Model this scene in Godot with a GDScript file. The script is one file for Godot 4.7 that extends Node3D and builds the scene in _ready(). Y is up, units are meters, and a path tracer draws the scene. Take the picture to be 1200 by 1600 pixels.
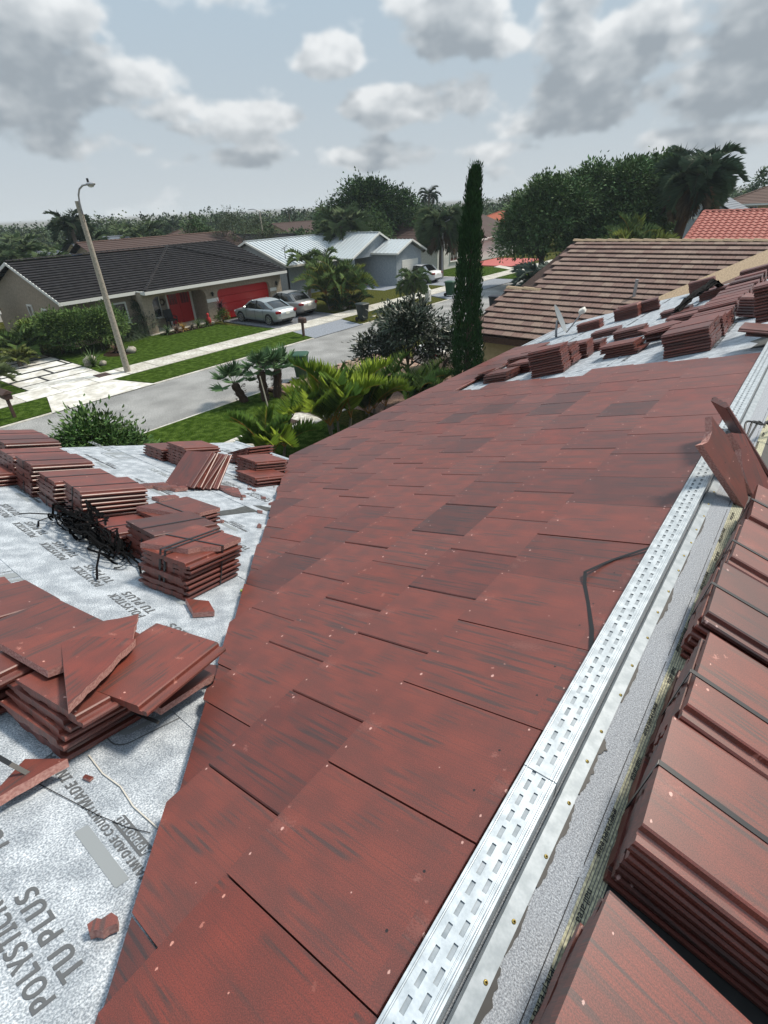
extends Node3D
# A re-roofing job in a suburban street, seen from the ridge of the house being tiled.
# World: the main ridge and the street run along -Z, the street lies towards -X, metres.

const S := 1.0 / 3.0          # roof pitch
const K := 1.0540926          # slope length per metre of run
const X0 := -0.155            # ridge line of the main roof
const YD := 5.21              # deck height at the ridges
const ZW := 0.625             # ridge line of the street wing
const EAVE := 4.63            # slope length of the main roof
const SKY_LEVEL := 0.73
const TILE_W := 0.334
const TILE_L := 0.425

var rng := RandomNumberGenerator.new()
var M := {}
var used := {}
var tile_mats: Array = []
var tile_mesh: ArrayMesh

func _ready() -> void:
	rng.seed = 20240611
	setup_camera_and_light()
	make_materials()
	build_ground()
	build_own_house()
	build_ridge_metal()
	build_bundles()
	build_loose_tiles()
	build_black_house()
	build_grey_house()
	build_brown_house()
	build_far_houses()
	build_street_things()
	build_cars()
	build_near_plants()
	build_far_plants()

# ------------------------------------------------------------------ camera, sky, sun
func setup_camera_and_light() -> void:
	var cam := Camera3D.new()
	cam.name = "camera"
	cam.fov = 89.743
	cam.near = 0.05
	cam.far = 900.0
	cam.transform = Transform3D(Basis(Vector3(0.788237, -0.04124, -0.613989), Vector3(-0.287171, 0.857796, -0.426284), Vector3(0.544257, 0.512332, 0.664304)).orthonormalized(), Vector3(0, 6.4, 0))
	add_child(cam)
	cam.current = true
	var env := Environment.new()
	env.background_mode = Environment.BG_SKY
	var sky := Sky.new()
	var pm := PanoramaSkyMaterial.new()
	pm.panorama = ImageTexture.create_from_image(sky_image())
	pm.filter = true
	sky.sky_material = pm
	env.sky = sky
	env.background_energy_multiplier = 1.0
	env.tonemap_mode = Environment.TONE_MAPPER_LINEAR
	env.tonemap_exposure = 1.42
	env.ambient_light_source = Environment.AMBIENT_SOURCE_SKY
	env.sdfgi_enabled = true
	env.ssao_enabled = true
	env.ssil_enabled = true
	env.fog_enabled = true
	env.fog_density = 0.0004
	env.fog_light_color = Color(0.72, 0.77, 0.80)
	var we := WorldEnvironment.new()
	we.name = "world_environment"
	we.environment = env
	add_child(we)
	var sun := DirectionalLight3D.new()
	sun.name = "sun"
	sun.light_energy = 1.15
	sun.light_color = Color(1.0, 0.96, 0.9)
	sun.light_angular_distance = 10.0
	sun.shadow_enabled = true
	sun.look_at_from_position(Vector3(12, 40, -26), Vector3.ZERO, Vector3.UP)
	add_child(sun)

func sky_image() -> Image:
	var w := 2048
	var h := 1024
	var rows := 540
	var img := Image.create(w, h, false, Image.FORMAT_RGBF)
	img.fill(Color(0.20, 0.20, 0.18))
	# clouds as lumps in the air: azimuth and elevation of the centre, half width, half height (degrees), weight
	var blobs := [
		[-66.5, 11.6, 7.6, 4.6, 1.05], [-61.0, 9.6, 4.2, 2.8, 0.9], [-69.0, 8.6, 7.0, 2.8, 0.85],
		[-31.6, 13.0, 4.8, 3.4, 1.05], [-35.0, 14.0, 3.0, 2.0, 0.9], [-28.6, 11.4, 3.0, 2.2, 0.9],
		[-42.6, 10.8, 3.0, 1.6, 0.9], [-36.2, 7.4, 5.4, 1.7, 0.95], [-30.5, 7.8, 3.6, 1.7, 0.85],
		[-22.0, 13.2, 4.6, 3.2, 0.9], [-16.5, 10.4, 6.6, 3.4, 1.0], [-8.5, 11.2, 6.6, 4.2, 1.05],
		[-10.0, 6.6, 7.6, 2.4, 0.95], [-22.0, 6.2, 7.4, 2.2, 0.95], [-54.0, 6.6, 6.0, 1.8, 0.7],
		[-47.0, 6.9, 2.4, 1.1, 0.75], [-63.0, 5.4, 8.0, 1.4, 0.62], [-36.0, 3.8, 11.0, 1.2, 0.6],
		[-52.0, 4.0, 8.0, 1.0, 0.55], [-8.0, 3.4, 11.0, 1.4, 0.62], [-42.0, 19.0, 6.0, 2.6, 0.8]]
	var r := RandomNumberGenerator.new()
	r.seed = 77
	for i in 60:
		var az := r.randf_range(0.0, 276.0)
		var el := r.randf_range(3.0, 50.0)
		var sz := r.randf_range(3.0, 8.0) * (0.6 + el * 0.03)
		blobs.append([az, el, sz * 1.5, sz * 0.7, r.randf_range(0.8, 1.2)])
	for i in 14:
		var el2 := r.randf_range(22.0, 60.0)
		var sz2 := r.randf_range(4.0, 9.0) * (0.6 + el2 * 0.03)
		blobs.append([r.randf_range(-84.0, 0.0), el2, sz2 * 1.5, sz2 * 0.7, r.randf_range(0.8, 1.2)])
	var env := PackedFloat32Array()
	env.resize(w * rows)
	for b in blobs:
		var bx: float = b[0] / 360.0 * w
		var by: float = (90.0 - b[1]) / 180.0 * h
		var hw: float = b[2] / 360.0 * w * 1.25
		var hh: float = b[3] / 180.0 * h * 1.25
		for y in range(max(0, int(by - hh)), min(rows, int(by + hh) + 1)):
			# cumulus: flatter below, rounder above
			var dy: float = (y - by) / hh
			if dy > 0.0: dy *= 1.25
			for x in range(int(bx - hw), int(bx + hw) + 1):
				var dx: float = (x - bx) / hw
				var e: float = (1.0 - (dx * dx + dy * dy)) * b[4]
				var k := y * w + posmod(x, w)
				if e > env[k]: env[k] = e
	var fn := FastNoiseLite.new()
	fn.seed = 5
	fn.noise_type = FastNoiseLite.TYPE_SIMPLEX_SMOOTH
	fn.frequency = 1.0
	fn.fractal_type = FastNoiseLite.FRACTAL_FBM
	fn.fractal_octaves = 6
	fn.fractal_gain = 0.56
	var den := PackedFloat32Array()
	den.resize(w * rows)
	for y in rows:
		var el := PI * 0.5 - (y + 0.5) / h * PI
		var ce := cos(el)
		var se := sin(el)
		for x in w:
			var az := (x + 0.5) / w * TAU
			var k := y * w + x
			var n := fn.get_noise_3d(ce * sin(az) * 5.6, se * 11.0, ce * cos(az) * 5.6)
			var e := env[k]
			var d := e * 1.0 + n * 1.25 - 0.22
			if e <= 0.0: d = n * 1.0 - 0.17
			den[k] = clampf(d * 2.3, 0.0, 1.0)
			var n2 := fn.get_noise_3d(ce * sin(az) * 14.0 + 40.0, se * 26.0, ce * cos(az) * 14.0)
			env[k] = n2 * 0.7 + n * 0.3
	for y in rows:
		var elv := maxf(0.0, 90.0 - (y + 0.5) / h * 180.0)
		var t := clampf(elv / 26.0, 0.0, 1.0)
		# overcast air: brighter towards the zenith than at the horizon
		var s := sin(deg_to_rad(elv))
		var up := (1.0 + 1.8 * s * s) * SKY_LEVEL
		var base := Color(0.795, 0.82, 0.835).lerp(Color(0.585, 0.675, 0.75), pow(t, 0.8))
		var y1: int = max(0, y - 5)
		var y2: int = max(0, y - 11)
		var y3: int = max(0, y - 20)
		for x in w:
			var d := den[y * w + x]
			var c := base
			if d > 0.002:
				var xr := (x + 3) % w
				var over := den[y1 * w + xr] * 0.30 + den[y2 * w + xr] * 0.36 + den[y3 * w + xr] * 0.38
				var lit := Color(0.90, 0.91, 0.915).lerp(Color(0.595, 0.63, 0.66), clampf(over * 0.95 - 0.02 - env[y * w + x] * 0.7, 0.0, 1.0))
				c = base.lerp(lit, clampf(d * 1.3, 0.0, 0.94))
			c = c.srgb_to_linear()
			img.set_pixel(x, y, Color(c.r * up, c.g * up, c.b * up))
	return img

# ------------------------------------------------------------------ mesh helper
class MB:
	var v := PackedVector3Array()
	var n := PackedVector3Array()
	var uv := PackedVector2Array()
	var c := PackedColorArray()
	var col := Color(1, 1, 1)
	var painted := false
	func paint(k: Color) -> void:
		col = k
		painted = true
	func vert(p: Vector3, nn: Vector3, t: Vector2) -> void:
		v.append(p)
		n.append(nn)
		uv.append(t)
		if painted: c.append(col)
	# corners run counter-clockwise seen from outside
	func tri(a: Vector3, b: Vector3, d: Vector3, ta := Vector2.ZERO, tb := Vector2.ZERO, td := Vector2.ZERO) -> void:
		var nn := (b - a).cross(d - a).normalized()
		vert(a, nn, ta)
		vert(d, nn, td)
		vert(b, nn, tb)
	func quad(a: Vector3, b: Vector3, d: Vector3, e: Vector3, ta := Vector2.ZERO, tb := Vector2.RIGHT, td := Vector2.ONE, te := Vector2.DOWN) -> void:
		var nn := (d - a).cross(e - b).normalized()
		vert(a, nn, ta); vert(d, nn, td); vert(b, nn, tb)
		vert(a, nn, ta); vert(e, nn, te); vert(d, nn, td)
	func fan(pts: Array, away: Vector3) -> void:
		var m := Vector3.ZERO
		for p in pts: m += p
		m /= pts.size()
		var nn: Vector3 = (pts[1] - pts[0]).cross(pts[2] - pts[0])
		var q := pts.duplicate()
		if nn.dot(m - away) < 0.0: q.reverse()
		for i in range(1, q.size() - 1): tri(q[0], q[i], q[i + 1])
	func box(xf: Transform3D, s: Vector3) -> void:
		var h := s * 0.5
		for ax in 3:
			var a := Vector3.ZERO; var b := Vector3.ZERO; var d := Vector3.ZERO
			a[ax] = h[ax]; b[(ax + 1) % 3] = h[(ax + 1) % 3]; d[(ax + 2) % 3] = h[(ax + 2) % 3]
			for sg: float in [1.0, -1.0]:
				var p0 := xf * (a * sg - b - d); var p1 := xf * (a * sg + b - d)
				var p2 := xf * (a * sg + b + d); var p3 := xf * (a * sg - b + d)
				if sg > 0.0: quad(p0, p1, p2, p3)
				else: quad(p3, p2, p1, p0)
	func bx(cx: float, cy: float, cz: float, sx: float, sy: float, sz: float) -> void:
		box(Transform3D(Basis(), Vector3(cx, cy, cz)), Vector3(sx, sy, sz))
	# box between two corners
	func bb(a: Vector3, b: Vector3) -> void:
		box(Transform3D(Basis(), (a + b) * 0.5), (b - a).abs())
	# box with chamfered edges
	func cbox(xf: Transform3D, s: Vector3, ch: float) -> void:
		var h := s * 0.5
		var ctr := xf.origin
		var pt := func(sg: Vector3, ax: int) -> Vector3:
			var q := Vector3(sg.x * (h.x - ch), sg.y * (h.y - ch), sg.z * (h.z - ch))
			q[ax] = sg[ax] * h[ax]
			return xf * q
		for ax in 3:
			var b1 := (ax + 1) % 3
			var b2 := (ax + 2) % 3
			for sg: float in [1.0, -1.0]:
				var p := []
				for q in [[1, 1], [-1, 1], [-1, -1], [1, -1]]:
					var k := Vector3.ZERO
					k[ax] = sg; k[b1] = q[0]; k[b2] = q[1]
					p.append(pt.call(k, ax))
				fan(p, ctr)
			for s1: float in [1.0, -1.0]:
				for s2: float in [1.0, -1.0]:
					var k1 := Vector3.ZERO
					k1[b1] = s1; k1[b2] = s2
					k1[ax] = 1.0
					var k2 := k1
					k2[ax] = -1.0
					fan([pt.call(k1, b1), pt.call(k2, b1), pt.call(k2, b2), pt.call(k1, b2)], ctr)
		for sx: float in [1.0, -1.0]:
			for sy: float in [1.0, -1.0]:
				for sz: float in [1.0, -1.0]:
					var k := Vector3(sx, sy, sz)
					fan([pt.call(k, 0), pt.call(k, 1), pt.call(k, 2)], ctr)
	# polygon in local XY pushed along local Z; texture coordinates in metres / scale
	func extrude(poly: PackedVector2Array, depth: float, xf: Transform3D, scale := 1.0, caps := true, sides := true) -> void:
		var p := poly
		if Geometry2D.is_polygon_clockwise(p):
			p = p.duplicate()
			p.reverse()
		if caps:
			var ids := Geometry2D.triangulate_polygon(p)
			for i in range(0, ids.size(), 3):
				var a := p[ids[i]]; var b := p[ids[i + 1]]; var d := p[ids[i + 2]]
				if (b - a).cross(d - a) < 0.0:
					var q := b
					b = d
					d = q
				tri(xf * Vector3(a.x, a.y, depth), xf * Vector3(b.x, b.y, depth), xf * Vector3(d.x, d.y, depth), a / scale, b / scale, d / scale)
				tri(xf * Vector3(a.x, a.y, 0), xf * Vector3(d.x, d.y, 0), xf * Vector3(b.x, b.y, 0), a / scale, d / scale, b / scale)
		if sides:
			for i in p.size():
				var a := p[i]
				var b := p[(i + 1) % p.size()]
				quad(xf * Vector3(a.x, a.y, 0), xf * Vector3(b.x, b.y, 0), xf * Vector3(b.x, b.y, depth), xf * Vector3(a.x, a.y, depth), a / scale, b / scale, (b + Vector2(0, depth)) / scale, (a + Vector2(0, depth)) / scale)
	# sheet of points, smooth
	func grid(rows: Array, closed := false, flip := false) -> void:
		var nr := rows.size()
		var nc: int = rows[0].size()
		var nm := []
		for i in nr:
			var line := PackedVector3Array()
			for j in nc:
				var i0: int = max(i - 1, 0)
				var i1: int = min(i + 1, nr - 1)
				var j0: int = posmod(j - 1, nc) if closed else max(j - 1, 0)
				var j1: int = (j + 1) % nc if closed else min(j + 1, nc - 1)
				var q: Vector3 = (rows[i1][j] - rows[i0][j]).cross(rows[i][j1] - rows[i][j0])
				if flip: q = -q
				line.append(q.normalized() if q.length() > 1e-9 else Vector3.UP)
			nm.append(line)
		for i in nr - 1:
			for j in (nc if closed else nc - 1):
				var k := (j + 1) % nc
				var ids := [[i, j], [i, k], [i + 1, k], [i, j], [i + 1, k], [i + 1, j]]
				if flip: ids = [[i, j], [i + 1, k], [i, k], [i, j], [i + 1, j], [i + 1, k]]
				for q in ids:
					vert(rows[q[0]][q[1]], nm[q[0]][q[1]], Vector2(float(q[1]) / nc, float(q[0]) / nr))
	func tube(path: PackedVector3Array, radii: PackedFloat32Array, segs := 8, cap := true) -> void:
		var rows := []
		var up := Vector3.UP
		for i in path.size():
			var d := (path[min(i + 1, path.size() - 1)] - path[max(i - 1, 0)]).normalized()
			var sd := up.cross(d)
			if sd.length() < 0.15: sd = Vector3.RIGHT.cross(d)
			sd = sd.normalized()
			var u2 := d.cross(sd)
			up = u2
			var line := PackedVector3Array()
			var rr: float = radii[min(i, radii.size() - 1)]
			for j in segs:
				var a := TAU * j / segs
				line.append(path[i] + (sd * cos(a) + u2 * sin(a)) * rr)
			rows.append(line)
		grid(rows, true, true)
		if cap:
			var a := Array(rows[0])
			var b := Array(rows[rows.size() - 1])
			fan(a, path[1])
			fan(b, path[path.size() - 2])
	# flat band along a path, w wide, t thick
	func band(path: PackedVector3Array, w: float, t: float, up := Vector3.UP) -> void:
		var rows := []
		for i in path.size():
			var d := (path[min(i + 1, path.size() - 1)] - path[max(i - 1, 0)]).normalized()
			var sd := d.cross(up)
			sd = sd.normalized() if sd.length() > 0.1 else d.cross(Vector3.RIGHT).normalized()
			var u2 := sd.cross(d).normalized()
			rows.append([path[i] - sd * w * 0.5 + u2 * t * 0.5, path[i] + sd * w * 0.5 + u2 * t * 0.5, path[i] + sd * w * 0.5 - u2 * t * 0.5, path[i] - sd * w * 0.5 - u2 * t * 0.5])
		for i in rows.size() - 1:
			for j in 4:
				var k := (j + 1) % 4
				quad(rows[i][j], rows[i][k], rows[i + 1][k], rows[i + 1][j])
		fan(rows[0], rows[1][0])
		fan(rows[-1], rows[-2][0])
	func lathe(at: Vector3, prof: Array, segs := 20) -> void:
		var rows := []
		for p in prof:
			var line := PackedVector3Array()
			for j in segs:
				var a := TAU * j / segs
				line.append(at + Vector3(cos(a) * p[0], p[1], sin(a) * p[0]))
			rows.append(line)
		grid(rows, true)
	func leaf(p: Vector3, dir: Vector3, side: Vector3, ln: float, w: float, sag := 0.15) -> void:
		var up := dir.cross(side)
		var tip := p + dir * ln - up * ln * sag
		var m := p + dir * ln * 0.5 + up * w * 0.12
		tri(p, m + side * w * 0.5, tip)
		tri(p, tip, m - side * w * 0.5)
	func mesh() -> ArrayMesh:
		var am := ArrayMesh.new()
		add_to(am)
		return am
	func add_to(am: ArrayMesh) -> void:
		var arr := []
		arr.resize(Mesh.ARRAY_MAX)
		arr[Mesh.ARRAY_VERTEX] = v
		arr[Mesh.ARRAY_NORMAL] = n
		arr[Mesh.ARRAY_TEX_UV] = uv
		if painted and c.size() == v.size(): arr[Mesh.ARRAY_COLOR] = c
		am.add_surface_from_arrays(Mesh.PRIMITIVE_TRIANGLES, arr)

# ------------------------------------------------------------------ nodes
func numbered(called: String) -> String:
	if not used.has(called):
		used[called] = 0
		return called
	used[called] += 1
	return "%s_%03d" % [called, used[called]]

func tag(o: Node, label: String, category: String, group := "", kind := "") -> void:
	if label: o.set_meta("label", label)
	if category: o.set_meta("category", category)
	if group: o.set_meta("group", group)
	if kind: o.set_meta("kind", kind)

func thing(called: String, label: String, category: String, at: Vector3, group := "", turn := 0.0) -> Node3D:
	var o := Node3D.new()
	o.name = numbered(called)
	o.position = at
	o.rotation.y = turn
	tag(o, label, category, group)
	add_child(o)
	return o

func part(parent: Node3D, called: String, m: Mesh, mat: Material, xf := Transform3D()) -> MeshInstance3D:
	var o := MeshInstance3D.new()
	o.name = called
	o.mesh = m
	if mat: o.material_override = mat
	o.transform = xf
	parent.add_child(o, true)
	return o

# a part whose mesh was laid out in world coordinates
func wpart(parent: Node3D, called: String, m: Mesh, mat: Material) -> MeshInstance3D:
	return part(parent, called, m, mat, parent.global_transform.affine_inverse())

func struct(called: String, m: Mesh, mat: Material) -> MeshInstance3D:
	var o := MeshInstance3D.new()
	o.name = numbered(called)
	o.mesh = m
	o.material_override = mat
	o.set_meta("kind", "structure")
	add_child(o)
	return o

func solo(called: String, label: String, category: String, m: Mesh, mat: Material, xf := Transform3D(), group := "") -> MeshInstance3D:
	var o := MeshInstance3D.new()
	o.name = numbered(called)
	o.mesh = m
	if mat: o.material_override = mat
	o.transform = xf
	tag(o, label, category, group)
	add_child(o)
	return o

# ------------------------------------------------------------------ the three roof slopes
func on(pl: String, u: float, v: float, h := 0.0) -> Vector3:
	match pl:
		"street":
			return Vector3(X0 - v / K, YD - v / K * S, -u) + Vector3(-S, 1, 0) / K * h
		"yard":
			return Vector3(X0 + v / K, YD - v / K * S, -u) + Vector3(S, 1, 0) / K * h
	return Vector3(-u, YD - v / K * S, ZW - v / K) + Vector3(0, 1, -S) / K * h

# local x: towards the viewer's side (the lip of a tile), y: off the roof
func face(pl: String) -> Basis:
	match pl:
		"street": return Basis(Vector3(0, 0, 1), Vector3(-S, 1, 0) / K, Vector3(-1, -S, 0) / K)
		"yard": return Basis(Vector3(0, 0, 1), Vector3(S, 1, 0) / K, Vector3(-1, S, 0) / K)
	return Basis(Vector3(1, 0, 0), Vector3(0, 1, -S) / K, Vector3(0, S, 1) / K)

# ------------------------------------------------------------------ materials
func two_tone(sd: int, freq: float, a: Color, b: Color, size := 256, octaves := 4, contrast := 1.0, freq2 := 0.0, a2 := 0.0) -> ImageTexture:
	var fn := FastNoiseLite.new()
	fn.seed = sd
	fn.noise_type = FastNoiseLite.TYPE_SIMPLEX_SMOOTH
	fn.frequency = freq
	fn.fractal_octaves = octaves
	var src := fn.get_seamless_image(size, size)
	var fine: Image = null
	if a2 > 0.0:
		fn.seed = sd + 9
		fn.frequency = freq2
		fn.fractal_octaves = 2
		fine = fn.get_seamless_image(size, size)
	var img := Image.create(size, size, true, Image.FORMAT_RGB8)
	for y in size:
		for x in size:
			var t := (src.get_pixel(x, y).r - 0.5) * contrast + 0.5
			if fine: t += (fine.get_pixel(x, y).r - 0.5) * a2
			img.set_pixel(x, y, a.lerp(b, clampf(t, 0.0, 1.0)))
	img.generate_mipmaps()
	return ImageTexture.create_from_image(img)

func bump(sd: int, freq: float, strength: float, size := 256, octaves := 3) -> ImageTexture:
	var fn := FastNoiseLite.new()
	fn.seed = sd
	fn.frequency = freq
	fn.fractal_octaves = octaves
	var img := fn.get_seamless_image(size, size)
	img.convert(Image.FORMAT_RGBA8)
	img.bump_map_to_normal_map(strength)
	img.generate_mipmaps()
	return ImageTexture.create_from_image(img)

func plain(c: Color, rough := 0.8, metal := 0.0) -> StandardMaterial3D:
	var m := StandardMaterial3D.new()
	m.albedo_color = c
	m.roughness = rough
	m.metallic = metal
	return m

# colour drawn in world metres: one copy of the texture per `metres`
func ground_mat(tex: Texture2D, metres: float, rough := 0.9, nrm: Texture2D = null, ns := 0.5, world := true) -> StandardMaterial3D:
	var m := StandardMaterial3D.new()
	m.albedo_texture = tex
	m.roughness = rough
	m.uv1_triplanar = true
	m.uv1_world_triplanar = world
	m.uv1_scale = Vector3.ONE / metres
	if nrm:
		m.normal_enabled = true
		m.normal_texture = nrm
		m.normal_scale = ns
	return m

# second, coarser layer multiplied over the first
func patches(m: StandardMaterial3D, tex: Texture2D, metres: float) -> StandardMaterial3D:
	m.detail_enabled = true
	m.detail_albedo = tex
	m.detail_blend_mode = BaseMaterial3D.BLEND_MODE_MUL
	m.detail_uv_layer = BaseMaterial3D.DETAIL_UV_2
	m.uv2_triplanar = true
	m.uv2_world_triplanar = true
	m.uv2_scale = Vector3.ONE / metres
	return m

func tile_texture(sd: int, streaks: float) -> ImageTexture:
	var size := 384
	var fine := FastNoiseLite.new()
	fine.seed = sd
	fine.frequency = 0.35
	fine.fractal_octaves = 2
	var long := FastNoiseLite.new()
	long.seed = sd + 1
	long.frequency = 1.0
	long.fractal_octaves = 3
	var soft := FastNoiseLite.new()
	soft.seed = sd + 2
	soft.frequency = 0.006
	soft.fractal_octaves = 3
	var r := RandomNumberGenerator.new()
	r.seed = sd * 31
	var img := Image.create(size, size, true, Image.FORMAT_RGB8)
	var red := Color(0.392, 0.200, 0.168)
	var rust := Color(0.430, 0.214, 0.174)
	var brown := Color(0.345, 0.195, 0.168)
	var grey := Color(0.255, 0.195, 0.185)
	for y in size:
		for x in size:
			var sft := soft.get_noise_2d(x, y)
			var c := red.lerp(rust, clampf(sft * 1.3 + 0.2, 0.0, 1.0)).lerp(brown, clampf(-sft * 1.2, 0.0, 0.6))
			var st := long.get_noise_2d(x * 0.046 + y * 0.0010, y * 0.0019)
			var gate := clampf(soft.get_noise_2d(x + 900, y * 0.5) * 2.4 + streaks + 0.35, 0.0, 1.0)
			c = c.lerp(grey, clampf((st - 0.05) * 3.2, 0.0, 0.9) * gate)
			c = c.lerp(brown, clampf(long.get_noise_2d(x * 0.20, y * 0.003 + 40.0) * 1.5, 0.0, 0.7))
			var g := fine.get_noise_2d(x, y) * 0.34
			img.set_pixel(x, y, Color(c.r * (1.0 + g), c.g * (1.0 + g), c.b * (1.0 + g)))
	# rubbed and chalky spots left by handling, mostly near the ends
	var chalk := Color(0.68, 0.50, 0.46)
	for k in range(r.randi_range(0, 3), 6):
		var cx := r.randf_range(20, size - 20)
		var cy: float = r.randf_range(6, 50) if r.randf() < 0.35 else r.randf_range(size - 60, size - 6)
		if r.randf() < 0.3: cy = r.randf_range(40, size - 40)
		var rad := r.randf_range(2, 10) if k < 5 else r.randf_range(16, 36)
		var stretch := r.randf_range(1.0, 2.6)
		var ang := r.randf_range(0, PI)
		var strong := r.randf_range(0.2, 0.7) if k < 5 else 0.16
		for dy in range(-int(rad * 3), int(rad * 3) + 1):
			for dx in range(-int(rad * 3), int(rad * 3) + 1):
				var px := int(cx) + dx
				var py := int(cy) + dy
				if px < 0 or py < 0 or px >= size or py >= size: continue
				var ex := (cos(ang) * dx + sin(ang) * dy) / (rad * stretch)
				var ey := (-sin(ang) * dx + cos(ang) * dy) / rad
				var edge := 1.0 - sqrt(ex * ex + ey * ey) + fine.get_noise_2d(px * 0.35 + k * 50, py * 0.35) * 0.9 - 0.25
				if edge > 0.0: img.set_pixel(px, py, img.get_pixel(px, py).lerp(chalk, clampf(edge * 2.5, 0.0, 1.0) * strong))
	for k in 4:
		var sx := r.randi_range(6, size - 7)
		var sy := r.randi_range(size - 40, size - 6) if k < 3 else r.randi_range(10, size - 10)
		var sr := r.randf_range(1.5, 4.5)
		for dy in range(-5, 6):
			for dx in range(-8, 9):
				var px := sx + dx
				var py := sy + dy
				if px < 0 or py < 0 or px >= size or py >= size: continue
				if dx * dx * 0.35 + dy * dy < sr * sr * (0.6 + 0.6 * absf(fine.get_noise_2d(px * 0.6, py * 0.6))): img.set_pixel(px, py, img.get_pixel(px, py).lerp(Color(0.80, 0.66, 0.62), 0.75))
	# nail holes at the head of the tile
	for hx: float in [0.30, 0.68]:
		for dy in range(-3, 4):
			for dx in range(-4, 5):
				if dx * dx * 0.6 + dy * dy < 8.0:
					img.set_pixel(int(size * hx) + dx, int(size * 0.07) + dy, Color(0.07, 0.045, 0.045))
	img.generate_mipmaps()
	return ImageTexture.create_from_image(img)

func make_materials() -> void:
	var nrm := bump(3, 0.45, 5.0, 256, 2)
	var tx := [tile_texture(11, -0.05), tile_texture(23, 0.3), tile_texture(37, 0.05), tile_texture(41, 0.1), tile_texture(58, 0.5), tile_texture(63, 0.2), tile_texture(77, 0.5), tile_texture(89, 0.0)]
	var tints := [Color(1, 1, 1), Color(0.89, 0.90, 0.91), Color(1.0, 0.95, 0.92), Color(0.82, 0.84, 0.87), Color(1.0, 1.0, 1.0), Color(0.90, 0.88, 0.89), Color(0.76, 0.80, 0.83), Color(1.0, 0.90, 0.86)]
	for i in 8:
		var m := StandardMaterial3D.new()
		m.albedo_texture = tx[i]
		m.albedo_color = tints[i]
		m.roughness = 0.42
		m.metallic_specular = 0.55
		m.uv1_offset = Vector3(0, 0, 0)
		tile_mats.append(m)
	M.tile_dark = tile_mats[6]
	M.broken = ground_mat(two_tone(71, 0.08, Color(0.56, 0.37, 0.34), Color(0.76, 0.60, 0.56), 128), 0.12, 0.95, nrm, 0.8, false)
	# fleece underlayment: fibres of white, grey and black
	var fl := two_tone(5, 0.16, Color(0.44, 0.47, 0.50), Color(0.83, 0.85, 0.87), 512, 4, 1.9, 0.42, 1.3)
	M.fleece = ground_mat(fl, 0.55, 0.75, bump(8, 0.2, 4.0), 0.4)
	patches(M.fleece, two_tone(15, 0.03, Color(0.78, 0.79, 0.80), Color(1, 1, 1), 512, 5, 2.2), 1.9)
	var fg := two_tone(6, 0.16, Color(0.35, 0.365, 0.39), Color(0.69, 0.71, 0.735), 512, 3, 1.4, 0.42, 1.2)
	M.fleece_grey = ground_mat(fg, 0.35, 0.8, bump(9, 0.2, 4.0), 0.4)
	M.nail_band = ground_mat(two_tone(7, 0.08, Color(0.46, 0.45, 0.38), Color(0.72, 0.71, 0.60), 256, 3, 1.6), 0.2, 0.8)
	M.ink = plain(Color(0.30, 0.31, 0.32), 0.8)
	M.ink_pale = plain(Color(0.47, 0.49, 0.50), 0.8)
	M.ink_black = plain(Color(0.10, 0.10, 0.11), 0.8)
	M.bitumen = ground_mat(two_tone(17, 0.06, Color(0.05, 0.05, 0.055), Color(0.13, 0.13, 0.13), 128), 0.3, 0.55)
	M.felt_grey = ground_mat(two_tone(18, 0.06, Color(0.17, 0.18, 0.18), Color(0.30, 0.31, 0.31), 128), 0.3, 0.85)
	var zinc := two_tone(19, 0.03, Color(0.45, 0.485, 0.51), Color(0.55, 0.58, 0.605), 256, 4, 1.6, 0.2, 0.5)
	M.zinc = ground_mat(zinc, 0.4, 0.32)
	M.zinc.metallic = 0.3
	M.zinc.roughness = 0.5
	M.zinc_white = ground_mat(two_tone(20, 0.03, Color(0.60, 0.63, 0.65), Color(0.73, 0.755, 0.77), 256, 4, 1.4, 0.2, 0.5), 0.4, 0.35)
	M.zinc_white.metallic = 0.35
	M.brass = plain(Color(0.72, 0.63, 0.36), 0.4, 0.8)
	M.strap = plain(Color(0.045, 0.045, 0.05), 0.45)
	M.strap_black = plain(Color(0.035, 0.035, 0.04), 0.85)
	M.strap_black.metallic_specular = 0.2
	M.strap_grey = plain(Color(0.08, 0.085, 0.10), 0.4)
	M.wood_edge = plain(Color(0.35, 0.28, 0.22), 0.85)
	M.cord = plain(Color(0.72, 0.70, 0.66), 0.8)
	# ground
	var grass := two_tone(31, 0.09, Color(0.21, 0.29, 0.11), Color(0.37, 0.45, 0.185), 512, 5, 2.0, 0.35, 1.0)
	M.grass = ground_mat(grass, 2.2, 0.95, bump(33, 0.25, 9.0, 256, 3), 1.0)
	patches(M.grass, two_tone(34, 0.035, Color(0.66, 0.72, 0.56), Color(1, 1, 1), 512, 6, 2.2), 6.5)
	M.dry_grass = ground_mat(two_tone(35, 0.07, Color(0.22, 0.25, 0.10), Color(0.38, 0.37, 0.19), 256, 4, 1.8, 0.3, 0.8), 2.6, 0.95, bump(33, 0.25, 9.0), 1.0)
	M.road = ground_mat(two_tone(41, 0.05, Color(0.47, 0.47, 0.465), Color(0.60, 0.60, 0.59), 512, 5, 2.0, 0.3, 0.7), 1.7, 0.9, bump(43, 0.25, 4.0), 0.4)
	patches(M.road, two_tone(44, 0.012, Color(0.84, 0.84, 0.84), Color(1, 1, 1), 512, 5, 2.0), 14.0)
	M.concrete = ground_mat(two_tone(45, 0.04, Color(0.62, 0.61, 0.575), Color(0.76, 0.75, 0.72), 256, 5, 1.8, 0.25, 0.5), 2.0, 0.9)
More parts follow.
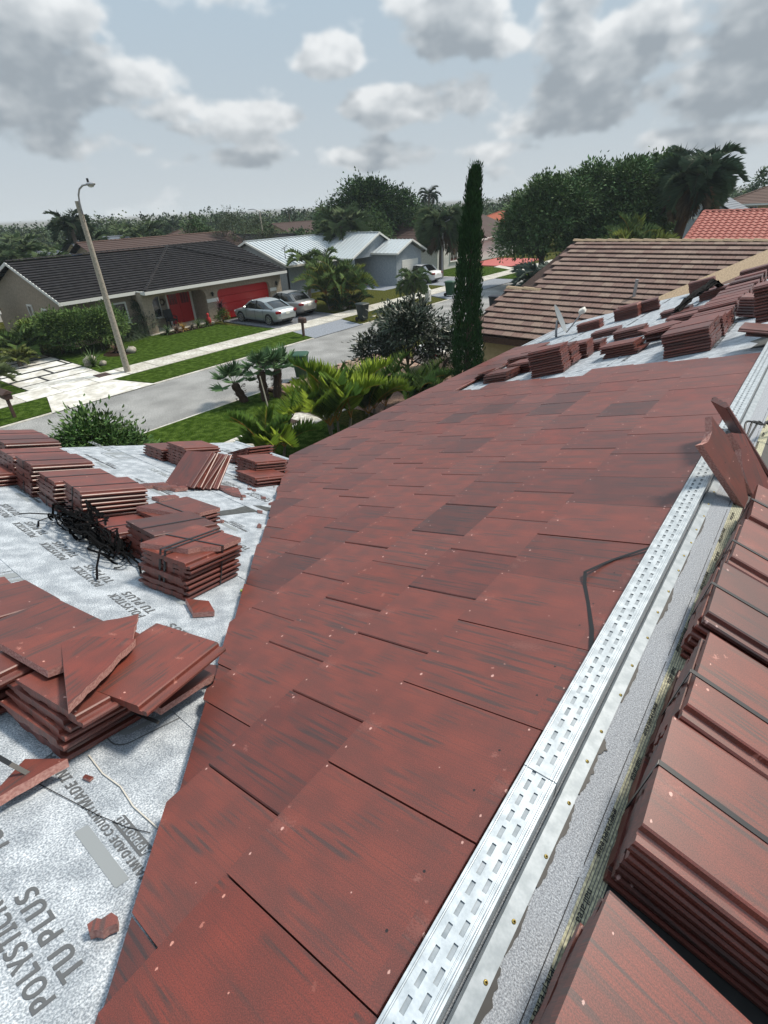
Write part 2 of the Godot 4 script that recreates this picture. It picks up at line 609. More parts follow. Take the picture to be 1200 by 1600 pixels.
	patches(M.concrete, two_tone(46, 0.02, Color(0.88, 0.87, 0.85), Color(1, 1, 1), 256, 5, 2.0), 6.0)
	M.white_concrete = ground_mat(two_tone(47, 0.03, Color(0.74, 0.735, 0.71), Color(0.84, 0.835, 0.815), 256, 5, 1.6, 0.25, 0.4), 2.4, 0.9)
	patches(M.white_concrete, two_tone(48, 0.02, Color(0.86, 0.85, 0.83), Color(1, 1, 1), 256, 5, 2.4), 5.0)
	M.black_strip = ground_mat(two_tone(49, 0.1, Color(0.06, 0.065, 0.06), Color(0.13, 0.135, 0.13), 128), 0.4, 0.9)
	M.grey_drive = ground_mat(two_tone(50, 0.04, Color(0.40, 0.42, 0.45), Color(0.50, 0.52, 0.55), 256, 4, 1.6, 0.3, 0.5), 1.6, 0.8)
	M.dark_drive = ground_mat(two_tone(51, 0.04, Color(0.26, 0.27, 0.29), Color(0.37, 0.38, 0.40), 256, 4, 1.6, 0.3, 0.5), 1.6, 0.8)
	M.paver = ground_mat(two_tone(52, 0.05, Color(0.46, 0.36, 0.31), Color(0.62, 0.52, 0.46), 256, 4, 1.8), 1.2, 0.9)
	M.paver2 = ground_mat(two_tone(53, 0.05, Color(0.52, 0.44, 0.38), Color(0.66, 0.58, 0.52), 256, 4, 1.8), 1.2, 0.9)
	M.pink_drive = plain(Color(0.62, 0.32, 0.30), 0.9)
	M.mulch = ground_mat(two_tone(54, 0.15, Color(0.10, 0.075, 0.055), Color(0.22, 0.16, 0.12), 128), 0.6, 0.95)
	M.stone = ground_mat(two_tone(55, 0.05, Color(0.42, 0.40, 0.36), Color(0.66, 0.63, 0.58), 128), 0.7, 0.9)
	for k in [M.grass, M.dry_grass, M.mulch]: k.metallic_specular = 0.1
	M.iron = plain(Color(0.16, 0.15, 0.145), 0.7, 0.3)
	M.rust_iron = plain(Color(0.27, 0.19, 0.16), 0.8)
	# buildings
	M.beige = ground_mat(two_tone(61, 0.03, Color(0.52, 0.475, 0.415), Color(0.60, 0.555, 0.49), 256, 4, 1.4, 0.3, 0.4), 1.6, 0.95)
	M.cream = ground_mat(two_tone(62, 0.03, Color(0.70, 0.62, 0.47), Color(0.76, 0.68, 0.53), 256, 4, 1.4), 1.6, 0.95)
	M.tan_wall = ground_mat(two_tone(63, 0.03, Color(0.62, 0.55, 0.43), Color(0.68, 0.61, 0.49), 256, 4, 1.4), 1.6, 0.95)
	M.blue_grey = ground_mat(two_tone(64, 0.03, Color(0.52, 0.555, 0.585), Color(0.585, 0.615, 0.64), 256, 4, 1.4, 0.3, 0.4), 1.6, 0.95)
	M.white_wall = ground_mat(two_tone(65, 0.03, Color(0.76, 0.755, 0.73), Color(0.84, 0.835, 0.81), 256, 4, 1.4), 1.6, 0.95)
	M.white_trim = plain(Color(0.80, 0.80, 0.78), 0.7)
	M.fascia = plain(Color(0.66, 0.63, 0.57), 0.8)
	M.red_paint = plain(Color(0.66, 0.035, 0.05), 0.45)
	M.red_glass = plain(Color(0.42, 0.16, 0.17), 0.25)
	M.glass_dark = plain(Color(0.045, 0.055, 0.065), 0.08)
	M.glass_dark.metallic_specular = 0.8
	M.black_tile = ground_mat(two_tone(66, 0.06, Color(0.135, 0.13, 0.135), Color(0.205, 0.195, 0.20), 256, 4, 1.8, 0.3, 0.5), 0.9, 0.75)
	patches(M.black_tile, two_tone(67, 0.03, Color(0.72, 0.72, 0.74), Color(1, 1, 1), 256, 4, 2.2), 4.0)
	M.black_tile.metallic_specular = 0.25
	M.brown_tile = ground_mat(two_tone(68, 0.06, Color(0.25, 0.165, 0.13), Color(0.34, 0.235, 0.19), 256, 4, 1.8), 0.9, 0.8)
	M.brown_dark = ground_mat(two_tone(69, 0.06, Color(0.20, 0.135, 0.115), Color(0.28, 0.19, 0.16), 256, 4, 1.8), 0.9, 0.8)
	M.orange_tile = plain(Color(0.64, 0.33, 0.22), 0.8)
	M.red_s = ground_mat(two_tone(70, 0.05, Color(0.46, 0.20, 0.165), Color(0.58, 0.29, 0.235), 256, 4, 1.8), 1.4, 0.75)
	M.tan_cap = ground_mat(two_tone(72, 0.05, Color(0.47, 0.40, 0.31), Color(0.60, 0.52, 0.42), 256, 4, 1.8), 0.8, 0.85)
	M.metal_roof = plain(Color(0.72, 0.745, 0.755), 0.38, 0.35)
	M.slate_roof = plain(Color(0.33, 0.36, 0.40), 0.7)
	M.solar = plain(Color(0.30, 0.36, 0.47), 0.25)
	M.pole = ground_mat(two_tone(73, 0.04, Color(0.50, 0.475, 0.43), Color(0.63, 0.60, 0.55), 256, 4, 1.8, 0.3, 0.5), 1.0, 0.9)
	M.lamp_metal = plain(Color(0.63, 0.63, 0.64), 0.45, 0.6)
	M.lamp_lens = plain(Color(0.75, 0.76, 0.76), 0.2)
	M.bin_green = plain(Color(0.05, 0.24, 0.145), 0.5)
	M.bin_dark = plain(Color(0.05, 0.10, 0.075), 0.55)
	M.bin_navy = plain(Color(0.055, 0.075, 0.13), 0.5)
	M.tyre = plain(Color(0.06, 0.06, 0.06), 0.85)
	M.rim = plain(Color(0.62, 0.63, 0.64), 0.35, 0.7)
	M.car_silver = plain(Color(0.60, 0.625, 0.63), 0.3, 0.55)
	M.car_silver.clearcoat_enabled = true
	M.car_silver.clearcoat = 0.7
	M.car_gold = plain(Color(0.58, 0.57, 0.555), 0.32, 0.55)
	M.car_gold.clearcoat_enabled = true
	M.car_gold.clearcoat = 0.6
	M.car_white = plain(Color(0.80, 0.80, 0.80), 0.3)
	M.tail_lamp = plain(Color(0.50, 0.06, 0.08), 0.2)
	M.plate = plain(Color(0.78, 0.78, 0.74), 0.5)
	M.black_plastic = plain(Color(0.05, 0.05, 0.055), 0.6)
	M.dish = plain(Color(0.50, 0.52, 0.53), 0.5, 0.2)
	M.red_cloth = plain(Color(0.60, 0.06, 0.09), 0.8)
	M.pot = plain(Color(0.72, 0.71, 0.68), 0.7)
	M.yellow_brown = plain(Color(0.55, 0.38, 0.12), 0.9)
	M.bark = ground_mat(two_tone(81, 0.08, Color(0.20, 0.165, 0.13), Color(0.36, 0.31, 0.26), 128), 0.5, 0.95)
	M.palm_bark = ground_mat(two_tone(82, 0.09, Color(0.32, 0.29, 0.25), Color(0.47, 0.43, 0.38), 128), 0.5, 0.95)
	M.palm_brown = ground_mat(two_tone(83, 0.09, Color(0.17, 0.12, 0.09), Color(0.33, 0.24, 0.18), 128), 0.3, 0.95)
	var lf := StandardMaterial3D.new()
	lf.vertex_color_use_as_albedo = true
	lf.roughness = 0.6
	lf.metallic_specular = 0.2
	lf.cull_mode = BaseMaterial3D.CULL_DISABLED
	lf.backlight_enabled = true
	lf.backlight = Color(0.10, 0.15, 0.04)
	M.leaf = lf
	var lg := lf.duplicate()
	lg.roughness = 0.4
	lg.metallic_specular = 0.35
	M.leaf_glossy = lg
	var dull := lf.duplicate()
	dull.roughness = 0.9
	dull.metallic_specular = 0.1
	dull.backlight = Color(0.03, 0.04, 0.015)
	M.leaf_dull = dull
	var dry := lf.duplicate()
	dry.backlight_enabled = false
	dry.roughness = 0.9
	M.leaf_dry = dry

# ------------------------------------------------------------------ ground
func slab(x1: float, x2: float, z1: float, z2: float, y: float, depth := 0.12) -> ArrayMesh:
	var b := MB.new()
	b.bb(Vector3(x1, y - depth, z1), Vector3(x2, y, z2))
	return b.mesh()

# flat sheet from ground-plan points
func sheet(pts: Array, y: float, depth := 0.1) -> ArrayMesh:
	var b := MB.new()
	var p := PackedVector2Array()
	for q in pts: p.append(Vector2(q[0], -q[1]))
	b.extrude(p, depth, Transform3D(Basis(Vector3(1, 0, 0), Vector3(0, 0, -1), Vector3(0, 1, 0)), Vector3(0, y - depth, 0)))
	return b.mesh()

func build_ground() -> void:
	struct("ground", slab(-420, 380, -460, 300, -0.03, 0.5), M.dry_grass)
	struct("road", slab(-22.0, -16.95, -150, 60, 0.0, 0.02), M.road)
	# kerb edges of pale concrete flush with the verges
	struct("kerb", slab(-22.18, -22.0, -150, 60, 0.02, 0.1), M.concrete)
	struct("kerb", slab(-16.95, -16.78, -150, -13.4, 0.02, 0.1), M.concrete)
	struct("kerb", slab(-16.95, -16.78, -13.4, 60, 0.02, 0.1), M.concrete)
	# opposite side: verges between the driveways, sidewalk, lawns
	struct("verge", sheet([[-24.4, 30], [-22.18, 30], [-22.18, -7.0], [-24.4, -7.72]], 0.055), M.grass)
	struct("verge", sheet([[-24.4, -10.62], [-22.18, -11.32], [-22.18, -21.3], [-24.4, -21.9]], 0.055), M.grass)
	struct("verge", sheet([[-24.4, -26.3], [-22.18, -25.6], [-22.18, -35.6], [-24.4, -36.6]], 0.055), M.dry_grass)
	struct("verge", slab(-24.4, -22.18, -90, -48.0, 0.055), M.grass)
	struct("lawn", slab(-32.0, -26.1, -7.6, 30, 0.05), M.grass)
	struct("lawn", sheet([[-26.1, -10.9], [-34.0, -11.4], [-34.0, -20.5], [-30.9, -21.2], [-26.1, -22.1]], 0.05), M.grass)
	struct("lawn", slab(-36.0, -26.1, -42.0, -27.9, 0.05), M.dry_grass)
	struct("lawn", slab(-34.0, -26.1, -56.0, -47.8, 0.05), M.grass)
	# sidewalk flags, each its own slab
	var walk := struct("sidewalk", slab(-26.08, -24.42, -150, 60, 0.025, 0.1), M.concrete)
	var z := 6.0
	var flag := slab(-0.8, 0.8, -0.745, 0.745, 0.0, 0.05)
	while z > -58.0:
		var drop := 0.0
		if (z < -6.4 and z > -11.6) or (z < -21.8 and z > -26.6): drop = 0.012
		part(walk, "flag", flag, M.white_concrete if (z < -6.9 and z > -11.2) else M.concrete, Transform3D(Basis(), Vector3(-25.25, 0.062 - drop + rng.randf_range(-0.004, 0.004), z)))
		z -= 1.525
	# driveway with dark joints on the left
	var d1 := struct("driveway", sheet([[-22.0, -6.96], [-24.4, -7.75], [-24.4, -10.62], [-22.0, -11.3]], 0.04), M.white_concrete)
	part(d1, "slab", slab(-26.9, -26.1, -11.0, -7.7, 0.045), M.white_concrete)
	part(d1, "joint_bed", slab(-33.6, -26.9, -11.1, -7.6, 0.047), M.black_strip)
	var x := -26.98
	var r := 0
	while x > -32.6:
		var z1 := -7.66
		var stagger: float = [1.15, 1.9, 0.9][r % 3]
		var first := true
		while z1 > -11.0:
			var ln: float = stagger if first else 2.1
			first = false
			var z2 := maxf(z1 - ln, -11.04)
			part(d1, "slab", slab(x - 1.05, x, z2, z1, 0.05, 0.06), M.white_concrete)
			z1 = z2 - 0.14
		x -= 1.31
		r += 1
	# driveway of the black-roofed house: dark paint, with pale apron
	var d2 := struct("driveway", slab(-31.6, -26.1, -27.6, -22.15, 0.035), M.dark_drive)
	part(d2, "apron", sheet([[-22.0, -21.35], [-24.4, -21.9], [-24.4, -26.3], [-22.0, -25.7]], 0.03), M.grey_drive)
	var d3 := struct("driveway", sheet([[-22.0, -36.0], [-24.4, -37.0], [-31.5, -42.0], [-31.5, -47.5], [-24.4, -47.8], [-22.0, -48.0]], 0.035), M.grey_drive)
	part(d3, "border", slab(-31.5, -24.4, -47.75, -47.6, 0.042, 0.05), M.white_concrete)
	struct("patio", slab(-35.0, -29.6, -41.6, -37.6, 0.06), M.grey_drive)
	struct("front_path", sheet([[-29.0, -56.5], [-26.1, -54.5], [-26.1, -55.8], [-29.0, -58.0]], 0.06), M.concrete)
	struct("driveway", slab(-33.4, -27.5, -66, -57.6, 0.05), M.pink_drive)
	# our own side of the street
	struct("verge", sheet([[-16.78, 30], [-13.75, 30], [-13.75, -12.6], [-16.78, -12.9]], 0.05), M.grass)
	struct("verge", slab(-16.78, -13.75, -60, -20.5, 0.05), M.dry_grass)
	var walk2 := struct("sidewalk", slab(-13.75, -12.35, -150, 60, 0.02, 0.1), M.concrete)
	z = -3.0
	var flag2 := slab(-0.67, 0.67, -0.68, 0.68, 0.0, 0.05)
	while z > -24.0:
		part(walk2, "flag", flag2, M.concrete, Transform3D(Basis(), Vector3(-13.05, 0.055 + rng.randf_range(-0.004, 0.004), z)))
		z -= 1.4
	struct("lawn", slab(-12.35, -5.0, -12.0, 30, 0.045), M.grass)
	struct("lawn", slab(-12.35, 30, -60, -12.0, 0.045), M.dry_grass)
	# paver driveway in front of our house
	var pv := struct("driveway", slab(-16.9, -5.5, -20.4, -13.3, 0.03, 0.06), M.mulch)
	var pm: Array = []
	for k in 2:
		var b := MB.new()
		b.cbox(Transform3D(Basis(), Vector3.ZERO), Vector3(0.58, 0.05, 0.285), 0.012)
		pm.append(b.mesh())
	var cnt := 0
	for i in 8:
		for j in 22:
			var px := -16.6 + i * 0.6 + (0.3 if j % 2 else 0.0)
			var pz := -13.55 - j * 0.3
			if cnt < 290 and px < -12.4:
				part(pv, "paver", pm[0], M.paver if rng.randf() < 0.55 else M.paver2, Transform3D(Basis(Vector3.UP, rng.randf_range(-0.01, 0.01)), Vector3(px, 0.047 + rng.randf_range(-0.004, 0.004), pz)))
				cnt += 1
	part(pv, "paver_field", slab(-12.2, -5.5, -20.2, -13.45, 0.06, 0.05), M.paver)

# ------------------------------------------------------------------ the house being tiled
# frame (u, v, normal) of a slope; "flip" tells that plan points must be swapped to stay right-handed
func slope_xf(pl: String, h: float) -> Transform3D:
	var o := on(pl, 0, 0, h)
	var u := on(pl, 1, 0, h) - o
	var v := on(pl, 0, 1, h) - o
	var n := face(pl).y
	return Transform3D(Basis(u, v, n), o) if pl == "street" else Transform3D(Basis(v, u, n), o)

func slope_sheet(pl: String, pts: Array, h: float, depth: float) -> ArrayMesh:
	var b := MB.new()
	var p := PackedVector2Array()
	for q in pts: p.append(Vector2(q[0], q[1]) if pl == "street" else Vector2(q[1], q[0]))
	b.extrude(p, depth, slope_xf(pl, h - depth))
	return b.mesh()

# lettering lying on a slope: reads along +u, letters stand towards the ridge (turn = PI reads the other way)
func print_on(parent: Node3D, pl: String, text: String, u: float, v: float, height: float, mat: Material, turn := 0.0, narrow := 1.0, weight := 700, h := 0.0015) -> void:
	var tm := TextMesh.new()
	var f := SystemFont.new()
	f.font_names = PackedStringArray(["Droid Sans"])
	f.font_weight = weight
	tm.font = f
	tm.text = text
	tm.font_size = 24
	tm.pixel_size = height / 17.0
	tm.depth = 0.0008
	tm.curve_step = 2.0
	tm.line_spacing = -4.0
	tm.material = mat
	var o := on(pl, u, v, h)
	var x := (on(pl, u + 1.0, v, h) - o).normalized()
	var n := face(pl).y
	var bs := Basis(x, n.cross(x), n)
	if turn != 0.0: bs = Basis(n, turn) * bs
	part(parent, "print", tm, mat, Transform3D(bs.scaled_local(Vector3(narrow, 1, 1)), o))

# rounded outline or bar printed on a slope
func ring_on(parent: Node3D, pl: String, u1: float, v1: float, u2: float, v2: float, line: float, mat: Material, filled := false, h := 0.0012) -> void:
	var cu := (u1 + u2) * 0.5
	var cv := (v1 + v2) * 0.5
	var a := absf(u2 - u1) * 0.5
	var c := absf(v2 - v1) * 0.5
	var r := minf(a, c) * 0.3
	var outer := []
	for q in 4:
		for k in 5:
			var t := PI * 0.5 * (q + k / 4.0)
			var sx: float = [1, -1, -1, 1][q]
			var sy: float = [1, 1, -1, -1][q]
			outer.append(Vector2(sx * (a - r) + cos(t) * r, sy * (c - r) + sin(t) * r))
	var b := MB.new()
	var n := face(pl).y
	for i in outer.size():
		var p: Vector2 = outer[i]
		var q: Vector2 = outer[(i + 1) % outer.size()]
		var pi := p * (1.0 - line / p.length())
		var qi := q * (1.0 - line / q.length())
		if filled:
			pi = Vector2.ZERO
			qi = Vector2.ZERO
		var w := []
		for e in [p, q, qi, pi]: w.append(on(pl, cu + e.x, cv + e.y, h))
		b.fan(w if not filled else [w[0], w[1], w[2]], w[0] - n)
	wpart(parent, "print", b.mesh(), mat)

func tile_uv(b: MB) -> void:
	for i in b.v.size(): b.uv[i] = Vector2(b.v[i].x / TILE_W + 0.5, b.v[i].z / TILE_L + 0.5)

# piece of tile with any outline (x across, z along, metres); broken edges show the raw concrete
func cut_tile(poly: PackedVector2Array, th := 0.026, raw := false) -> ArrayMesh:
	var q := PackedVector2Array()
	for p in poly: q.append(Vector2(p.x, -p.y))
	var xf := Transform3D(Basis(Vector3(1, 0, 0), Vector3(0, 0, -1), Vector3(0, 1, 0)), Vector3.ZERO)
	var am := ArrayMesh.new()
	var b := MB.new()
	b.extrude(q, th, xf, 1.0, true, not raw)
	tile_uv(b)
	b.add_to(am)
	if raw:
		var s := MB.new()
		s.extrude(q, th, xf, 1.0, false, true)
		s.add_to(am)
	return am

# interlocking flat tile: side lip, cover lip and ribbed underside
func profile_tile(w := 0.325, l := 0.42) -> ArrayMesh:
	var pr := [[0.0, 0.027], [0.006, 0.029], [0.286, 0.029], [0.291, 0.026], [0.294, 0.014], [0.303, 0.012], [0.307, 0.017], [0.320, 0.017], [0.325, 0.012], [0.325, 0.003], [0.296, 0.0], [0.255, 0.0], [0.245, 0.007], [0.215, 0.007], [0.205, 0.001], [0.165, 0.001], [0.155, 0.007], [0.125, 0.007], [0.115, 0.001], [0.075, 0.001], [0.065, 0.007], [0.040, 0.010], [0.034, 0.015], [0.0, 0.016]]
	var p := PackedVector2Array()
	for q in pr: p.append(Vector2(q[0] * w / 0.325 - w * 0.5, q[1]))
	var b := MB.new()
	b.extrude(p, l, Transform3D(Basis(), Vector3(0, 0, -l * 0.5)))
	tile_uv(b)
	return b.mesh()

func clip_half(poly: PackedVector2Array, nx: float, ny: float, d: float) -> PackedVector2Array:
	# keep nx*x + ny*y <= d
	var out := PackedVector2Array()
	for i in poly.size():
		var a := poly[i]
		var b := poly[(i + 1) % poly.size()]
		var fa := nx * a.x + ny * a.y - d
		var fb := nx * b.x + ny * b.y - d
		if fa <= 0.0: out.append(a)
		if (fa < 0.0 and fb > 0.0) or (fa > 0.0 and fb < 0.0): out.append(a.lerp(b, fa / (fa - fb)))
	return out

func build_own_house() -> void:
	var hs := thing("house_under_reroofing", "single storey house being re-roofed with flat red concrete tiles, in the foreground", "house", Vector3(0, 0, 0))
	# walls under the eaves
	var wb := MB.new()
	wb.bb(Vector3(-4.05, 0, -12.4), Vector3(3.75, 3.75, 5.5))
	wb.bb(Vector3(-5.25, 0, -3.25), Vector3(-4.049, 3.75, 4.5))
	# gable ends
	wb.extrude(PackedVector2Array([Vector2(-4.04, 3.74), Vector2(3.74, 3.74), Vector2(-0.15, 5.12)]), 0.2, Transform3D(Basis(), Vector3(0, 0, -12.39)))
	wb.extrude(PackedVector2Array([Vector2(-3.24, 3.74), Vector2(4.49, 3.74), Vector2(0.625, 5.08)]), 0.2, Transform3D(Basis(Vector3(0, 0, 1), Vector3.UP, Vector3(-1, 0, 0)), Vector3(-5.04, 0, 0)))
	wpart(hs, "wall", wb.mesh(), M.white_wall)
	var fb := MB.new()
	var ye := YD - EAVE / K * S
	fb.bb(Vector3(-4.57, ye - 0.2, -13.0), Vector3(-4.535, ye - 0.03, -3.78))
	fb.bb(Vector3(-5.6, ye - 0.2, -3.79), Vector3(-4.572, ye - 0.03, -3.755))
	fb.bb(Vector3(4.2, ye - 0.2, -13.0), Vector3(4.235, ye - 0.03, 6.0))
	wpart(hs, "fascia", fb.mesh(), M.white_trim)
	# decks under underlayment
	var street := wpart(hs, "street_slope", slope_sheet("street", [[-0.625, 0.02], [13.0, 0.02], [13.0, EAVE], [EAVE / K - 0.625, EAVE]], 0.0, 0.03), M.fleece)
	street.set_meta("label", "street side roof slope under white underlayment, mostly tiled red")
	wpart(hs, "rear_street_slope", slope_sheet("street", [[-6.0, 0.02], [-0.635, 0.02], [-EAVE / K - 0.635, EAVE], [-6.0, EAVE]], 0.0, 0.03), M.fleece)
	var wing := wpart(hs, "wing_slope", slope_sheet("wing", [[0.155, 0.0], [5.6, 0.0], [5.6, EAVE], [0.155 + EAVE / K, EAVE]], 0.0, 0.03), M.fleece)
	wing.set_meta("label", "wing roof slope covered in white printed underlayment")
	var bw := MB.new()
	bw.quad(Vector3(-0.155, YD, ZW + 0.001), Vector3(-5.6, YD, ZW + 0.001), Vector3(-5.6, YD - EAVE / K * S, ZW + EAVE / K), Vector3(-0.155 - EAVE / K, YD - EAVE / K * S, ZW + EAVE / K))
	wpart(hs, "rear_wing_slope", bw.mesh(), M.fleece)
	var yard := wpart(hs, "yard_slope", slope_sheet("yard", [[-6.0, -0.02], [13.0, -0.02], [13.0, EAVE], [-6.0, EAVE]], 0.0, 0.03), M.fleece_grey)
	yard.set_meta("label", "yard side roof slope under grey fleece underlayment")
	# drip edge and raw sheathing edge along the wing's eave and rake
	var de := MB.new()
	de.bb(Vector3(-5.63, ye - 0.06, -3.80), Vector3(-4.57, ye + 0.004, -3.77))
	wpart(hs, "drip_edge", de.mesh(), M.zinc_white)
	# --- installed tiles, row by row from the ridge down
	var flat := MB.new()
	flat.cbox(Transform3D(Basis(), Vector3(0, 0.013, 0)), Vector3(TILE_W, 0.026, TILE_L), 0.0035)
	tile_uv(flat)
	var flat_mesh := flat.mesh()
	var bs := face("street")
	var row := 0
	var count := 0
	var butt := 0.53
	while butt < EAVE + 0.1:
		butt = minf(butt, EAVE + 0.03)
		var head := butt - TILE_L
		var phase := 0.205 if row % 2 == 0 else 0.372
		var far := 5.32 + 0.22 * butt
		if butt > 4.1: far = 9.8
		for k in range(-4, 32):
			var uc := phase + (k + 0.5) * 0.338
			if uc > far: continue
			var slip := rng.randf_range(-0.004, 0.004)
			var lift := rng.randf_range(0.0, 0.004)
			var poly := PackedVector2Array([Vector2(-TILE_W / 2, -TILE_L / 2), Vector2(TILE_W / 2, -TILE_L / 2), Vector2(TILE_W / 2, TILE_L / 2), Vector2(-TILE_W / 2, TILE_L / 2)])
			var whole := true
			if row == 0: poly = PackedVector2Array([Vector2(-TILE_W / 2, -0.2525), Vector2(TILE_W / 2, -0.2525), Vector2(TILE_W / 2, TILE_L / 2), Vector2(-TILE_W / 2, TILE_L / 2)])
			var vc := butt - TILE_L * 0.5 + slip
			# valley: keep v/K < u + 0.625 ; local x = -(u - uc), local z = v - vc
			var cut := 0.60 + rng.randf_range(-0.022, 0.012)
			var keep := clip_half(poly, K, 1.0, K * (uc + cut) - vc)
			if keep.size() < 3: continue
			if keep.size() != 4 or keep != poly: whole = false
			if row == 0:
				var k2 := clip_half(keep, 0.0, -1.0, vc - 0.066 + rng.randf_range(-0.008, 0.008))
				if k2.size() < 3: continue
				whole = false
				keep = k2
			var area := 0.0
			for i in keep.size(): area += keep[i].cross(keep[(i + 1) % keep.size()])
			if absf(area) * 0.5 < 0.0012: continue
			var m: Mesh = flat_mesh if whole else cut_tile(keep)
			var tilt := Basis(Vector3(1, 0, 0), -atan(0.029 / TILE_L) + rng.randf_range(-0.004, 0.004)) * Basis(Vector3.UP, rng.randf_range(-0.004, 0.004))
			var at := on("street", uc, vc, 0.036 + lift)
			var t := part(street, "tile", m, tile_mats[pick_tile()], Transform3D(bs * tilt, at))
			count += 1
		if butt >= EAVE + 0.03: break
		row += 1
		butt += 0.363
	print("tiles ", count)
	# --- prints on the wing's underlayment: three lapped rolls
	for k in 5:
		var v0 := 0.30 + 0.905 * k
		var umin := 0.155 + (v0 + 0.3) / K
		var u := 0.95 + (0.0 if k == 0 else 0.07)
		while u < 5.4:
			if u > umin + 0.05 and v0 + 0.25 < EAVE:
				print_on(wing, "wing", "POLYSTICK", u, v0 + 0.195, 0.043, M.ink, 0.0, 0.92)
				print_on(wing, "wing", "TU PLUS", u, v0 + 0.256, 0.046, M.ink, 0.0, 1.05)
			u += 0.405
		u = 1.05 + 0.2 * (k % 2)
		while u < 5.2:
			if u > umin + 0.02 and v0 + 0.5 < EAVE:
				ring_on(wing, "wing", u - 0.11, v0 + 0.40, u + 0.11, v0 + 0.435, 0.01, M.ink_pale, true)
				print_on(wing, "wing", "MIAMI-DADE COUNTY", u, v0 + 0.462, 0.022, M.ink)
				ring_on(wing, "wing", u - 0.075, v0 + 0.482, u + 0.075, v0 + 0.518, 0.01, M.ink, true)
				print_on(wing, "wing", "APPROVED", u, v0 + 0.50, 0.022, M.fleece, 0.0, 1.0, 700, 0.0022)
				print_on(wing, "wing", "MADE IN USA", u + 0.30, v0 + 0.462, 0.030, M.ink)
			u += 0.95
		u = 1.52 + 0.33 * (k % 2)
		while u < 5.3:
			if u > umin + 0.30 and v0 + 0.95 < EAVE:
				ring_on(wing, "wing", u - 0.15, v0 + 0.62, u + 0.15, v0 + 0.90, 0.006, M.ink)
				ring_on(wing, "wing", u - 0.11, v0 + 0.66, u + 0.04, v0 + 0.86, 0.03, M.ink_pale)
				ring_on(wing, "wing", u + 0.065, v0 + 0.65, u + 0.12, v0 + 0.87, 0.02, M.ink_pale, true)
				print_on(wing, "wing", "POLYGLASS", u + 0.42, v0 + 0.76, 0.06, M.ink_pale)
			u += 1.22
	# overlap lines between the rolls (each roll lies on the one below)
	for k in range(1, 5):
		var vv := 0.30 + 0.905 * k
		wpart(wing, "roll_lap", slope_sheet("wing", [[0.2 + (vv - 0.06) / K, vv - 0.06], [5.6, vv - 0.06], [5.6, vv], [0.2 + vv / K, vv]], 0.0035, 0.003), M.fleece)
	# bare strip of bitumen-faced sheet near the valley
	wpart(wing, "bitumen_patch", slope_sheet("wing", [[3.26, 2.50], [3.16, 2.62], [3.14, 2.85], [3.08, 3.10], [3.15, 3.12], [3.24, 3.08], [3.29, 2.98], [3.25, 2.80], [3.27, 2.62]], 0.003, 0.002), M.felt_grey)
	# --- far, still untiled part of the street slope: text runs across
	for k in 5:
		var v1 := 0.55 + k * 0.92
		var u := 6.3 + 0.25 * v1
		while u < 12.5:
			print_on(street, "street", "POLYSTICK TU PLUS", u, v1, 0.05, M.ink, PI)
			ring_on(street, "street", u - 0.3, v1 + 0.18, u + 0.2, v1 + 0.32, 0.012, M.ink_pale)
			u += 0.8
		wpart(street, "roll_lap", slope_sheet("street", [[5.9 + 0.22 * v1, v1 + 0.42], [13.0, v1 + 0.42], [13.0, v1 + 0.5], [5.9 + 0.22 * v1, v1 + 0.5]], 0.004, 0.003), M.fleece)
		wpart(street, "wrinkle", slope_sheet("street", [[5.9 + 0.22 * v1, v1 + 0.12], [12.0, v1 + 0.10], [12.0, v1 + 0.112], [5.9 + 0.22 * v1, v1 + 0.135]], 0.008, 0.008), M.fleece)
	wpart(street, "bitumen_patch", slope_sheet("street", [[5.7, 0.06], [6.6, 0.05], [6.5, 0.16], [6.25, 0.13], [6.1, 0.24], [5.95, 0.16], [5.75, 0.2]], 0.003, 0.002), M.felt_grey)
	wpart(street, "bitumen_patch", slope_sheet("street", [[6.7, 0.1], [7.4, 0.08], [7.3, 0.2], [7.0, 0.17], [6.8, 0.24]], 0.003, 0.002), M.felt_grey)
	# --- yard slope: nailing band, printed words and line
	wpart(yard, "nailing_band", slope_sheet("yard", [[-1.0, 0.128], [13.0, 0.128], [13.0, 0.170], [-1.0, 0.170]], 0.0015, 0.001), M.nail_band)
	for k in 6:
		var vv := 0.133 + k * 0.0065
		wpart(yard, "band_thread", slope_sheet("yard", [[-0.5, vv], [3.2, vv], [3.2, vv + 0.0012], [-0.5, vv + 0.0012]], 0.0024, 0.0008), M.ink)
	var u := 0.041
	while u < 4.2:
		print_on(yard, "yard", "area para clavar", u, 0.131, 0.0125, M.ink_black, 0.0, 1.0, 400, 0.003)
		print_on(yard, "yard", "nail area", u + 0.195, 0.144, 0.013, M.ink_black, PI, 1.0, 400, 0.003)
		wpart(yard, "print", slope_sheet("yard", [[u - 0.10, 0.115], [u + 0.235, 0.115], [u + 0.235, 0.1165], [u - 0.10, 0.1165]], 0.0016, 0.001), M.ink_black)
		u += 0.365
	# black edge of the lapped sheet, widened to paint shade between the bundles
	wpart(yard, "lap_and_gap_shade", slope_sheet("yard", [[-1.0, 0.171], [13.0, 0.171], [13.0, 0.66], [-1.0, 0.66]], 0.002, 0.0015), M.bitumen)

func pick_tile() -> int:
	var r := rng.randf()
	if r < 0.30: return 0
	if r < 0.44: return 1
	if r < 0.62: return 2
	if r < 0.70: return 3
	if r < 0.78: return 4
	if r < 0.88: return 5
	if r < 0.92: return 6
	return 7

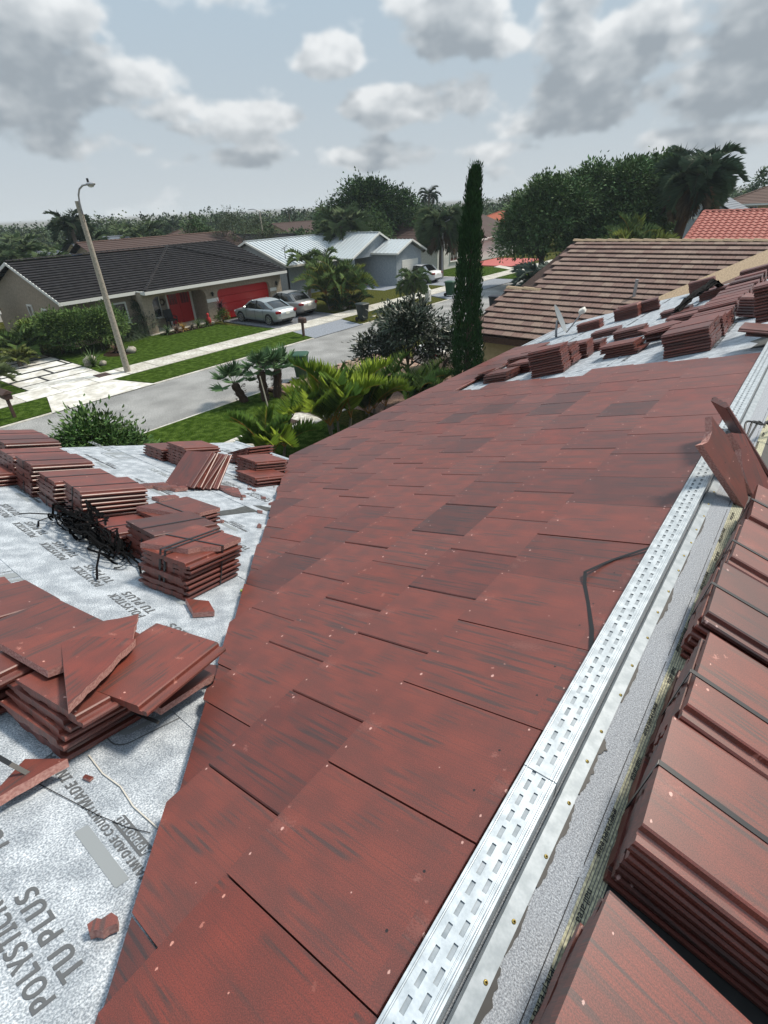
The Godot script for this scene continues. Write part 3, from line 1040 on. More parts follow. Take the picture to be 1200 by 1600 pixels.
# ------------------------------------------------------------------ ridge channel
func build_ridge_metal() -> void:
	var rm := thing("ridge_channel", "long perforated white metal ridge channel running along the roof ridge", "ridge channel", Vector3(-0.185, 5.21, -0.4))
	var xl := -0.222
	var xr := -0.148
	for seg in [[-0.8, 0.745, 0.0, 2], [0.738, 5.75, 0.0022, 1]]:
		var b := MB.new()
		var u1: float = seg[0]
		var u2: float = seg[1]
		var y: float = 5.279 + seg[2]
		var cols := [xl, xl + 0.020, xl + 0.029, xl + 0.044, xl + 0.053, xr]
		# plate strips between the slots, with two pressed beads
		for i in [0, 2, 4]:
			b.quad(Vector3(cols[i], y, -u1), Vector3(cols[i + 1], y, -u1), Vector3(cols[i + 1], y, -u2), Vector3(cols[i], y, -u2))
		for i in [1, 3]:
			var u := u1 + (0.0 if i == 1 else 0.021)
			if i == 3: b.quad(Vector3(cols[i], y, -u1), Vector3(cols[i + 1], y, -u1), Vector3(cols[i + 1], y, -u), Vector3(cols[i], y, -u))
			while u < u2:
				var e := minf(u + 0.015, u2)
				var f := minf(u + 0.042, u2)
				b.quad(Vector3(cols[i], y, -u), Vector3(cols[i + 1], y, -u), Vector3(cols[i + 1], y, -e), Vector3(cols[i], y, -e))
				u += 0.042
		for q in [[xl + 0.006, 0.0022], [xr - 0.006, 0.0026], [xr - 0.014, 0.0014]]:
			b.tube(PackedVector3Array([Vector3(q[0], y, -u1), Vector3(q[0], y, -u2)]), PackedFloat32Array([q[1]]), 6, true)
		# side walls
		b.bb(Vector3(xl - 0.0012, y - 0.05, -u1), Vector3(xl, y, -u2))
		b.bb(Vector3(xr, y - 0.058, -u1), Vector3(xr + 0.0012, y, -u2))
		wpart(rm, "perforated_plate", b.mesh(), M.zinc_white)
		# inner floor of the channel, seen through the slots
		var fl := MB.new()
		fl.bb(Vector3(xl + 0.002, y - 0.0045, -u1), Vector3(xr - 0.002, y - 0.003, -u2))
		wpart(rm, "inner_plate", fl.mesh(), M.zinc)
	# nailing flange on the yard side, in two lengths
	for seg in [[-0.8, 0.775, 0.006], [0.768, 5.7, 0.004]]:
		var b2 := MB.new()
		var p1: float = seg[0]
		var p2: float = seg[1]
		var h: float = seg[2]
		var va := (-0.147 - X0) * K
		var vb := 0.049
		b2.quad(on("yard", p1, va, h + 0.012), on("yard", p1, va + 0.008, h), on("yard", p2, va + 0.008, h), on("yard", p2, va, h + 0.012))
		b2.quad(on("yard", p1, va + 0.008, h), on("yard", p1, vb, h), on("yard", p2, vb, h), on("yard", p2, va + 0.008, h))
		b2.quad(on("yard", p1, vb, h), on("yard", p1, vb, h - 0.003), on("yard", p2, vb, h - 0.003), on("yard", p2, vb, h))
		wpart(rm, "flange", b2.mesh(), M.zinc)
		var nail := MB.new()
		nail.lathe(Vector3.ZERO, [[0.0, 0.0018], [0.003, 0.0016], [0.0045, 0.0], [0.004, -0.001]], 10)
		var nm := nail.mesh()
		var un := p1 + 0.12
		while un < minf(p2, 3.6):
			part(rm, "nail", nm, M.brass, Transform3D(face("yard"), on("yard", un, vb - 0.009 + rng.randf_range(-0.003, 0.004), h + 0.001) - rm.position))
			un += rng.randf_range(0.10, 0.15)
	# black mastic squeezed out along the flange
	for q in [[0.27, 0.40, 0.016], [0.42, 0.52, 0.007], [0.56, 0.66, 0.012], [0.66, 0.77, 0.011], [0.80, 0.93, 0.012], [0.93, 0.98, 0.018], [1.12, 1.30, 0.010], [1.5, 1.72, 0.013], [1.8, 2.0, 0.006], [2.1, 2.3, 0.008], [2.8, 3.3, 0.012]]:
		var pts := []
		var n := 14
		for i in n + 1:
			pts.append([lerpf(q[0], q[1], float(i) / n), 0.044])
		for i in range(n, -1, -1):
			var t := float(i) / n
			pts.append([lerpf(q[0], q[1], t), 0.050 + q[2] * (0.25 + 0.75 * sin(t * PI)) * rng.randf_range(0.55, 1.15)])
		wpart(rm, "mastic", slope_sheet("yard", pts, 0.0028, 0.002), M.bitumen)
	# strap lying over the tiles by the ridge
	var st := MB.new()
	var path := PackedVector3Array()
	var c := Curve3D.new()
	c.bake_interval = 0.015
	for p in [[1.90, 0.02, 0.05], [1.84, 0.07, 0.055], [1.755, 0.156, 0.052], [1.70, 0.185, 0.058], [1.615, 0.215, 0.072], [1.56, 0.20, 0.056], [1.45, 0.150, 0.05], [1.318, 0.092, 0.05], [1.22, 0.06, 0.05], [1.12, 0.03, 0.052]]:
		c.add_point(on("street", p[0], p[1], p[2] + 0.003))
	st.band(c.get_baked_points(), 0.012, 0.0012, Vector3(-0.3, 1, 0).normalized())
	solo("strap_offcut", "black plastic strap lying bent across the red tiles beside the ridge channel", "strap", st.mesh(), M.strap)

# ------------------------------------------------------------------ bundles of tiles
const PITCH := 0.0292

# strap round a bundle, lengthwise (along z) or across
func strap_mesh(h: float, lengthwise: bool, shift := 0.0) -> ArrayMesh:
	var b := MB.new()
	var l := 0.2125 if lengthwise else 0.165
	var o := Basis() if lengthwise else Basis(Vector3.UP, PI * 0.5)
	var out := 0.0012
	var low := [Vector3(0, 0.002, -l - out), Vector3(0, 0.002, l + out)]
	var top := [Vector3(0, h, -l - out + shift), Vector3(0, h, l + out + shift)]
	for i in 2:
		b.band(PackedVector3Array([o * low[i], o * top[i]]), 0.0125, 0.002, o * Vector3(0, 0, -1.0 if i == 0 else 1.0))
	b.band(PackedVector3Array([o * (top[0] + Vector3(0, out, 0)), o * (top[1] + Vector3(0, out, 0))]), 0.0125, 0.002)
	return b.mesh()

func bundle(pl: String, u: float, v: float, n: int, yaw: float, label: String, group: String, opt := {}) -> Node3D:
	var o := thing("tile_bundle", label, "tile bundle", Vector3.ZERO, group)
	o.transform = Transform3D(face(pl) * Basis(Vector3.UP, yaw), on(pl, u, v, 0.0045 + opt.get("lift", 0.0)))
	if opt.has("lean"): o.transform.basis = o.transform.basis * Basis(opt.lean[0], opt.lean[1])
	var loose: float = opt.get("loose", 1.0)
	var drift := Vector2.ZERO
	for i in n:
		var j := Vector3(rng.randf_range(-0.006, 0.006) * loose + drift.x, i * PITCH, rng.randf_range(-0.008, 0.008) * loose + drift.y)
		if opt.has("creep"): drift += opt.creep
		var bs := Basis(Vector3.UP, rng.randf_range(-0.014, 0.014) * loose)
		if i == n - 1 and opt.has("broken_top"):
			var p := PackedVector2Array([Vector2(-0.16, -0.21), Vector2(0.162, -0.21), Vector2(0.162, -0.02), Vector2(0.09, 0.05), Vector2(0.07, 0.12), Vector2(-0.02, 0.15), Vector2(-0.16, 0.212)])
			var t := part(o, "broken_tile", cut_tile(p, 0.028, true), null, Transform3D(bs, j))
			t.set_surface_override_material(0, tile_mats[pick_tile()])
			t.set_surface_override_material(1, M.broken)
		else:
			part(o, "tile", tile_mesh, tile_mats[pick_tile()], Transform3D(bs, j))
	var h := n * PITCH
	for s in opt.get("straps", []):
		var m := strap_mesh(h, s[0] == 0, drift.y)
		part(o, "strap", m, M.strap_grey, Transform3D(Basis(Vector3.UP, s[2] if s.size() > 2 else 0.0), Vector3(s[1], 0, 0) if s[0] == 0 else Vector3(0, 0, s[1])))
	return o

func build_bundles() -> void:
	tile_mesh = profile_tile()
	var row := "bundles in the row across the white wing slope"
	var names := ["first bundle of the long row on white underlayment, nearest the strap pile", "second bundle of the long row on white underlayment, counted from the strap pile", "third bundle of the long row on white underlayment, counted from the strap pile", "fourth bundle of the long row on white underlayment, counted from the strap pile", "fifth bundle of the long row on white underlayment, counted from the strap pile", "sixth bundle of the long row on white underlayment, counted from the strap pile", "last bundle of the long row, at the picture's left edge"]
	var vs := [1.90, 1.885, 1.88, 1.90, 1.945, 2.0, 2.06]
	names[5] = names[6]
	for i in 6:
		bundle("wing", 3.47 + i * 0.372, vs[i], 8 - (i % 2), [-0.07, -0.03, -0.02, 0.01, 0.08, 0.05, 0.03][i], "red tile " + names[i], row, {"straps": [[0, 0.0]]})
	bundle("wing", 4.55, 1.50, 3, 0.1, "low red tile bundle lying in front of the long row at the picture's left edge", row)
	bundle("wing", 2.98, 1.87, 4, -0.02, "low red tile bundle between the strap pile and the taller strapped bundle", row, {"straps": [[0, 0.0]]})
	bundle("wing", 3.0, 2.16, 6, 0.18, "bundle of red tiles with a broken top tile behind the strapped pair", row, {"broken_top": true, "straps": [[1, 0.05]]})
	bundle("wing", 2.675, 1.925, 7, 0.03, "strapped red tile bundle second from the valley, behind the cross-strapped one", row, {"straps": [[0, 0.0]]})
	bundle("wing", 2.315, 1.815, 8, 0.265, "red tile bundle tied with crossed black straps and a cracked top tile", row, {"broken_top": true, "straps": [[0, 0.0], [1, 0.0, 0.25], [0, -0.03]], "loose": 1.6})
	# by the wing's eave
	var far := "tile bundles by the wing's eave"
	bundle("wing", 5.02, 3.32, 4, 0.1, "low red tile bundle at the far edge of the white slope, nearest the bush", far)
	bundle("wing", 4.68, 3.38, 7, 0.05, "taller red tile bundle at the far edge behind the leaning tiles", far)
	bundle("wing", 3.86, 3.62, 3, 0.0, "lower red tile bundle with pale edges beside the valley tiles", far)
	bundle("wing", 4.10, 3.80, 6, 0.03, "upper red tile bundle beside the valley behind the lower one", far)
	# the near heap on the left
	bundle("wing", 1.60, 0.962, 5, 0.166, "heap of red tiles at lower left, stack nearest the valley", "near heap of tiles", {"loose": 2.0})
	bundle("wing", 1.93, 0.86, 5, 0.08, "heap of red tiles at lower left, stack at the picture's edge", "near heap of tiles", {"loose": 2.0})
	bundle("wing", 2.42, 0.80, 4, 0.0, "small red tile stack cut off by the left edge above the near heap", "near heap of tiles")
	# yard slope
	var yd := "tile bundles along the yard side of the ridge"
	var us := [0.375, 0.835, 1.175, 1.59, 1.93, 2.275]
	var lab := ["red tile bundle at the bottom right corner, nearest the camera", "thick strapped red tile bundle right of the ridge, second from the corner", "third red tile bundle from the lower right corner", "fourth red tile bundle from the lower right corner", "fifth red tile bundle from the lower right corner", "red tile bundle beside the upright broken tiles at the right edge"]
	for i in 6:
		bundle("yard", us[i], [0.345, 0.365, 0.365, 0.345, 0.36, 0.375][i], [7, 7, 7, 6, 6, 6][i], [-0.04, 0.03, 0.01, 0.02, 0.0, 0.02][i], lab[i], yd, {"creep": Vector2(0.0, 0.0055), "straps": [[0, [0.115, -0.02, 0.02, -0.01, 0.03, 0.0][i]]]})
	for i in 4:
		bundle("yard", us[i] + 0.02, 0.80, [7, 7, 7, 6][i], 0.02, ["red tile bundle at the lower right corner, farther from the ridge than its neighbour", "strapped red tile bundle cut by the right edge, second line from the ridge, lowest", "red tile bundle cut by the right edge, second line from the ridge, middle", "red tile bundle cut by the right edge, second line from the ridge, uppermost"][i], yd, {"straps": [[0, 0.0]]})
	# far part of the street slope
	var fs := "tile bundles on the untiled far slope"
	bundle("street", 6.17, 0.76, 8, 0.02, "tall red tile bundle nearest on the far slope, right of centre", fs)
	bundle("street", 6.52, 0.77, 8, -0.02, "red tile bundle right behind the tall nearest one", fs)
	bundle("street", 6.88, 0.76, 7, 0.03, "third red tile bundle in the line behind the tall nearest one", fs)
	bundle("street", 7.24, 0.77, 6, 0.0, "fourth red tile bundle in the line behind the tall nearest one", fs)
	bundle("street", 7.60, 0.78, 6, 0.04, "fifth red tile bundle in the line behind the tall nearest one", fs, {"straps": [[0, 0.0]]})
	bundle("street", 8.96, 0.80, 6, -0.03, "red tile bundle squeezed into the long right hand line", fs)
	bundle("street", 10.15, 0.80, 6, 0.03, "red tile bundle in the long right hand line before the straps' end", fs)
	bundle("street", 10.95, 1.30, 5, 0.03, "red tile bundle under the frayed end of the straps", fs)
	bundle("street", 8.75, 1.32, 3, 0.06, "three-high red tile bundle left of the long right hand line", fs, {"loose": 2.0})
	bundle("street", 9.20, 1.36, 3, -0.04, "three-high red tile bundle beside the strap heap", fs, {"loose": 2.0})
	bundle("street", 7.55, 1.30, 4, 0.1, "four-high red tile bundle between the slipped one and the line", fs, {"loose": 2.0})
	bundle("street", 12.0, 0.84, 8, 0.02, "red tile bundle last in the long right hand line", fs)
	bundle("street", 6.85, 1.58, 5, -0.16, "low red tile bundle with slipped tiles left of the tall nearest one", fs, {"loose": 3.0, "creep": Vector2(0.004, 0.008)})
	bundle("street", 8.30, 1.92, 4, 0.05, "four-high red tile bundle behind the low slipped one", fs)
	bundle("street", 9.10, 2.52, 3, 0.05, "three-high red tile bundle in the middle of the far slope", fs)
	bundle("street", 10.95, 2.70, 8, 0.05, "red tile bundle with chipped top tiles near the brown roof", fs, {"broken_top": true, "loose": 2.0})
	bundle("street", 11.30, 2.45, 7, 0.2, "red tile bundle behind the chipped one, its ends showing", fs, {"loose": 2.0})
	bundle("street", 10.55, 3.28, 5, 0.04, "red tile bundle beside the satellite dish", fs)
	bundle("street", 9.75, 1.62, 3, 0.0, "three-high red tile bundle under the black strap heap", fs)
	bundle("street", 12.50, 1.75, 8, 0.03, "tall red tile bundle standing against the brown roof", fs)
	bundle("street", 8.25, 0.82, 6, 0.08, "red tile bundle in the long right hand line, first behind the gap", fs, {"straps": [[0, 0.0]]})
	bundle("street", 8.62, 0.82, 6, 0.05, "red tile bundle in the long right hand line, second behind the gap", fs)
	bundle("street", 9.30, 0.80, 6, 0.05, "red tile bundle in the long right hand line, third behind the gap", fs)
	bundle("street", 9.70, 0.82, 6, 0.02, "red tile bundle in the long right hand line, fourth behind the gap", fs)
	bundle("street", 10.6, 0.80, 7, 0.02, "red tile bundle in the long right hand line, fifth behind the gap", fs)
	bundle("street", 11.2, 0.82, 7, 0.02, "red tile bundle farthest along the right hand line", fs)
	bundle("street", 7.75, 0.34, 7, -0.1, "leaning red tile bundle near the ridge at the right edge", fs, {"lean": [Vector3(1, 0, 0), -0.25], "creep": Vector2(-0.008, 0.0)})
	bundle("street", 6.56, 0.02, 12, 0.0, "tall red tile bundle straddling the ridge at the right edge", fs, {"lift": 0.10})
	bundle("street", 6.48, 2.38, 11, 0.06, "tallest red tile bundle on the far slope, above the street eave", fs)
	bundle("street", 6.86, 2.40, 9, 0.0, "red tile bundle close behind the tallest one", fs, {"loose": 2.0})
	bundle("street", 7.28, 2.36, 7, 0.05, "third red tile bundle behind the tallest one", fs, {"loose": 2.0})
	bundle("street", 7.70, 2.32, 4, 0.0, "low red tile bundle last behind the tallest one", fs)
	bundle("street", 6.72, 3.22, 4, -0.25, "low splayed red tile bundle left of the tallest one", fs, {"loose": 3.0})
	bundle("street", 7.05, 3.0, 5, -0.2, "splayed red tile bundle between the tallest one and the eave", fs, {"loose": 3.0})
	bundle("street", 7.75, 3.35, 5, -0.1, "red tile bundle behind the splayed ones near the eave", fs, {"loose": 2.0})
	bundle("street", 8.6, 3.55, 3, -0.05, "flat red tile pile towards the dish along the eave", fs, {"loose": 2.0})

# ------------------------------------------------------------------ loose tiles and rubbish
func shard(called: String, label: String, pts: Array, xf: Transform3D, cat := "broken tile", group := "", th := 0.027) -> MeshInstance3D:
	var p := PackedVector2Array()
	# roughen broken edges a little
	for i in pts.size():
		var a := Vector2(pts[i][0], pts[i][1])
		var b := Vector2(pts[(i + 1) % pts.size()][0], pts[(i + 1) % pts.size()][1])
		p.append(a)
		var rough: bool = pts[i].size() > 2
		if rough:
			var n := int(clampf(a.distance_to(b) / 0.03, 2, 12))
			for k in range(1, n):
				p.append(a.lerp(b, float(k) / n) + Vector2(rng.randf_range(-1, 1), rng.randf_range(-1, 1)) * 0.004)
	var o := solo(called, label, cat, cut_tile(p, th, true), null, xf, group)
	o.set_surface_override_material(0, tile_mats[pick_tile()])
	o.set_surface_override_material(1, M.broken)
	return o

func lay(pl: String, u: float, v: float, h: float, yaw := 0.0, tx := 0.0, tz := 0.0) -> Transform3D:
	return Transform3D(face(pl) * Basis(Vector3.UP, yaw) * Basis(Vector3(1, 0, 0), tx) * Basis(Vector3(0, 0, 1), tz), on(pl, u, v, h))

func loose_tile(label: String, xf: Transform3D, group := "") -> MeshInstance3D:
	return solo("roof_tile", label, "roof tile", tile_mesh, tile_mats[pick_tile()], xf, group)

func build_loose_tiles() -> void:
	var hp := "loose tiles on the near heap"
	loose_tile("whole red tile lying skewed on top of the near heap, lip towards the valley", lay("wing", 1.50, 1.11, 0.158, 0.34, 0.02, 0.02), hp)
	loose_tile("whole red tile under the skewed top tile of the near heap", lay("wing", 1.555, 0.985, 0.152, 0.20), hp)
	loose_tile("red tile on the near heap at the picture's left edge, tilted", lay("wing", 1.90, 0.87, 0.165, 0.25, 0.03, -0.04), hp)
	loose_tile("red tile lying flat behind the near heap at the left edge", lay("wing", 2.28, 0.86, 0.12, 0.1, 0.0, 0.05), hp)
	shard("broken_tile", "large wedge of red tile with long pale broken edge on the heap", [[-0.13, -0.16], [0.16, 0.20, 1], [0.13, -0.20]], lay("wing", 1.60, 0.86, 0.205, 0.55, -0.03, 0.06), "broken tile", hp)
	shard("broken_tile", "narrow wedge of red tile under the pale edged one on the heap", [[-0.15, 0.20], [0.10, 0.20], [0.16, -0.06, 1], [0.02, -0.21, 1]], lay("wing", 1.74, 0.99, 0.198, 0.2, 0.02, 0.0), "broken tile", hp)
	shard("broken_tile", "dark triangular red tile piece poking out below the near heap", [[-0.08, -0.06], [0.06, -0.09, 1], [0.0, 0.11]], lay("wing", 1.375, 0.665, 0.03, 0.3, 0.0, 0.28), "broken tile", hp)
	shard("broken_tile", "half red tile sticking out of the heap towards the valley", [[-0.16, -0.05], [0.16, -0.05], [0.16, 0.2], [0.0, 0.2, 1]], lay("wing", 1.56, 1.23, 0.06, 0.2, 0.0, 0.0), "broken tile", hp)
	var pc := "small tile pieces on the white slope"
	shard("tile_fragment", "four-sided red tile piece on bare underlayment below the cross-strapped bundle", [[-0.09, -0.04, 1], [0.02, -0.075], [0.10, 0.0], [0.02, 0.06, 1]], lay("wing", 1.99, 1.625, 0.006, 0.4, 0.03), "tile piece", pc)
	shard("tile_fragment", "pyramid-like dark red tile piece lying against the valley tiles", [[-0.07, -0.05, 1], [0.075, -0.03], [0.02, 0.07, 1]], lay("wing", 1.50, 1.36, 0.012, 0.5, 0.0, 0.2), "tile piece", pc)
	shard("tile_fragment", "rough stone-like red lump at the valley's lower end", [[-0.034, -0.004], [-0.018, -0.014], [-0.006, -0.010], [0.012, -0.020], [0.028, -0.008], [0.030, 0.006], [0.012, 0.010], [0.002, 0.016], [-0.014, 0.010], [-0.026, 0.012]], lay("wing", 0.86, 0.637, 0.006, 0.9, 0.1, 0.1), "tile piece", pc, 0.03)
	shard("tile_fragment", "tiny red tile crumb on the underlayment below the heap", [[-0.014, -0.006], [0.014, -0.007], [0.013, 0.007], [-0.013, 0.006]], lay("wing", 1.31, 0.803, 0.003, 0.4), "tile piece", pc, 0.008)
	shard("tile_fragment", "triangular red tile piece in front of the far bundles", [[-0.19, -0.02, 1], [0.05, -0.09], [0.19, 0.03], [0.12, 0.06, 1]], lay("wing", 3.68, 3.06, 0.008, 0.2, 0.05), "tile piece", pc)
	shard("tile_fragment", "broken red tile flat beside the valley near the far bundles", [[-0.12, -0.06], [0.10, -0.08, 1], [0.14, 0.05], [-0.05, 0.09, 1]], lay("wing", 4.05, 4.25, 0.008, 0.6, 0.03), "tile piece", pc)
	for q in [[4.02, 2.56, 0.12, "longest red splinter in front of the leaning tile"], [3.93, 2.62, 0.10, "red splinter right behind the longest one"], [3.86, 2.70, 0.07, "short red splinter nearest the leaning tile's foot"], [3.66, 2.46, 0.10, "dark red splinter beside the first row bundle"]]:
		shard("tile_fragment", q[3], [[-q[2], -0.03, 1], [q[2] * 0.8, -0.035, 1], [q[2], 0.02, 1], [-q[2] * 0.6, 0.035, 1]], lay("wing", q[0], q[1], 0.006, 1.2 + rng.randf_range(-0.3, 0.3), 0.03, 0.05), "tile piece", pc)
	for i in 26:
		var u := rng.randf_range(2.2, 4.4)
		var v := (u - 0.155) * K - rng.randf_range(0.03, 0.5)
		if v < 2.3: continue
		var s := rng.randf_range(0.006, 0.03)
		shard("tile_crumb", "tiny red tile crumb on the underlayment beside the valley", [[-s, -s * 0.5], [s * 0.6, -s * 0.7], [s, s * 0.4], [-s * 0.3, s * 0.7]], lay("wing", u, v, 0.003, rng.randf_range(0, TAU)), "tile crumb", "crumbs along the valley", minf(0.016, s))
	# leaning tiles by the wing's eave
	var ln := "tiles leaning by the wing's eave"
	var lz := Vector3(0.134, -0.157, 0.366).normalized()
	var lx := Vector3(0.318, 0.008, -0.068)
	lx = (lx - lz * lx.dot(lz)).normalized()
	var ly := lz.cross(lx)
	var lc := Vector3(-4.023, 4.432, -2.176) - ly * 0.028
	var lns := ["large red tile leaning with its whole face to the camera by the far bundles", "red tile leaning right behind the large leaning one", "third red tile in the leaning group, edge showing", "fourth red tile in the leaning group, edge showing", "deepest red tile of the leaning group"]
	for i in 5:
		loose_tile(lns[i], Transform3D(Basis(lx, ly, lz) * Basis(Vector3.UP, [0.0, 0.10, -0.05, 0.08, 0.16][i]), lc - ly * 0.031 * i + lx * [0.0, 0.015, 0.05, 0.06, 0.09][i] - lz * [0.0, 0.02, 0.05, 0.06, 0.08][i]), ln)
	for i in 4:
		loose_tile(["lowest", "second", "third", "top"][i] + " of four red tiles slanting near the areca palm", lay("wing", 4.55 + i * 0.01, 4.02 + i * 0.012, 0.045 + i * 0.03, 0.2, 0.0, 0.42), ln)
	loose_tile("red tile lying flat at the corner of the white slope by the palm", lay("wing", 4.42, 4.28, 0.006, 0.7), ln)
	# far slope, near the eave
	var fl := "loose tiles along the far eave"
	loose_tile("loose red tile on the far slope nearest the tiled edge", lay("street", 6.75, 4.02, 0.02, -0.65, 0.05), fl)
	loose_tile("loose red tile on the far slope, second along the eave", lay("street", 7.15, 3.86, 0.02, -0.55, 0.06), fl)
	loose_tile("loose red tile on the far slope, third along the eave", lay("street", 7.45, 3.98, 0.03, -0.5, 0.08), fl)
	loose_tile("loose red tile on the far slope leaning on the splayed bundle", lay("street", 6.95, 3.55, 0.06, -0.7, 0.2, 0.2), fl)
	loose_tile("loose red tile on the far slope, fourth along the eave", lay("street", 8.0, 3.90, 0.02, -0.4, 0.05), fl)
	loose_tile("loose red tile on the far slope, fifth along the eave", lay("street", 8.5, 4.05, 0.02, -0.35, 0.05), fl)
	loose_tile("loose red tile on the far slope, last along the eave", lay("street", 9.2, 3.9, 0.02, -0.3, 0.05), fl)
	loose_tile("loose red tile tossed on the low bundle left of the tall nearest one", lay("street", 7.15, 1.25, 0.17, 0.6, 0.0, -0.03), fl)
	# two tiles across the end of the ridge channel
	loose_tile("lower of two red tiles lying across the end of the ridge channel", Transform3D(Basis(Vector3(0, 0, 1), Vector3(0, 1, 0), Vector3(-1, 0, 0)) * Basis(Vector3.UP, 0.05), Vector3(-0.20, 5.285, -5.74)), "tiles on the ridge end")
	loose_tile("upper of two red tiles lying across the end of the ridge channel", Transform3D(Basis(Vector3(0, 0, 1), Vector3(0, 1, 0), Vector3(-1, 0, 0)) * Basis(Vector3.UP, -0.03), Vector3(-0.25, 5.316, -5.72)), "tiles on the ridge end")
	# upright broken tiles beside the ridge channel
	var up := "upright broken tiles at the ridge"
	var l1 := Vector3(-0.219, 0.32, 0.16).normalized()
	var w1 := Vector3(0.067, -0.014, -0.188)
	w1 = (w1 - l1 * w1.dot(l1)).normalized()
	shard("broken_tile", "upright broken red tile with curved broken top leaning over the ridge channel", [[0.0, 0.0], [0.0, 0.42], [0.04, 0.395, 1], [0.10, 0.40, 1], [0.15, 0.44, 1], [0.165, 0.32, 1], [0.135, 0.14, 1], [0.06, 0.0]], Transform3D(Basis(w1, w1.cross(l1) * -1.0, l1), Vector3(0.014, 5.154, -2.552)), "broken tile", up, 0.03)
	var l2 := Vector3(-0.30, 0.36, 0.03).normalized()
	var w2 := Vector3(0.05, -0.55, -0.8)
	w2 = (w2 - l2 * w2.dot(l2)).normalized()
	loose_tile("whole red tile tipped on edge across the ridge channel at the right", Transform3D(Basis(w2, l2.cross(w2), l2), Vector3(-0.05, 5.34, -2.93) + w2 * 0.14), up)
	var l3 := Vector3(-0.17, 0.275, -0.06).normalized()
	var w3 := Vector3(0.2, 0.0, -0.5)
	w3 = (w3 - l3 * w3.dot(l3)).normalized()
	shard("broken_tile", "jagged upright red tile piece between the two tipped tiles", [[0.0, 0.0, 1], [-0.03, 0.12, 1], [0.02, 0.24, 1], [-0.01, 0.33, 1], [0.08, 0.30], [0.16, 0.0]], Transform3D(Basis(w3, w3.cross(l3) * -1.0, l3), Vector3(0.04, 5.145, -2.70)), "broken tile", up, 0.03)
	# straps and rubbish
	var sp := MB.new()
	for i in 44:
		var cu := rng.randf_range(2.75, 3.45)
		var cv := 1.63 + rng.randf_range(-0.06, 0.06)
		var c := Curve3D.new()
		c.bake_interval = 0.02
		var rad := rng.randf_range(0.05, 0.16)
		var a0 := rng.randf_range(0, TAU)
		var hh := rng.randf_range(0.02, 0.12)
		for k in 7:
			var a := a0 + k * rng.randf_range(0.6, 1.2)
			var hgt := clampf(hh + sin(a * 1.7) * 0.05 + rng.randf_range(-0.02, 0.02), 0.008, 0.20)
			var q := on("wing", cu + cos(a) * rad * 1.4, cv + sin(a) * rad * 0.55, hgt)
			var tn := on("wing", cu - sin(a) * rad * 1.4, cv + cos(a) * rad * 0.55, 0.0) - on("wing", cu, cv, 0.0)
			c.add_point(q, -tn * 0.35, tn * 0.35)
		sp.band(c.get_baked_points(), 0.012, 0.0014, Vector3(rng.randf_range(-0.6, 0.6), 1, rng.randf_range(-0.6, 0.6)).normalized())
	for e in [[[3.45, 1.62, 0.06], [3.55, 1.56, 0.05], [3.66, 1.50, 0.03], [3.70, 1.455, 0.02]], [[3.4, 1.6, 0.1], [3.48, 1.58, 0.06], [3.52, 1.5, 0.02], [3.44, 1.47, 0.012]], [[2.85, 1.62, 0.08], [2.75, 1.52, 0.1], [2.62, 1.44, 0.05], [2.55, 1.41, 0.012]], [[2.8, 1.65, 0.06], [2.6, 1.66, 0.03], [2.5, 1.62, 0.01]], [[3.0, 1.6, 0.16], [3.02, 1.58, 0.24], [3.1, 1.6, 0.27]]]:
		var c := Curve3D.new()
		c.bake_interval = 0.02
		for q in e: c.add_point(on("wing", q[0], q[1], q[2]))
		sp.band(c.get_baked_points(), 0.012, 0.0014)
	solo("strap_pile", "tangled pile of cut black plastic straps in front of the tile row", "strap pile", sp.mesh(), M.strap_black)
	var s2 := MB.new()
	for i in 30:
		var c := Curve3D.new()
		c.bake_interval = 0.03
		var a0 := rng.randf_range(-0.4, 0.4)
		for k in 6:
			var t := k / 5.0
			c.add_point(on("street", lerpf(9.2, 11.1, t) + rng.randf_range(-0.1, 0.1), lerpf(1.50, 1.20, t) + rng.randf_range(-0.05, 0.05), 0.11 + 0.12 * sin(t * PI) + rng.randf_range(-0.04, 0.05) + (0.10 if k == 4 else 0.0)))
		s2.band(c.get_baked_points(), 0.03, 0.003, Vector3(rng.randf_range(-0.6, 0.6), 1, rng.randf_range(-0.6, 0.6)).normalized())
	solo("strap_pile", "bunched black straps draped over bundles near the brown roof", "strap pile", s2.mesh(), M.strap_black)
	for e in [["black strap end curling out of the near heap towards the valley", [[1.60, 0.86, 0.11], [1.53, 0.90, 0.145], [1.46, 0.96, 0.12], [1.40, 1.01, 0.07], [1.355, 1.055, 0.04]], 0.013, M.strap], ["black strap end at the left edge over the dark triangular piece", [[1.60, 0.60, 0.06], [1.50, 0.62, 0.09], [1.42, 0.645, 0.085], [1.36, 0.70, 0.03]], 0.013, M.strap]]:
		var c := Curve3D.new()
		c.bake_interval = 0.012
		for q in e[1]: c.add_point(on("wing", q[0], q[1], q[2]))
		var b := MB.new()
		b.band(c.get_baked_points(), e[2], 0.0014)
		solo("strap_offcut", e[0], "strap", b.mesh(), e[3])
	for e in [["thin black wire lying across the underlayment below the heap", [[1.383, 0.70], [1.27, 0.735], [1.17, 0.765], [1.08, 0.80], [1.02, 0.835]], 0.0012, M.strap, "wire"], ["pale string lying down the underlayment towards the valley", [[1.40, 0.846], [1.30, 0.842], [1.22, 0.855], [1.13, 0.846], [1.02, 0.856]], 0.0022, M.cord, "string"]]:
		var c := Curve3D.new()
		c.bake_interval = 0.012
		for q in e[1]: c.add_point(on("wing", q[0], q[1], 0.004))
		var b := MB.new()
		b.tube(c.get_baked_points(), PackedFloat32Array([e[2]]), 6)
		solo("loose_" + e[4], e[0], e[4], b.mesh(), e[3])
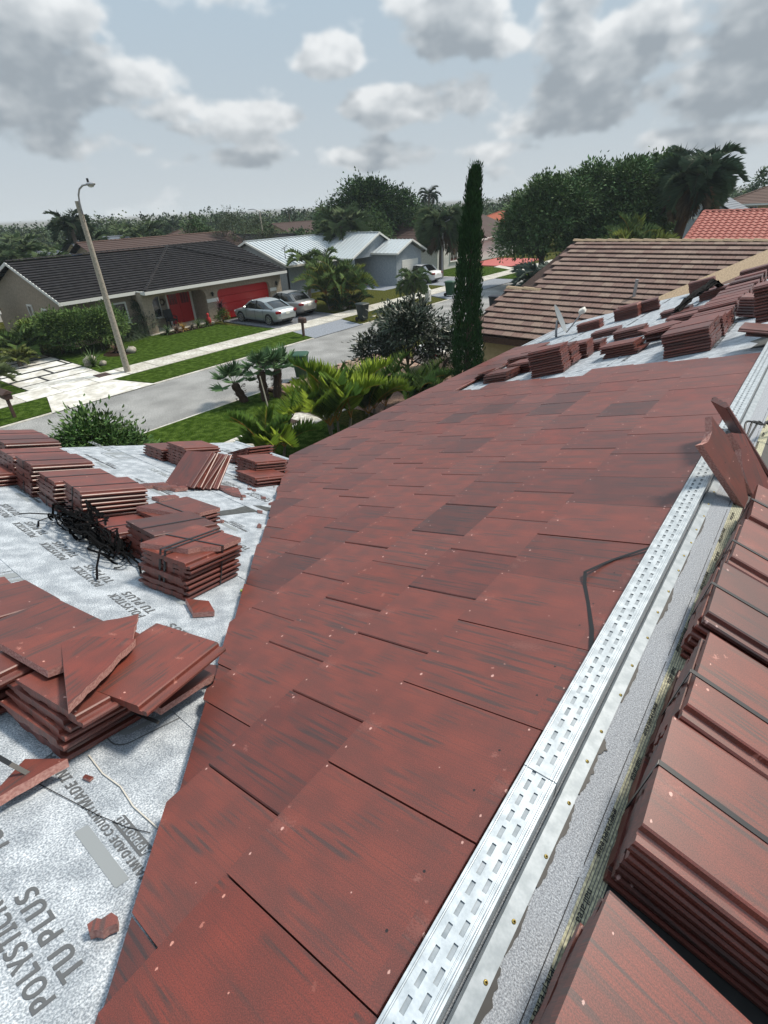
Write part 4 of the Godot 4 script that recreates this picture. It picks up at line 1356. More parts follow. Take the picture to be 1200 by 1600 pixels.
	# grey cable loops on the yard slope behind the tipped tiles
	for i in 3:
		var c := Curve3D.new()
		c.bake_interval = 0.02
		for q in [[2.9, 0.05, 0.10], [3.1 + i * 0.1, 0.0 + i * 0.03, 0.16 - i * 0.02], [3.4, 0.1, 0.1], [3.5 + i * 0.2, 0.22, 0.05], [3.1, 0.3 + i * 0.05, 0.04]]:
			c.add_point(on("yard", q[0], q[1], q[2]), Vector3(0, 0, 0.08), Vector3(0, 0, -0.08))
		var b := MB.new()
		b.tube(c.get_baked_points(), PackedFloat32Array([0.005]), 6)
		solo("cable", ["dark cable looping beside the ridge behind the tipped tiles", "second dark cable loop, lower beside the ridge", "third dark cable loop, farthest from the ridge channel"][i], "cable", b.mesh(), M.strap)
	# a torn seed pod and green leaf by the valley
	var lf := MB.new()
	lf.lathe(Vector3.ZERO, [[0.0, -0.02], [0.008, -0.012], [0.011, 0.0], [0.007, 0.014], [0.0, 0.022]], 10)
	solo("fallen_fruit", "small pale green fruit on the underlayment beside the valley tiles", "fruit", lf.mesh(), plain(Color(0.60, 0.66, 0.32), 0.6), Transform3D(face("wing") * Basis(Vector3(1, 0, 0), 1.2), on("wing", 2.03, 1.94, 0.012)))
	# satellite dish on the far street eave
	var dt := thing("satellite_dish", "grey satellite dish with arm standing on the far eave", "satellite dish", on("street", 10.6, 4.0, 0.0))
	var d := MB.new()
	var rows := []
	for i in 8:
		var line := PackedVector3Array()
		var r := 0.30 * i / 7.0
		for j in 28:
			var a := TAU * j / 28
			line.append(Vector3(cos(a) * r * 0.9, sin(a) * r, r * r * 0.55))
		rows.append(line)
	d.grid(rows, true)
	var dx := Transform3D(Basis.from_euler(Vector3(deg_to_rad(-30), deg_to_rad(105), 0)), Vector3(0, 0.34, 0))
	part(dt, "reflector", d.mesh(), M.dish, dx)
	var am := MB.new()
	am.tube(PackedVector3Array([Vector3(0, 0, 0), Vector3(0, 0.15, 0.05), Vector3(-0.02, 0.33, 0.0)]), PackedFloat32Array([0.025]), 8)
	part(dt, "mast", am.mesh(), M.lamp_metal)
	var ab := MB.new()
	ab.tube(PackedVector3Array([dx * Vector3(0, -0.3, 0.04), dx * Vector3(0, -0.1, 0.42)]), PackedFloat32Array([0.015]), 8)
	part(dt, "arm", ab.mesh(), M.lamp_metal)
	var lb := MB.new()
	lb.cbox(Transform3D(dx.basis, dx * Vector3(0, -0.06, 0.46)), Vector3(0.28, 0.09, 0.12), 0.015)
	part(dt, "receiver", lb.mesh(), M.pot)
	# vent pipe on our far slope

# ------------------------------------------------------------------ building helpers
# stepped courses of roofing on one face. o: lower corner on the eave, e: along the eave, up: up the slope (unit), t1: slope length,
# a0..b0: extent along e at the eave, a1..b1: extent at the top
func courses(b: MB, o: Vector3, e: Vector3, up: Vector3, t1: float, a0: float, b0: float, a1: float, b1: float, step := 0.33, thick := 0.035) -> void:
	var n := e.cross(up).normalized()
	if n.y < 0.0: n = -n
	var t := 0.0
	while t < t1 - 0.01:
		var u := minf(t + step, t1)
		var f := t / t1
		var g := u / t1
		var pa := o + e * lerpf(a0, a1, f) + up * t
		var pb := o + e * lerpf(b0, b1, f) + up * t
		var qa := o + e * lerpf(a0, a1, g) + up * u
		var qb := o + e * lerpf(b0, b1, g) + up * u
		var hi := n * thick
		var lo := n * 0.006
		var mid := (pa + qb) * 0.5 - n
		b.fan([pa + hi, pb + hi, qb + lo, qa + lo], mid)
		b.fan([pa - lo, pb - lo, pb + hi, pa + hi], (qa + qb) * 0.5)
		b.fan([pa + hi, qa + lo, qa - lo, pa - lo], mid + e)
		b.fan([pb + hi, qb + lo, qb - lo, pb - lo], mid - e)
		t = u

# ridge or hip caps along a line
func caps(b: MB, p: Vector3, q: Vector3, w := 0.13, ln := 0.38) -> void:
	var d := (q - p)
	var n := int(maxf(1.0, d.length() / ln))
	var dir := d.normalized()
	var sd := dir.cross(Vector3.UP).normalized()
	var up := sd.cross(dir).normalized()
	for i in n:
		var a := p.lerp(q, float(i) / n)
		var c := p.lerp(q, (i + 1.08) / n)
		var l1 := up * 0.055
		var l2 := up * 0.025
		var ra := [a - sd * w - up * 0.01, a - sd * w * 0.5 + l1, a + sd * w * 0.5 + l1, a + sd * w - up * 0.01]
		var rc := [c - sd * w * 0.95 - up * 0.03, c - sd * w * 0.5 + l2, c + sd * w * 0.5 + l2, c + sd * w * 0.95 - up * 0.03]
		for k in 3: b.fan([ra[k], ra[k + 1], rc[k + 1], rc[k]], (a + c) * 0.5 - up * 0.2)
		b.fan(ra, c)

# street-facing wall: polygon in (distance along -Z, height), outer face at x
func front_wall(b: MB, x: float, pts: Array, thick := 0.22) -> void:
	var p := PackedVector2Array()
	for q in pts: p.append(Vector2(q[0], q[1]))
	b.extrude(p, thick, Transform3D(Basis(Vector3(0, 0, -1), Vector3.UP, Vector3(1, 0, 0)), Vector3(x - thick, 0, 0)))

# wall facing +Z (towards the camera): polygon in (x, height), outer face at z
func side_wall(b: MB, z: float, pts: Array, thick := 0.22) -> void:
	var p := PackedVector2Array()
	for q in pts: p.append(Vector2(q[0], q[1]))
	b.extrude(p, thick, Transform3D(Basis(), Vector3(0, 0, z - thick)))

# rounded top corners of an opening, from the right foot to the left foot
func arch(l: float, r: float, top: float, rad: float, foot := 0.0) -> Array:
	var out := [[l, foot]]
	for k in 7:
		var a := PI - PI * 0.5 * k / 6.0
		out.append([l + rad + cos(a) * rad, top - rad + sin(a) * rad])
	for k in 7:
		var a := PI * 0.5 - PI * 0.5 * k / 6.0
		out.append([r - rad + cos(a) * rad, top - rad + sin(a) * rad])
	out.append([r, foot])
	return out

# window set on a wall. xf: centre of the opening, x along the wall, y up, z outwards
func window(parent: Node3D, xf: Transform3D, w: float, h: float, cols: int, rows: int, frame: Material, fw := 0.06) -> Node3D:
	var f := MB.new()
	for s: float in [-1.0, 1.0]:
		f.bx(s * (w * 0.5 + fw * 0.5), 0, 0.02, fw, h + fw * 2, 0.07)
		f.bx(0, s * (h * 0.5 + fw * 0.5), 0.02, w, fw, 0.07)
	for i in range(1, cols): f.bx(-w * 0.5 + w * i / cols, 0, 0.015, fw * 0.7, h, 0.05)
	for i in range(1, rows): f.bx(0, -h * 0.5 + h * i / rows, 0.014, w, fw * 0.6, 0.045)
	f.bx(0, -h * 0.5 - fw * 1.3, 0.05, w + fw * 3, fw * 0.6, 0.14)
	var o := part(parent, "window", f.mesh(), frame, parent.global_transform.affine_inverse() * xf)
	var pm := MB.new()
	pm.bx(0, 0, 0, w / cols - 0.02, h / rows - 0.02, 0.02)
	var pmm := pm.mesh()
	for i in cols:
		for j in rows:
			part(o, "pane", pmm, M.glass_dark, Transform3D(Basis(), Vector3(-w * 0.5 + w * (i + 0.5) / cols, -h * 0.5 + h * (j + 0.5) / rows, 0.012)))
	return o

const STREETWARD := Basis(Vector3(0, 0, -1), Vector3(0, 1, 0), Vector3(1, 0, 0))

# ------------------------------------------------------------------ house with the black roof and red doors
func build_black_house() -> void:
	var h := thing("black_roofed_house", "beige house with black tiled roof, red garage door and red front door", "house", Vector3(-38, 0, -20))
	var w := MB.new()
	# front: porch arcade and garage, one wall with openings down to the ground
	var pts := [[16.95, 0.0], [16.95, 2.5], [28.1, 2.5], [28.1, 0.0]]
	var gar := arch(22.35, 26.95, 1.98, 0.32)
	gar.reverse()
	var por := arch(17.6, 21.45, 2.16, 0.42)
	por.reverse()
	pts.append_array(gar)
	pts.append_array(por)
	front_wall(w, -31.9, pts, 0.25)
	# side arch of the porch, facing the hedge
	var sp := [[-33.6, 0.0], [-33.6, 2.5], [-32.15, 2.5], [-32.15, 0.0]]
	var sa := arch(-33.4, -32.3, 2.1, 0.35)
	sa.reverse()
	sp.append_array(sa)
	side_wall(w, -16.95, sp, 0.22)
	# porch back wall, porch end wall, left room, ends
	front_wall(w, -33.6, [[16.5, 0.0], [16.5, 2.52], [21.9, 2.52], [21.9, 0.0]], 0.2)
	side_wall(w, -21.6, [[-33.6, 0.0], [-33.6, 2.5], [-32.15, 2.5], [-32.15, 0.0]], 0.2)
	front_wall(w, -32.9, [[12.95, 0.0], [12.95, 2.52], [16.9, 2.52], [16.9, 0.0]], 0.2)
	side_wall(w, -12.9, [[-43.2, 0.0], [-43.2, 2.5], [-38.0, 4.28], [-32.9, 2.5], [-32.9, 0.0]], 0.22)
	side_wall(w, -27.88, [[-43.6, 0.0], [-43.6, 2.5], [-38.0, 4.36], [-32.15, 2.5], [-32.15, 0.0]], 0.22)
	front_wall(w, -43.2, [[12.9, 0.0], [12.9, 2.5], [28.1, 2.5], [28.1, 0.0]], 0.2)
	wpart(h, "wall", w.mesh(), M.beige)
	var cl := MB.new()
	cl.bb(Vector3(-33.4, 2.46, -27.9), Vector3(-32.1, 2.5, -16.95))
	cl.bb(Vector3(-33.6, 0.0, -21.6), Vector3(-31.7, 0.09, -16.9))
	wpart(h, "porch_floor_and_ceiling", cl.mesh(), M.concrete)
	# roof
	var r := MB.new()
	var z := Vector3(0, 0, -1)
	var upl := Vector3(-5.6, 1.87, 0).normalized()
	courses(r, Vector3(-32.4, 2.55, -12.55), z, upl, Vector3(5.6, 1.87, 0).length(), 0.0, 9.0, 0.0, 11.0, 0.34, 0.06)
	var upr := Vector3(-6.6, 1.95, 0).normalized()
	courses(r, Vector3(-31.4, 2.55, -17.0), z, upr, Vector3(6.6, 1.95, 0).length(), 0.0, 11.35, 6.2, 11.35, 0.34, 0.06)
	courses(r, Vector3(-44.2, 2.55, -12.55), z, Vector3(6.2, 1.9, 0).normalized(), Vector3(6.2, 1.9, 0).length(), 0.0, 15.8, 0.0, 15.8, 0.6)
	wpart(h, "roof", r.mesh(), M.black_tile)
	var cb := MB.new()
	caps(cb, Vector3(-38.0, 4.50, -12.6), Vector3(-38.0, 4.55, -28.3))
	caps(cb, Vector3(-31.45, 2.62, -17.05), Vector3(-38.0, 4.55, -23.2))
	caps(cb, Vector3(-37.6, 4.50, -23.4), Vector3(-31.6, 2.66, -28.2), 0.09)
	wpart(h, "ridge_cap", cb.mesh(), M.black_tile)
	# fascia, white verge of the gable
	var f := MB.new()
	f.bb(Vector3(-31.42, 2.38, -28.35), Vector3(-31.36, 2.555, -17.0))
	f.bb(Vector3(-32.42, 2.38, -16.99), Vector3(-32.36, 2.555, -12.5))
	f.bb(Vector3(-32.36, 2.38, -17.06), Vector3(-31.42, 2.555, -17.0))
	f.bb(Vector3(-31.95, 2.36, -28.3), Vector3(-31.42, 2.385, -17.06))
	for q in [[-32.4, 2.49, -38.0, 4.36], [-44.2, 2.49, -38.0, 4.36]]:
		var a := Vector3(q[0], q[1], -12.55)
		var c := Vector3(q[2], q[3], -12.55)
		var d := (c - a).normalized()
		var up := Vector3(0, 0, 1).cross(d) * (1.0 if d.x < 0.0 else -1.0)
		f.box(Transform3D(Basis(d, up, d.cross(up)), (a + c) * 0.5), Vector3((c - a).length(), 0.16, 0.05))
	wpart(h, "fascia", f.mesh(), M.white_trim)
	# garage door with sections
	var gd := MB.new()
	gd.bb(Vector3(-32.22, 0.02, -27.1), Vector3(-32.16, 2.1, -22.2))
	var gdo := wpart(h, "garage_door", gd.mesh(), M.red_paint)
	var pn := MB.new()
	pn.cbox(Transform3D(), Vector3(0.05, 0.46, 4.86), 0.02)
	var pnm := pn.mesh()
	for i in 4: part(gdo, "panel", pnm, M.red_paint, Transform3D(Basis(), Vector3(-32.14, 0.27 + i * 0.49, -24.65)))
	var ml := MB.new()
	ml.bb(Vector3(-31.92, 1.28, -27.55), Vector3(-31.86, 1.5, -26.95))
	ml.bb(Vector3(-31.92, 1.28, -22.35), Vector3(-31.86, 1.5, -21.45))
	wpart(h, "white_band", ml.mesh(), M.white_trim)
	# double front door with glazed panels
	var dd := MB.new()
	for s in 2:
		dd.bb(Vector3(-33.6, 0.1, -20.42 - s * 0.86), Vector3(-33.52, 2.12, -19.58 - s * 0.86))
	var door := wpart(h, "front_door", dd.mesh(), M.red_paint)
	for s in 2:
		for i in 3:
			var g := MB.new()
			g.bb(Vector3(-33.525, 1.3, -19.86 - s * 0.86 - i * 0.2), Vector3(-33.505, 1.95, -19.70 - s * 0.86 - i * 0.2))
			wpart(door, "glass_panel", g.mesh(), M.red_glass)
	var df := MB.new()
	df.bb(Vector3(-33.62, 0.1, -19.58), Vector3(-33.48, 2.2, -19.46))
	df.bb(Vector3(-33.62, 0.1, -21.42), Vector3(-33.48, 2.2, -21.28))
	wpart(h, "door_frame", df.mesh(), M.white_trim)
	window(h, Transform3D(STREETWARD, Vector3(-33.58, 1.35, -18.5)), 0.95, 1.25, 2, 1, M.white_trim)
	window(h, Transform3D(STREETWARD, Vector3(-32.88, 1.45, -15.6)), 1.5, 1.0, 2, 1, M.white_trim, 0.09)
	window(h, Transform3D(Basis(), Vector3(-35.6, 1.5, -12.88)), 0.5, 0.8, 1, 1, M.white_trim, 0.09)
	window(h, Transform3D(Basis(), Vector3(-37.6, 1.6, -12.88)), 0.5, 0.8, 1, 1, M.white_trim, 0.09)
	# wall lamps
	for q in [-21.9, -27.55]:
		var lm := MB.new()
		lm.lathe(Vector3(-31.78, 1.78, q), [[0.0, -0.16], [0.05, -0.14], [0.085, 0.02], [0.10, 0.05], [0.03, 0.13], [0.0, 0.17]], 10)
		lm.bx(-31.86, 1.85, q, 0.12, 0.05, 0.04)
		wpart(h, "wall_lamp", lm.mesh(), M.iron)
	var wr := MB.new()
	var ring := PackedVector3Array()
	for k in 17: ring.append(Vector3(-33.56, 1.55 + sin(TAU * k / 16) * 0.17, -19.2 + cos(TAU * k / 16) * 0.17))
	wr.tube(ring, PackedFloat32Array([0.05]), 6)
	solo("wreath", "dark round wreath hanging beside the red front door", "wreath", wr.mesh(), M.palm_brown)
	# dark porch chair
	var ch := thing("porch_chair", "dark armchair on the porch left of the red front door", "chair", Vector3(-32.9, 0.09, -19.2), "", PI * 0.5)
	chair_parts(ch)

func chair_parts(ch: Node3D) -> void:
	var s := MB.new()
	s.cbox(Transform3D(Basis(), Vector3(0, 0.42, 0)), Vector3(0.56, 0.08, 0.52), 0.02)
	part(ch, "seat", s.mesh(), M.black_plastic)
	var b := MB.new()
	b.cbox(Transform3D(Basis(Vector3(1, 0, 0), -0.18), Vector3(0, 0.74, -0.28)), Vector3(0.58, 0.62, 0.06), 0.02)
	part(ch, "backrest", b.mesh(), M.black_plastic)
	for sx in [-1, 1]:
		for sz in [-1, 1]:
			var l := MB.new()
			l.bx(sx * 0.26, 0.2, sz * 0.22, 0.05, 0.4, 0.05)
			part(ch, "leg", l.mesh(), M.black_plastic)
		var a := MB.new()
		a.bx(sx * 0.29, 0.62, -0.02, 0.06, 0.04, 0.5)
		a.bx(sx * 0.29, 0.5, 0.2, 0.04, 0.22, 0.04)
		part(ch, "armrest", a.mesh(), M.black_plastic)

# ------------------------------------------------------------------ grey house with the metal roof
func metal_face(parent: Node3D, o: Vector3, e: Vector3, up: Vector3, a0: float, b0: float, a1: float, b1: float, gap := 0.42) -> void:
	# up: full vector from the eave to the top; extents along e at eave (a0,b0) and top (a1,b1)
	var n := e.cross(up).normalized()
	if n.y < 0.0: n = -n
	var b := MB.new()
	var p := [o + e * a0, o + e * b0, o + up + e * b1, o + up + e * a1]
	b.fan(p, p[0] - n)
	b.fan([p[0], p[1], p[1] - n * 0.05, p[0] - n * 0.05], p[2])
	b.fan([p[0], p[3], p[3] - n * 0.05, p[0] - n * 0.05], p[1])
	b.fan([p[1], p[2], p[2] - n * 0.05, p[1] - n * 0.05], p[0])
	var sheet_part := wpart(parent, "roof_sheet", b.mesh(), M.metal_roof)
	var t := minf(a0, a1) + gap * 0.5
	var full := up.length()
	while t < maxf(b0, b1):
		var f0 := 0.0
		var f1 := 1.0
		if t < a0 and a1 != a0: f0 = clampf((t - a0) / (a1 - a0), 0, 1)
		if t > b0 and b1 != b0: f0 = clampf((t - b0) / (b1 - b0), 0, 1)
		if t < a1 and a1 != a0: f1 = clampf((t - a0) / (a1 - a0), 0, 1)
		if t > b1 and b1 != b0: f1 = clampf((t - b0) / (b1 - b0), 0, 1)
		if f1 - f0 > 0.04:
			var s := MB.new()
			var q1 := o + e * t + up * f0
			var q2 := o + e * t + up * f1
			var d := (q2 - q1).normalized()
			s.box(Transform3D(Basis(e, n, e.cross(n)), (q1 + q2) * 0.5 + n * 0.025), Vector3(0.05, 0.05, (q2 - q1).length()))
			wpart(sheet_part, "seam", s.mesh(), M.metal_roof)
		t += gap

func build_grey_house() -> void:
	var h := thing("grey_house", "blue grey house with pale standing seam metal roof and covered entrance", "house", Vector3(-38, 0, -40))
	var w := MB.new()
	side_wall(w, -31.7, [[-44.0, 0.0], [-44.0, 2.45], [-39.4, 4.05], [-34.9, 2.45], [-34.9, 0.0]])
	front_wall(w, -34.9, [[31.7, 0.0], [31.7, 2.46], [37.6, 2.46], [37.6, 0.0]])
	front_wall(w, -35.9, [[37.4, 0.0], [37.4, 2.6], [45.0, 2.6], [45.0, 0.0]])
	side_wall(w, -37.6, [[-35.9, 0.0], [-35.9, 2.4], [-35.1, 2.4], [-35.1, 0.0]])
	# front gable over the porch
	front_wall(w, -33.0, [[37.5, 2.42], [37.5, 2.46], [41.15, 4.2], [44.8, 2.46], [44.8, 2.42]], 0.2)
	front_wall(w, -33.0, [[37.5, 0.0], [37.5, 2.44], [37.9, 2.44], [37.9, 0.0]], 0.3)
	# garage block
	side_wall(w, -40.5, [[-36.0, 0.0], [-36.0, 2.62], [-30.4, 2.62], [-30.4, 0.0]])
	front_wall(w, -30.4, [[40.72, 0.0], [40.72, 2.62], [42.5, 3.42], [44.4, 2.62], [44.4, 0.0]])
	side_wall(w, -44.2, [[-36.0, 0.0], [-36.0, 2.62], [-30.62, 2.62], [-30.62, 0.0]])
	front_wall(w, -44.0, [[31.8, 0.0], [31.8, 2.4], [48.0, 2.4], [48.0, 0.0]])
	side_wall(w, -47.8, [[-43.9, 0.0], [-43.9, 2.45], [-39.4, 4.05], [-34.9, 2.45], [-34.9, 0.0]])
	wpart(h, "wall", w.mesh(), M.blue_grey)
	var z := Vector3(0, 0, -1)
	metal_face(h, Vector3(-34.4, 2.50, -31.3), z, Vector3(-5.0, 1.72, 0), 0.0, 16.8, 0.0, 16.8)
	metal_face(h, Vector3(-44.4, 2.50, -31.3), z, Vector3(5.0, 1.72, 0), 0.0, 16.8, 0.0, 16.8, 0.84)
	# front gable slopes, left one seen
	metal_face(h, Vector3(-32.7, 2.50, -37.2), Vector3(-1, 0, 0), Vector3(0, 1.80, -3.95), 0.0, 2.0, 0.0, 6.4)
	metal_face(h, Vector3(-32.7, 2.50, -45.1), Vector3(-1, 0, 0), Vector3(0, 1.80, 3.95), 0.0, 2.0, 0.0, 6.4)
	# garage gable slopes
	metal_face(h, Vector3(-30.05, 2.70, -40.2), Vector3(-1, 0, 0), Vector3(0, 0.95, -2.3), 0.0, 4.6, 0.0, 4.6)
	metal_face(h, Vector3(-30.05, 2.70, -44.8), Vector3(-1, 0, 0), Vector3(0, 0.95, 2.3), 0.0, 4.6, 0.0, 4.6)
	var t := MB.new()
	for q in [[Vector3(-32.66, 2.45, -37.2), Vector3(-32.66, 4.25, -41.15)], [Vector3(-32.66, 2.45, -45.1), Vector3(-32.66, 4.25, -41.15)], [Vector3(-30.02, 2.65, -40.2), Vector3(-30.02, 3.62, -42.5)], [Vector3(-30.02, 2.65, -44.8), Vector3(-30.02, 3.62, -42.5)], [Vector3(-34.4, 2.42, -31.27), Vector3(-39.4, 4.16, -31.27)], [Vector3(-44.4, 2.42, -31.27), Vector3(-39.4, 4.16, -31.27)], [Vector3(-34.38, 2.42, -31.3), Vector3(-34.38, 2.42, -37.2)], [Vector3(-34.7, 2.45, -37.17), Vector3(-32.7, 2.45, -37.17)], [Vector3(-34.6, 2.65, -40.17), Vector3(-30.05, 2.65, -40.17)]]:
		var d: Vector3 = (q[1] - q[0]).normalized()
		var sd := Vector3(1, 0, 0) if absf(d.x) < 0.1 else Vector3(0, 0, 1)
		t.box(Transform3D(Basis(d, sd.cross(d).normalized(), sd), (q[0] + q[1]) * 0.5), Vector3((q[1] - q[0]).length(), 0.15, 0.05))
	wpart(h, "white_trim", t.mesh(), M.white_trim)
	var rc := MB.new()
	rc.box(Transform3D(Basis(), Vector3(-39.4, 4.25, -39.7)), Vector3(0.24, 0.05, 16.9))
	rc.box(Transform3D(Basis(), Vector3(-35.9, 4.33, -41.15)), Vector3(6.4, 0.05, 0.24))
	var va := Vector3(-34.6, 2.56, -37.3)
	var vb := Vector3(-39.2, 4.28, -41.1)
	rc.box(Transform3D(Basis((vb - va).normalized(), Vector3.UP.cross((vb - va).normalized()).normalized().cross((vb - va).normalized()) * -1.0, Vector3.UP.cross((vb - va).normalized()).normalized() * -1.0).orthonormalized(), (va + vb) * 0.5), Vector3((vb - va).length(), 0.06, 0.25))
	wpart(h, "ridge_cap", rc.mesh(), M.metal_roof)
	window(h, Transform3D(STREETWARD, Vector3(-35.88, 1.45, -39.3)), 2.0, 1.3, 4, 1, M.white_trim, 0.08)
	window(h, Transform3D(STREETWARD, Vector3(-34.88, 1.35, -35.0)), 1.3, 1.4, 2, 1, M.white_trim, 0.12)
	window(h, Transform3D(STREETWARD, Vector3(-35.88, 1.2, -37.95)), 0.4, 1.9, 1, 1, M.white_trim, 0.05)
	var gd := MB.new()
	for i in 4: gd.cbox(Transform3D(Basis(), Vector3(-30.39, 0.3 + i * 0.5, -42.6)), Vector3(0.05, 0.49, 2.5), 0.015)
	wpart(h, "garage_door", gd.mesh(), M.white_trim)
	var pc := MB.new()
	pc.bb(Vector3(-35.9, 0.0, -40.5), Vector3(-33.0, 0.1, -37.9))
	wpart(h, "porch_floor", pc.mesh(), M.grey_drive)
	# meter boxes on the side wall
	var mb := MB.new()
	mb.cbox(Transform3D(Basis(), Vector3(-37.0, 1.2, -31.62)), Vector3(0.35, 0.55, 0.18), 0.02)
	mb.bx(-37.5, 1.0, -31.64, 0.05, 1.9, 0.05)
	mb.cbox(Transform3D(Basis(), Vector3(-37.6, 1.5, -31.62)), Vector3(0.25, 0.35, 0.14), 0.02)
	wpart(h, "meter_box", mb.mesh(), M.lamp_metal)
	# antenna dish on the left slope
	var an := MB.new()
	an.tube(PackedVector3Array([Vector3(-35.6, 2.9, -32.2), Vector3(-35.6, 3.5, -32.2), Vector3(-35.4, 3.75, -32.1)]), PackedFloat32Array([0.03]), 6)
	an.tube(PackedVector3Array([Vector3(-35.9, 3.6, -32.2), Vector3(-35.2, 3.9, -32.2)]), PackedFloat32Array([0.02]), 5)
	for k in 4: an.tube(PackedVector3Array([Vector3(-35.9 + k * 0.2, 3.6 + k * 0.085 - 0.12, -32.2), Vector3(-35.9 + k * 0.2, 3.6 + k * 0.085 + 0.14, -32.2)]), PackedFloat32Array([0.012]), 4)
	solo("roof_antenna", "thin dark antenna on the metal roof's left edge", "antenna", an.mesh(), M.iron)
	for i in 2:
		var c := thing("porch_chair", ["dark armchair under the grey house's window, left one", "dark armchair under the grey house's window, right one"][i], "chair", Vector3(-34.8, 0.1, -38.75 - i * 0.95), "chairs on the grey porch", PI * 0.5)
		chair_parts(c)
	var pt := thing("flower_pot", "white flower pot with small shrub beside the grey porch", "plant pot", Vector3(-33.8, 0.1, -38.2))
	var pb := MB.new()
	pb.lathe(Vector3.ZERO, [[0.0, 0.0], [0.16, 0.0], [0.24, 0.4], [0.27, 0.42], [0.24, 0.44], [0.0, 0.4]], 16)
	part(pt, "pot", pb.mesh(), M.pot)
	var fo := MB.new()
	foliage(fo, [[Vector3(0, 0.75, 0), Vector3(0.28, 0.35, 0.28)]], 260, 0.13, 0.05, Color(0.05, 0.075, 0.03), 0.3)
	part(pt, "foliage", fo.mesh(), M.leaf)

# ------------------------------------------------------------------ neighbour with the brown flat tiles
func build_brown_house() -> void:
	var h := thing("brown_tiled_house", "neighbouring house with weathered brown and tan flat tile roof", "house", Vector3(-2, 0, -19))
	var ez := -15.6
	var ey := 2.6
	var up := Vector3(0, S, -1).normalized()
	var n := Vector3(0, 1, S).normalized()
	var at := func(x: float, t: float, hh: float) -> Vector3: return Vector3(x, ey, ez) + up * t + n * hh
	var w := MB.new()
	w.bb(Vector3(-8.5, 0, -21.0), Vector3(7.6, 2.56, -16.1))
	w.bb(Vector3(-7.7, 0, -29.0), Vector3(7.6, 2.56, -21.0))
	w.extrude(PackedVector2Array([Vector2(16.1, 2.55), Vector2(28.9, 2.55), Vector2(22.5, 4.65)]), 0.2, Transform3D(Basis(Vector3(0, 0, -1), Vector3.UP, Vector3(1, 0, 0)), Vector3(-7.7, 0, 0)))
	wpart(h, "wall", w.mesh(), M.cream)
	var top := 7.15
	var dk := MB.new()
	dk.fan([at.call(-8.95, 0.0, 0.0), at.call(8.0, 0.0, 0.0), at.call(8.0, top, 0.0), at.call(-8.1, top, 0.0), at.call(-8.1, 3.13, 0.0), at.call(-8.95, 3.13, 0.0)], Vector3(0, 0, -18))
	var deck := wpart(h, "roof", dk.mesh(), M.brown_dark)
	# back slopes
	var bk := MB.new()
	bk.fan([at.call(-8.1, top, 0.0), at.call(8.0, top, 0.0), Vector3(8.0, ey, -29.3), Vector3(-8.1, ey, -29.3)], Vector3(0, 0, -22))
	bk.fan([at.call(-8.95, 3.13, 0.0), at.call(-8.1, 3.13, 0.0), Vector3(-8.1, ey, -21.5), Vector3(-8.95, ey, -21.5)], Vector3(-8.5, 0, -18))
	wpart(deck, "back_slope", bk.mesh(), M.brown_dark)
	# tiles one by one: tan, grey brown, dark brown
	var mats := []
	var cols := [[Color(0.34, 0.265, 0.235), Color(0.44, 0.35, 0.315)], [Color(0.37, 0.30, 0.265), Color(0.47, 0.385, 0.345)], [Color(0.315, 0.235, 0.21), Color(0.41, 0.315, 0.285)], [Color(0.39, 0.32, 0.28), Color(0.49, 0.41, 0.365)], [Color(0.33, 0.245, 0.215), Color(0.43, 0.33, 0.295)]]
	for i in 5:
		var m := ground_mat(two_tone(200 + i, 0.05, cols[i][0], cols[i][1], 128, 4, 1.8, 0.3, 0.6), 0.6, 0.85)
		mats.append(m)
	var tb := MB.new()
	tb.cbox(Transform3D(Basis(), Vector3(0, 0.0175, 0)), Vector3(0.328, 0.030, 0.42), 0.006)
	var tmesh := tb.mesh()
	var merged := [MB.new(), MB.new(), MB.new(), MB.new(), MB.new()]
	var bs := Basis(Vector3(1, 0, 0), n, Vector3(0, -S, 1).normalized()) * Basis(Vector3(1, 0, 0), -atan(0.062 / 0.42))
	var row := 0
	var t := 0.0
	var cnt := 0
	while t < top - 0.1:
		var left := -8.95 if t < 3.0 else -8.1
		var x := left + (0.0 if row % 2 == 0 else 0.17)
		while x < 3.0:
			# hidden by our own roof or the valley beyond this line: joined tiles
			var p: Vector3 = at.call(x + 0.165, t + 0.2, 0.028 + rng.randf_range(0.0, 0.005))
			var k := rng.randi() % 5
			var xf := Transform3D(bs * Basis(Vector3.UP, rng.randf_range(-0.006, 0.006)), p)
			if cnt < 300 and x < -5.2 + t * 0.62 + 0.6:
				wpart_at(deck, "tile", tmesh, mats[k], xf)
				cnt += 1
			else:
				merged[k].box(xf * Transform3D(Basis(), Vector3(0, 0.0175, 0)), Vector3(0.328, 0.035, 0.42))
			x += 0.334
		row += 1
		t += 0.355
	for k in 5:
		var o := wpart(deck, "more_tiles", merged[k].mesh(), mats[k])
		o.set_meta("kind", "stuff")
	var cp := MB.new()
	caps(cp, at.call(-8.1, top, 0.05), at.call(8.0, top, 0.05), 0.16, 0.42)
	var cp2 := MB.new()
	caps(cp2, at.call(-8.95, 3.16, 0.05), at.call(-7.7, 3.16, 0.05), 0.15, 0.42)
	wpart(h, "ridge_cap", cp2.mesh(), M.tan_cap)
	wpart(h, "ridge_cap", cp.mesh(), M.tan_cap)
	# valley metal, tan, and the wing slope beyond it
	var vm := MB.new()
	vm.fan([at.call(-5.75, 0.0, 0.125), at.call(-4.9, 0.0, 0.125), at.call(-0.45, 6.6, 0.125), at.call(-1.45, 6.6, 0.125)], Vector3(-3, 0, -18))
	wpart(h, "valley_metal", vm.mesh(), M.tan_cap)
	var wg := MB.new()
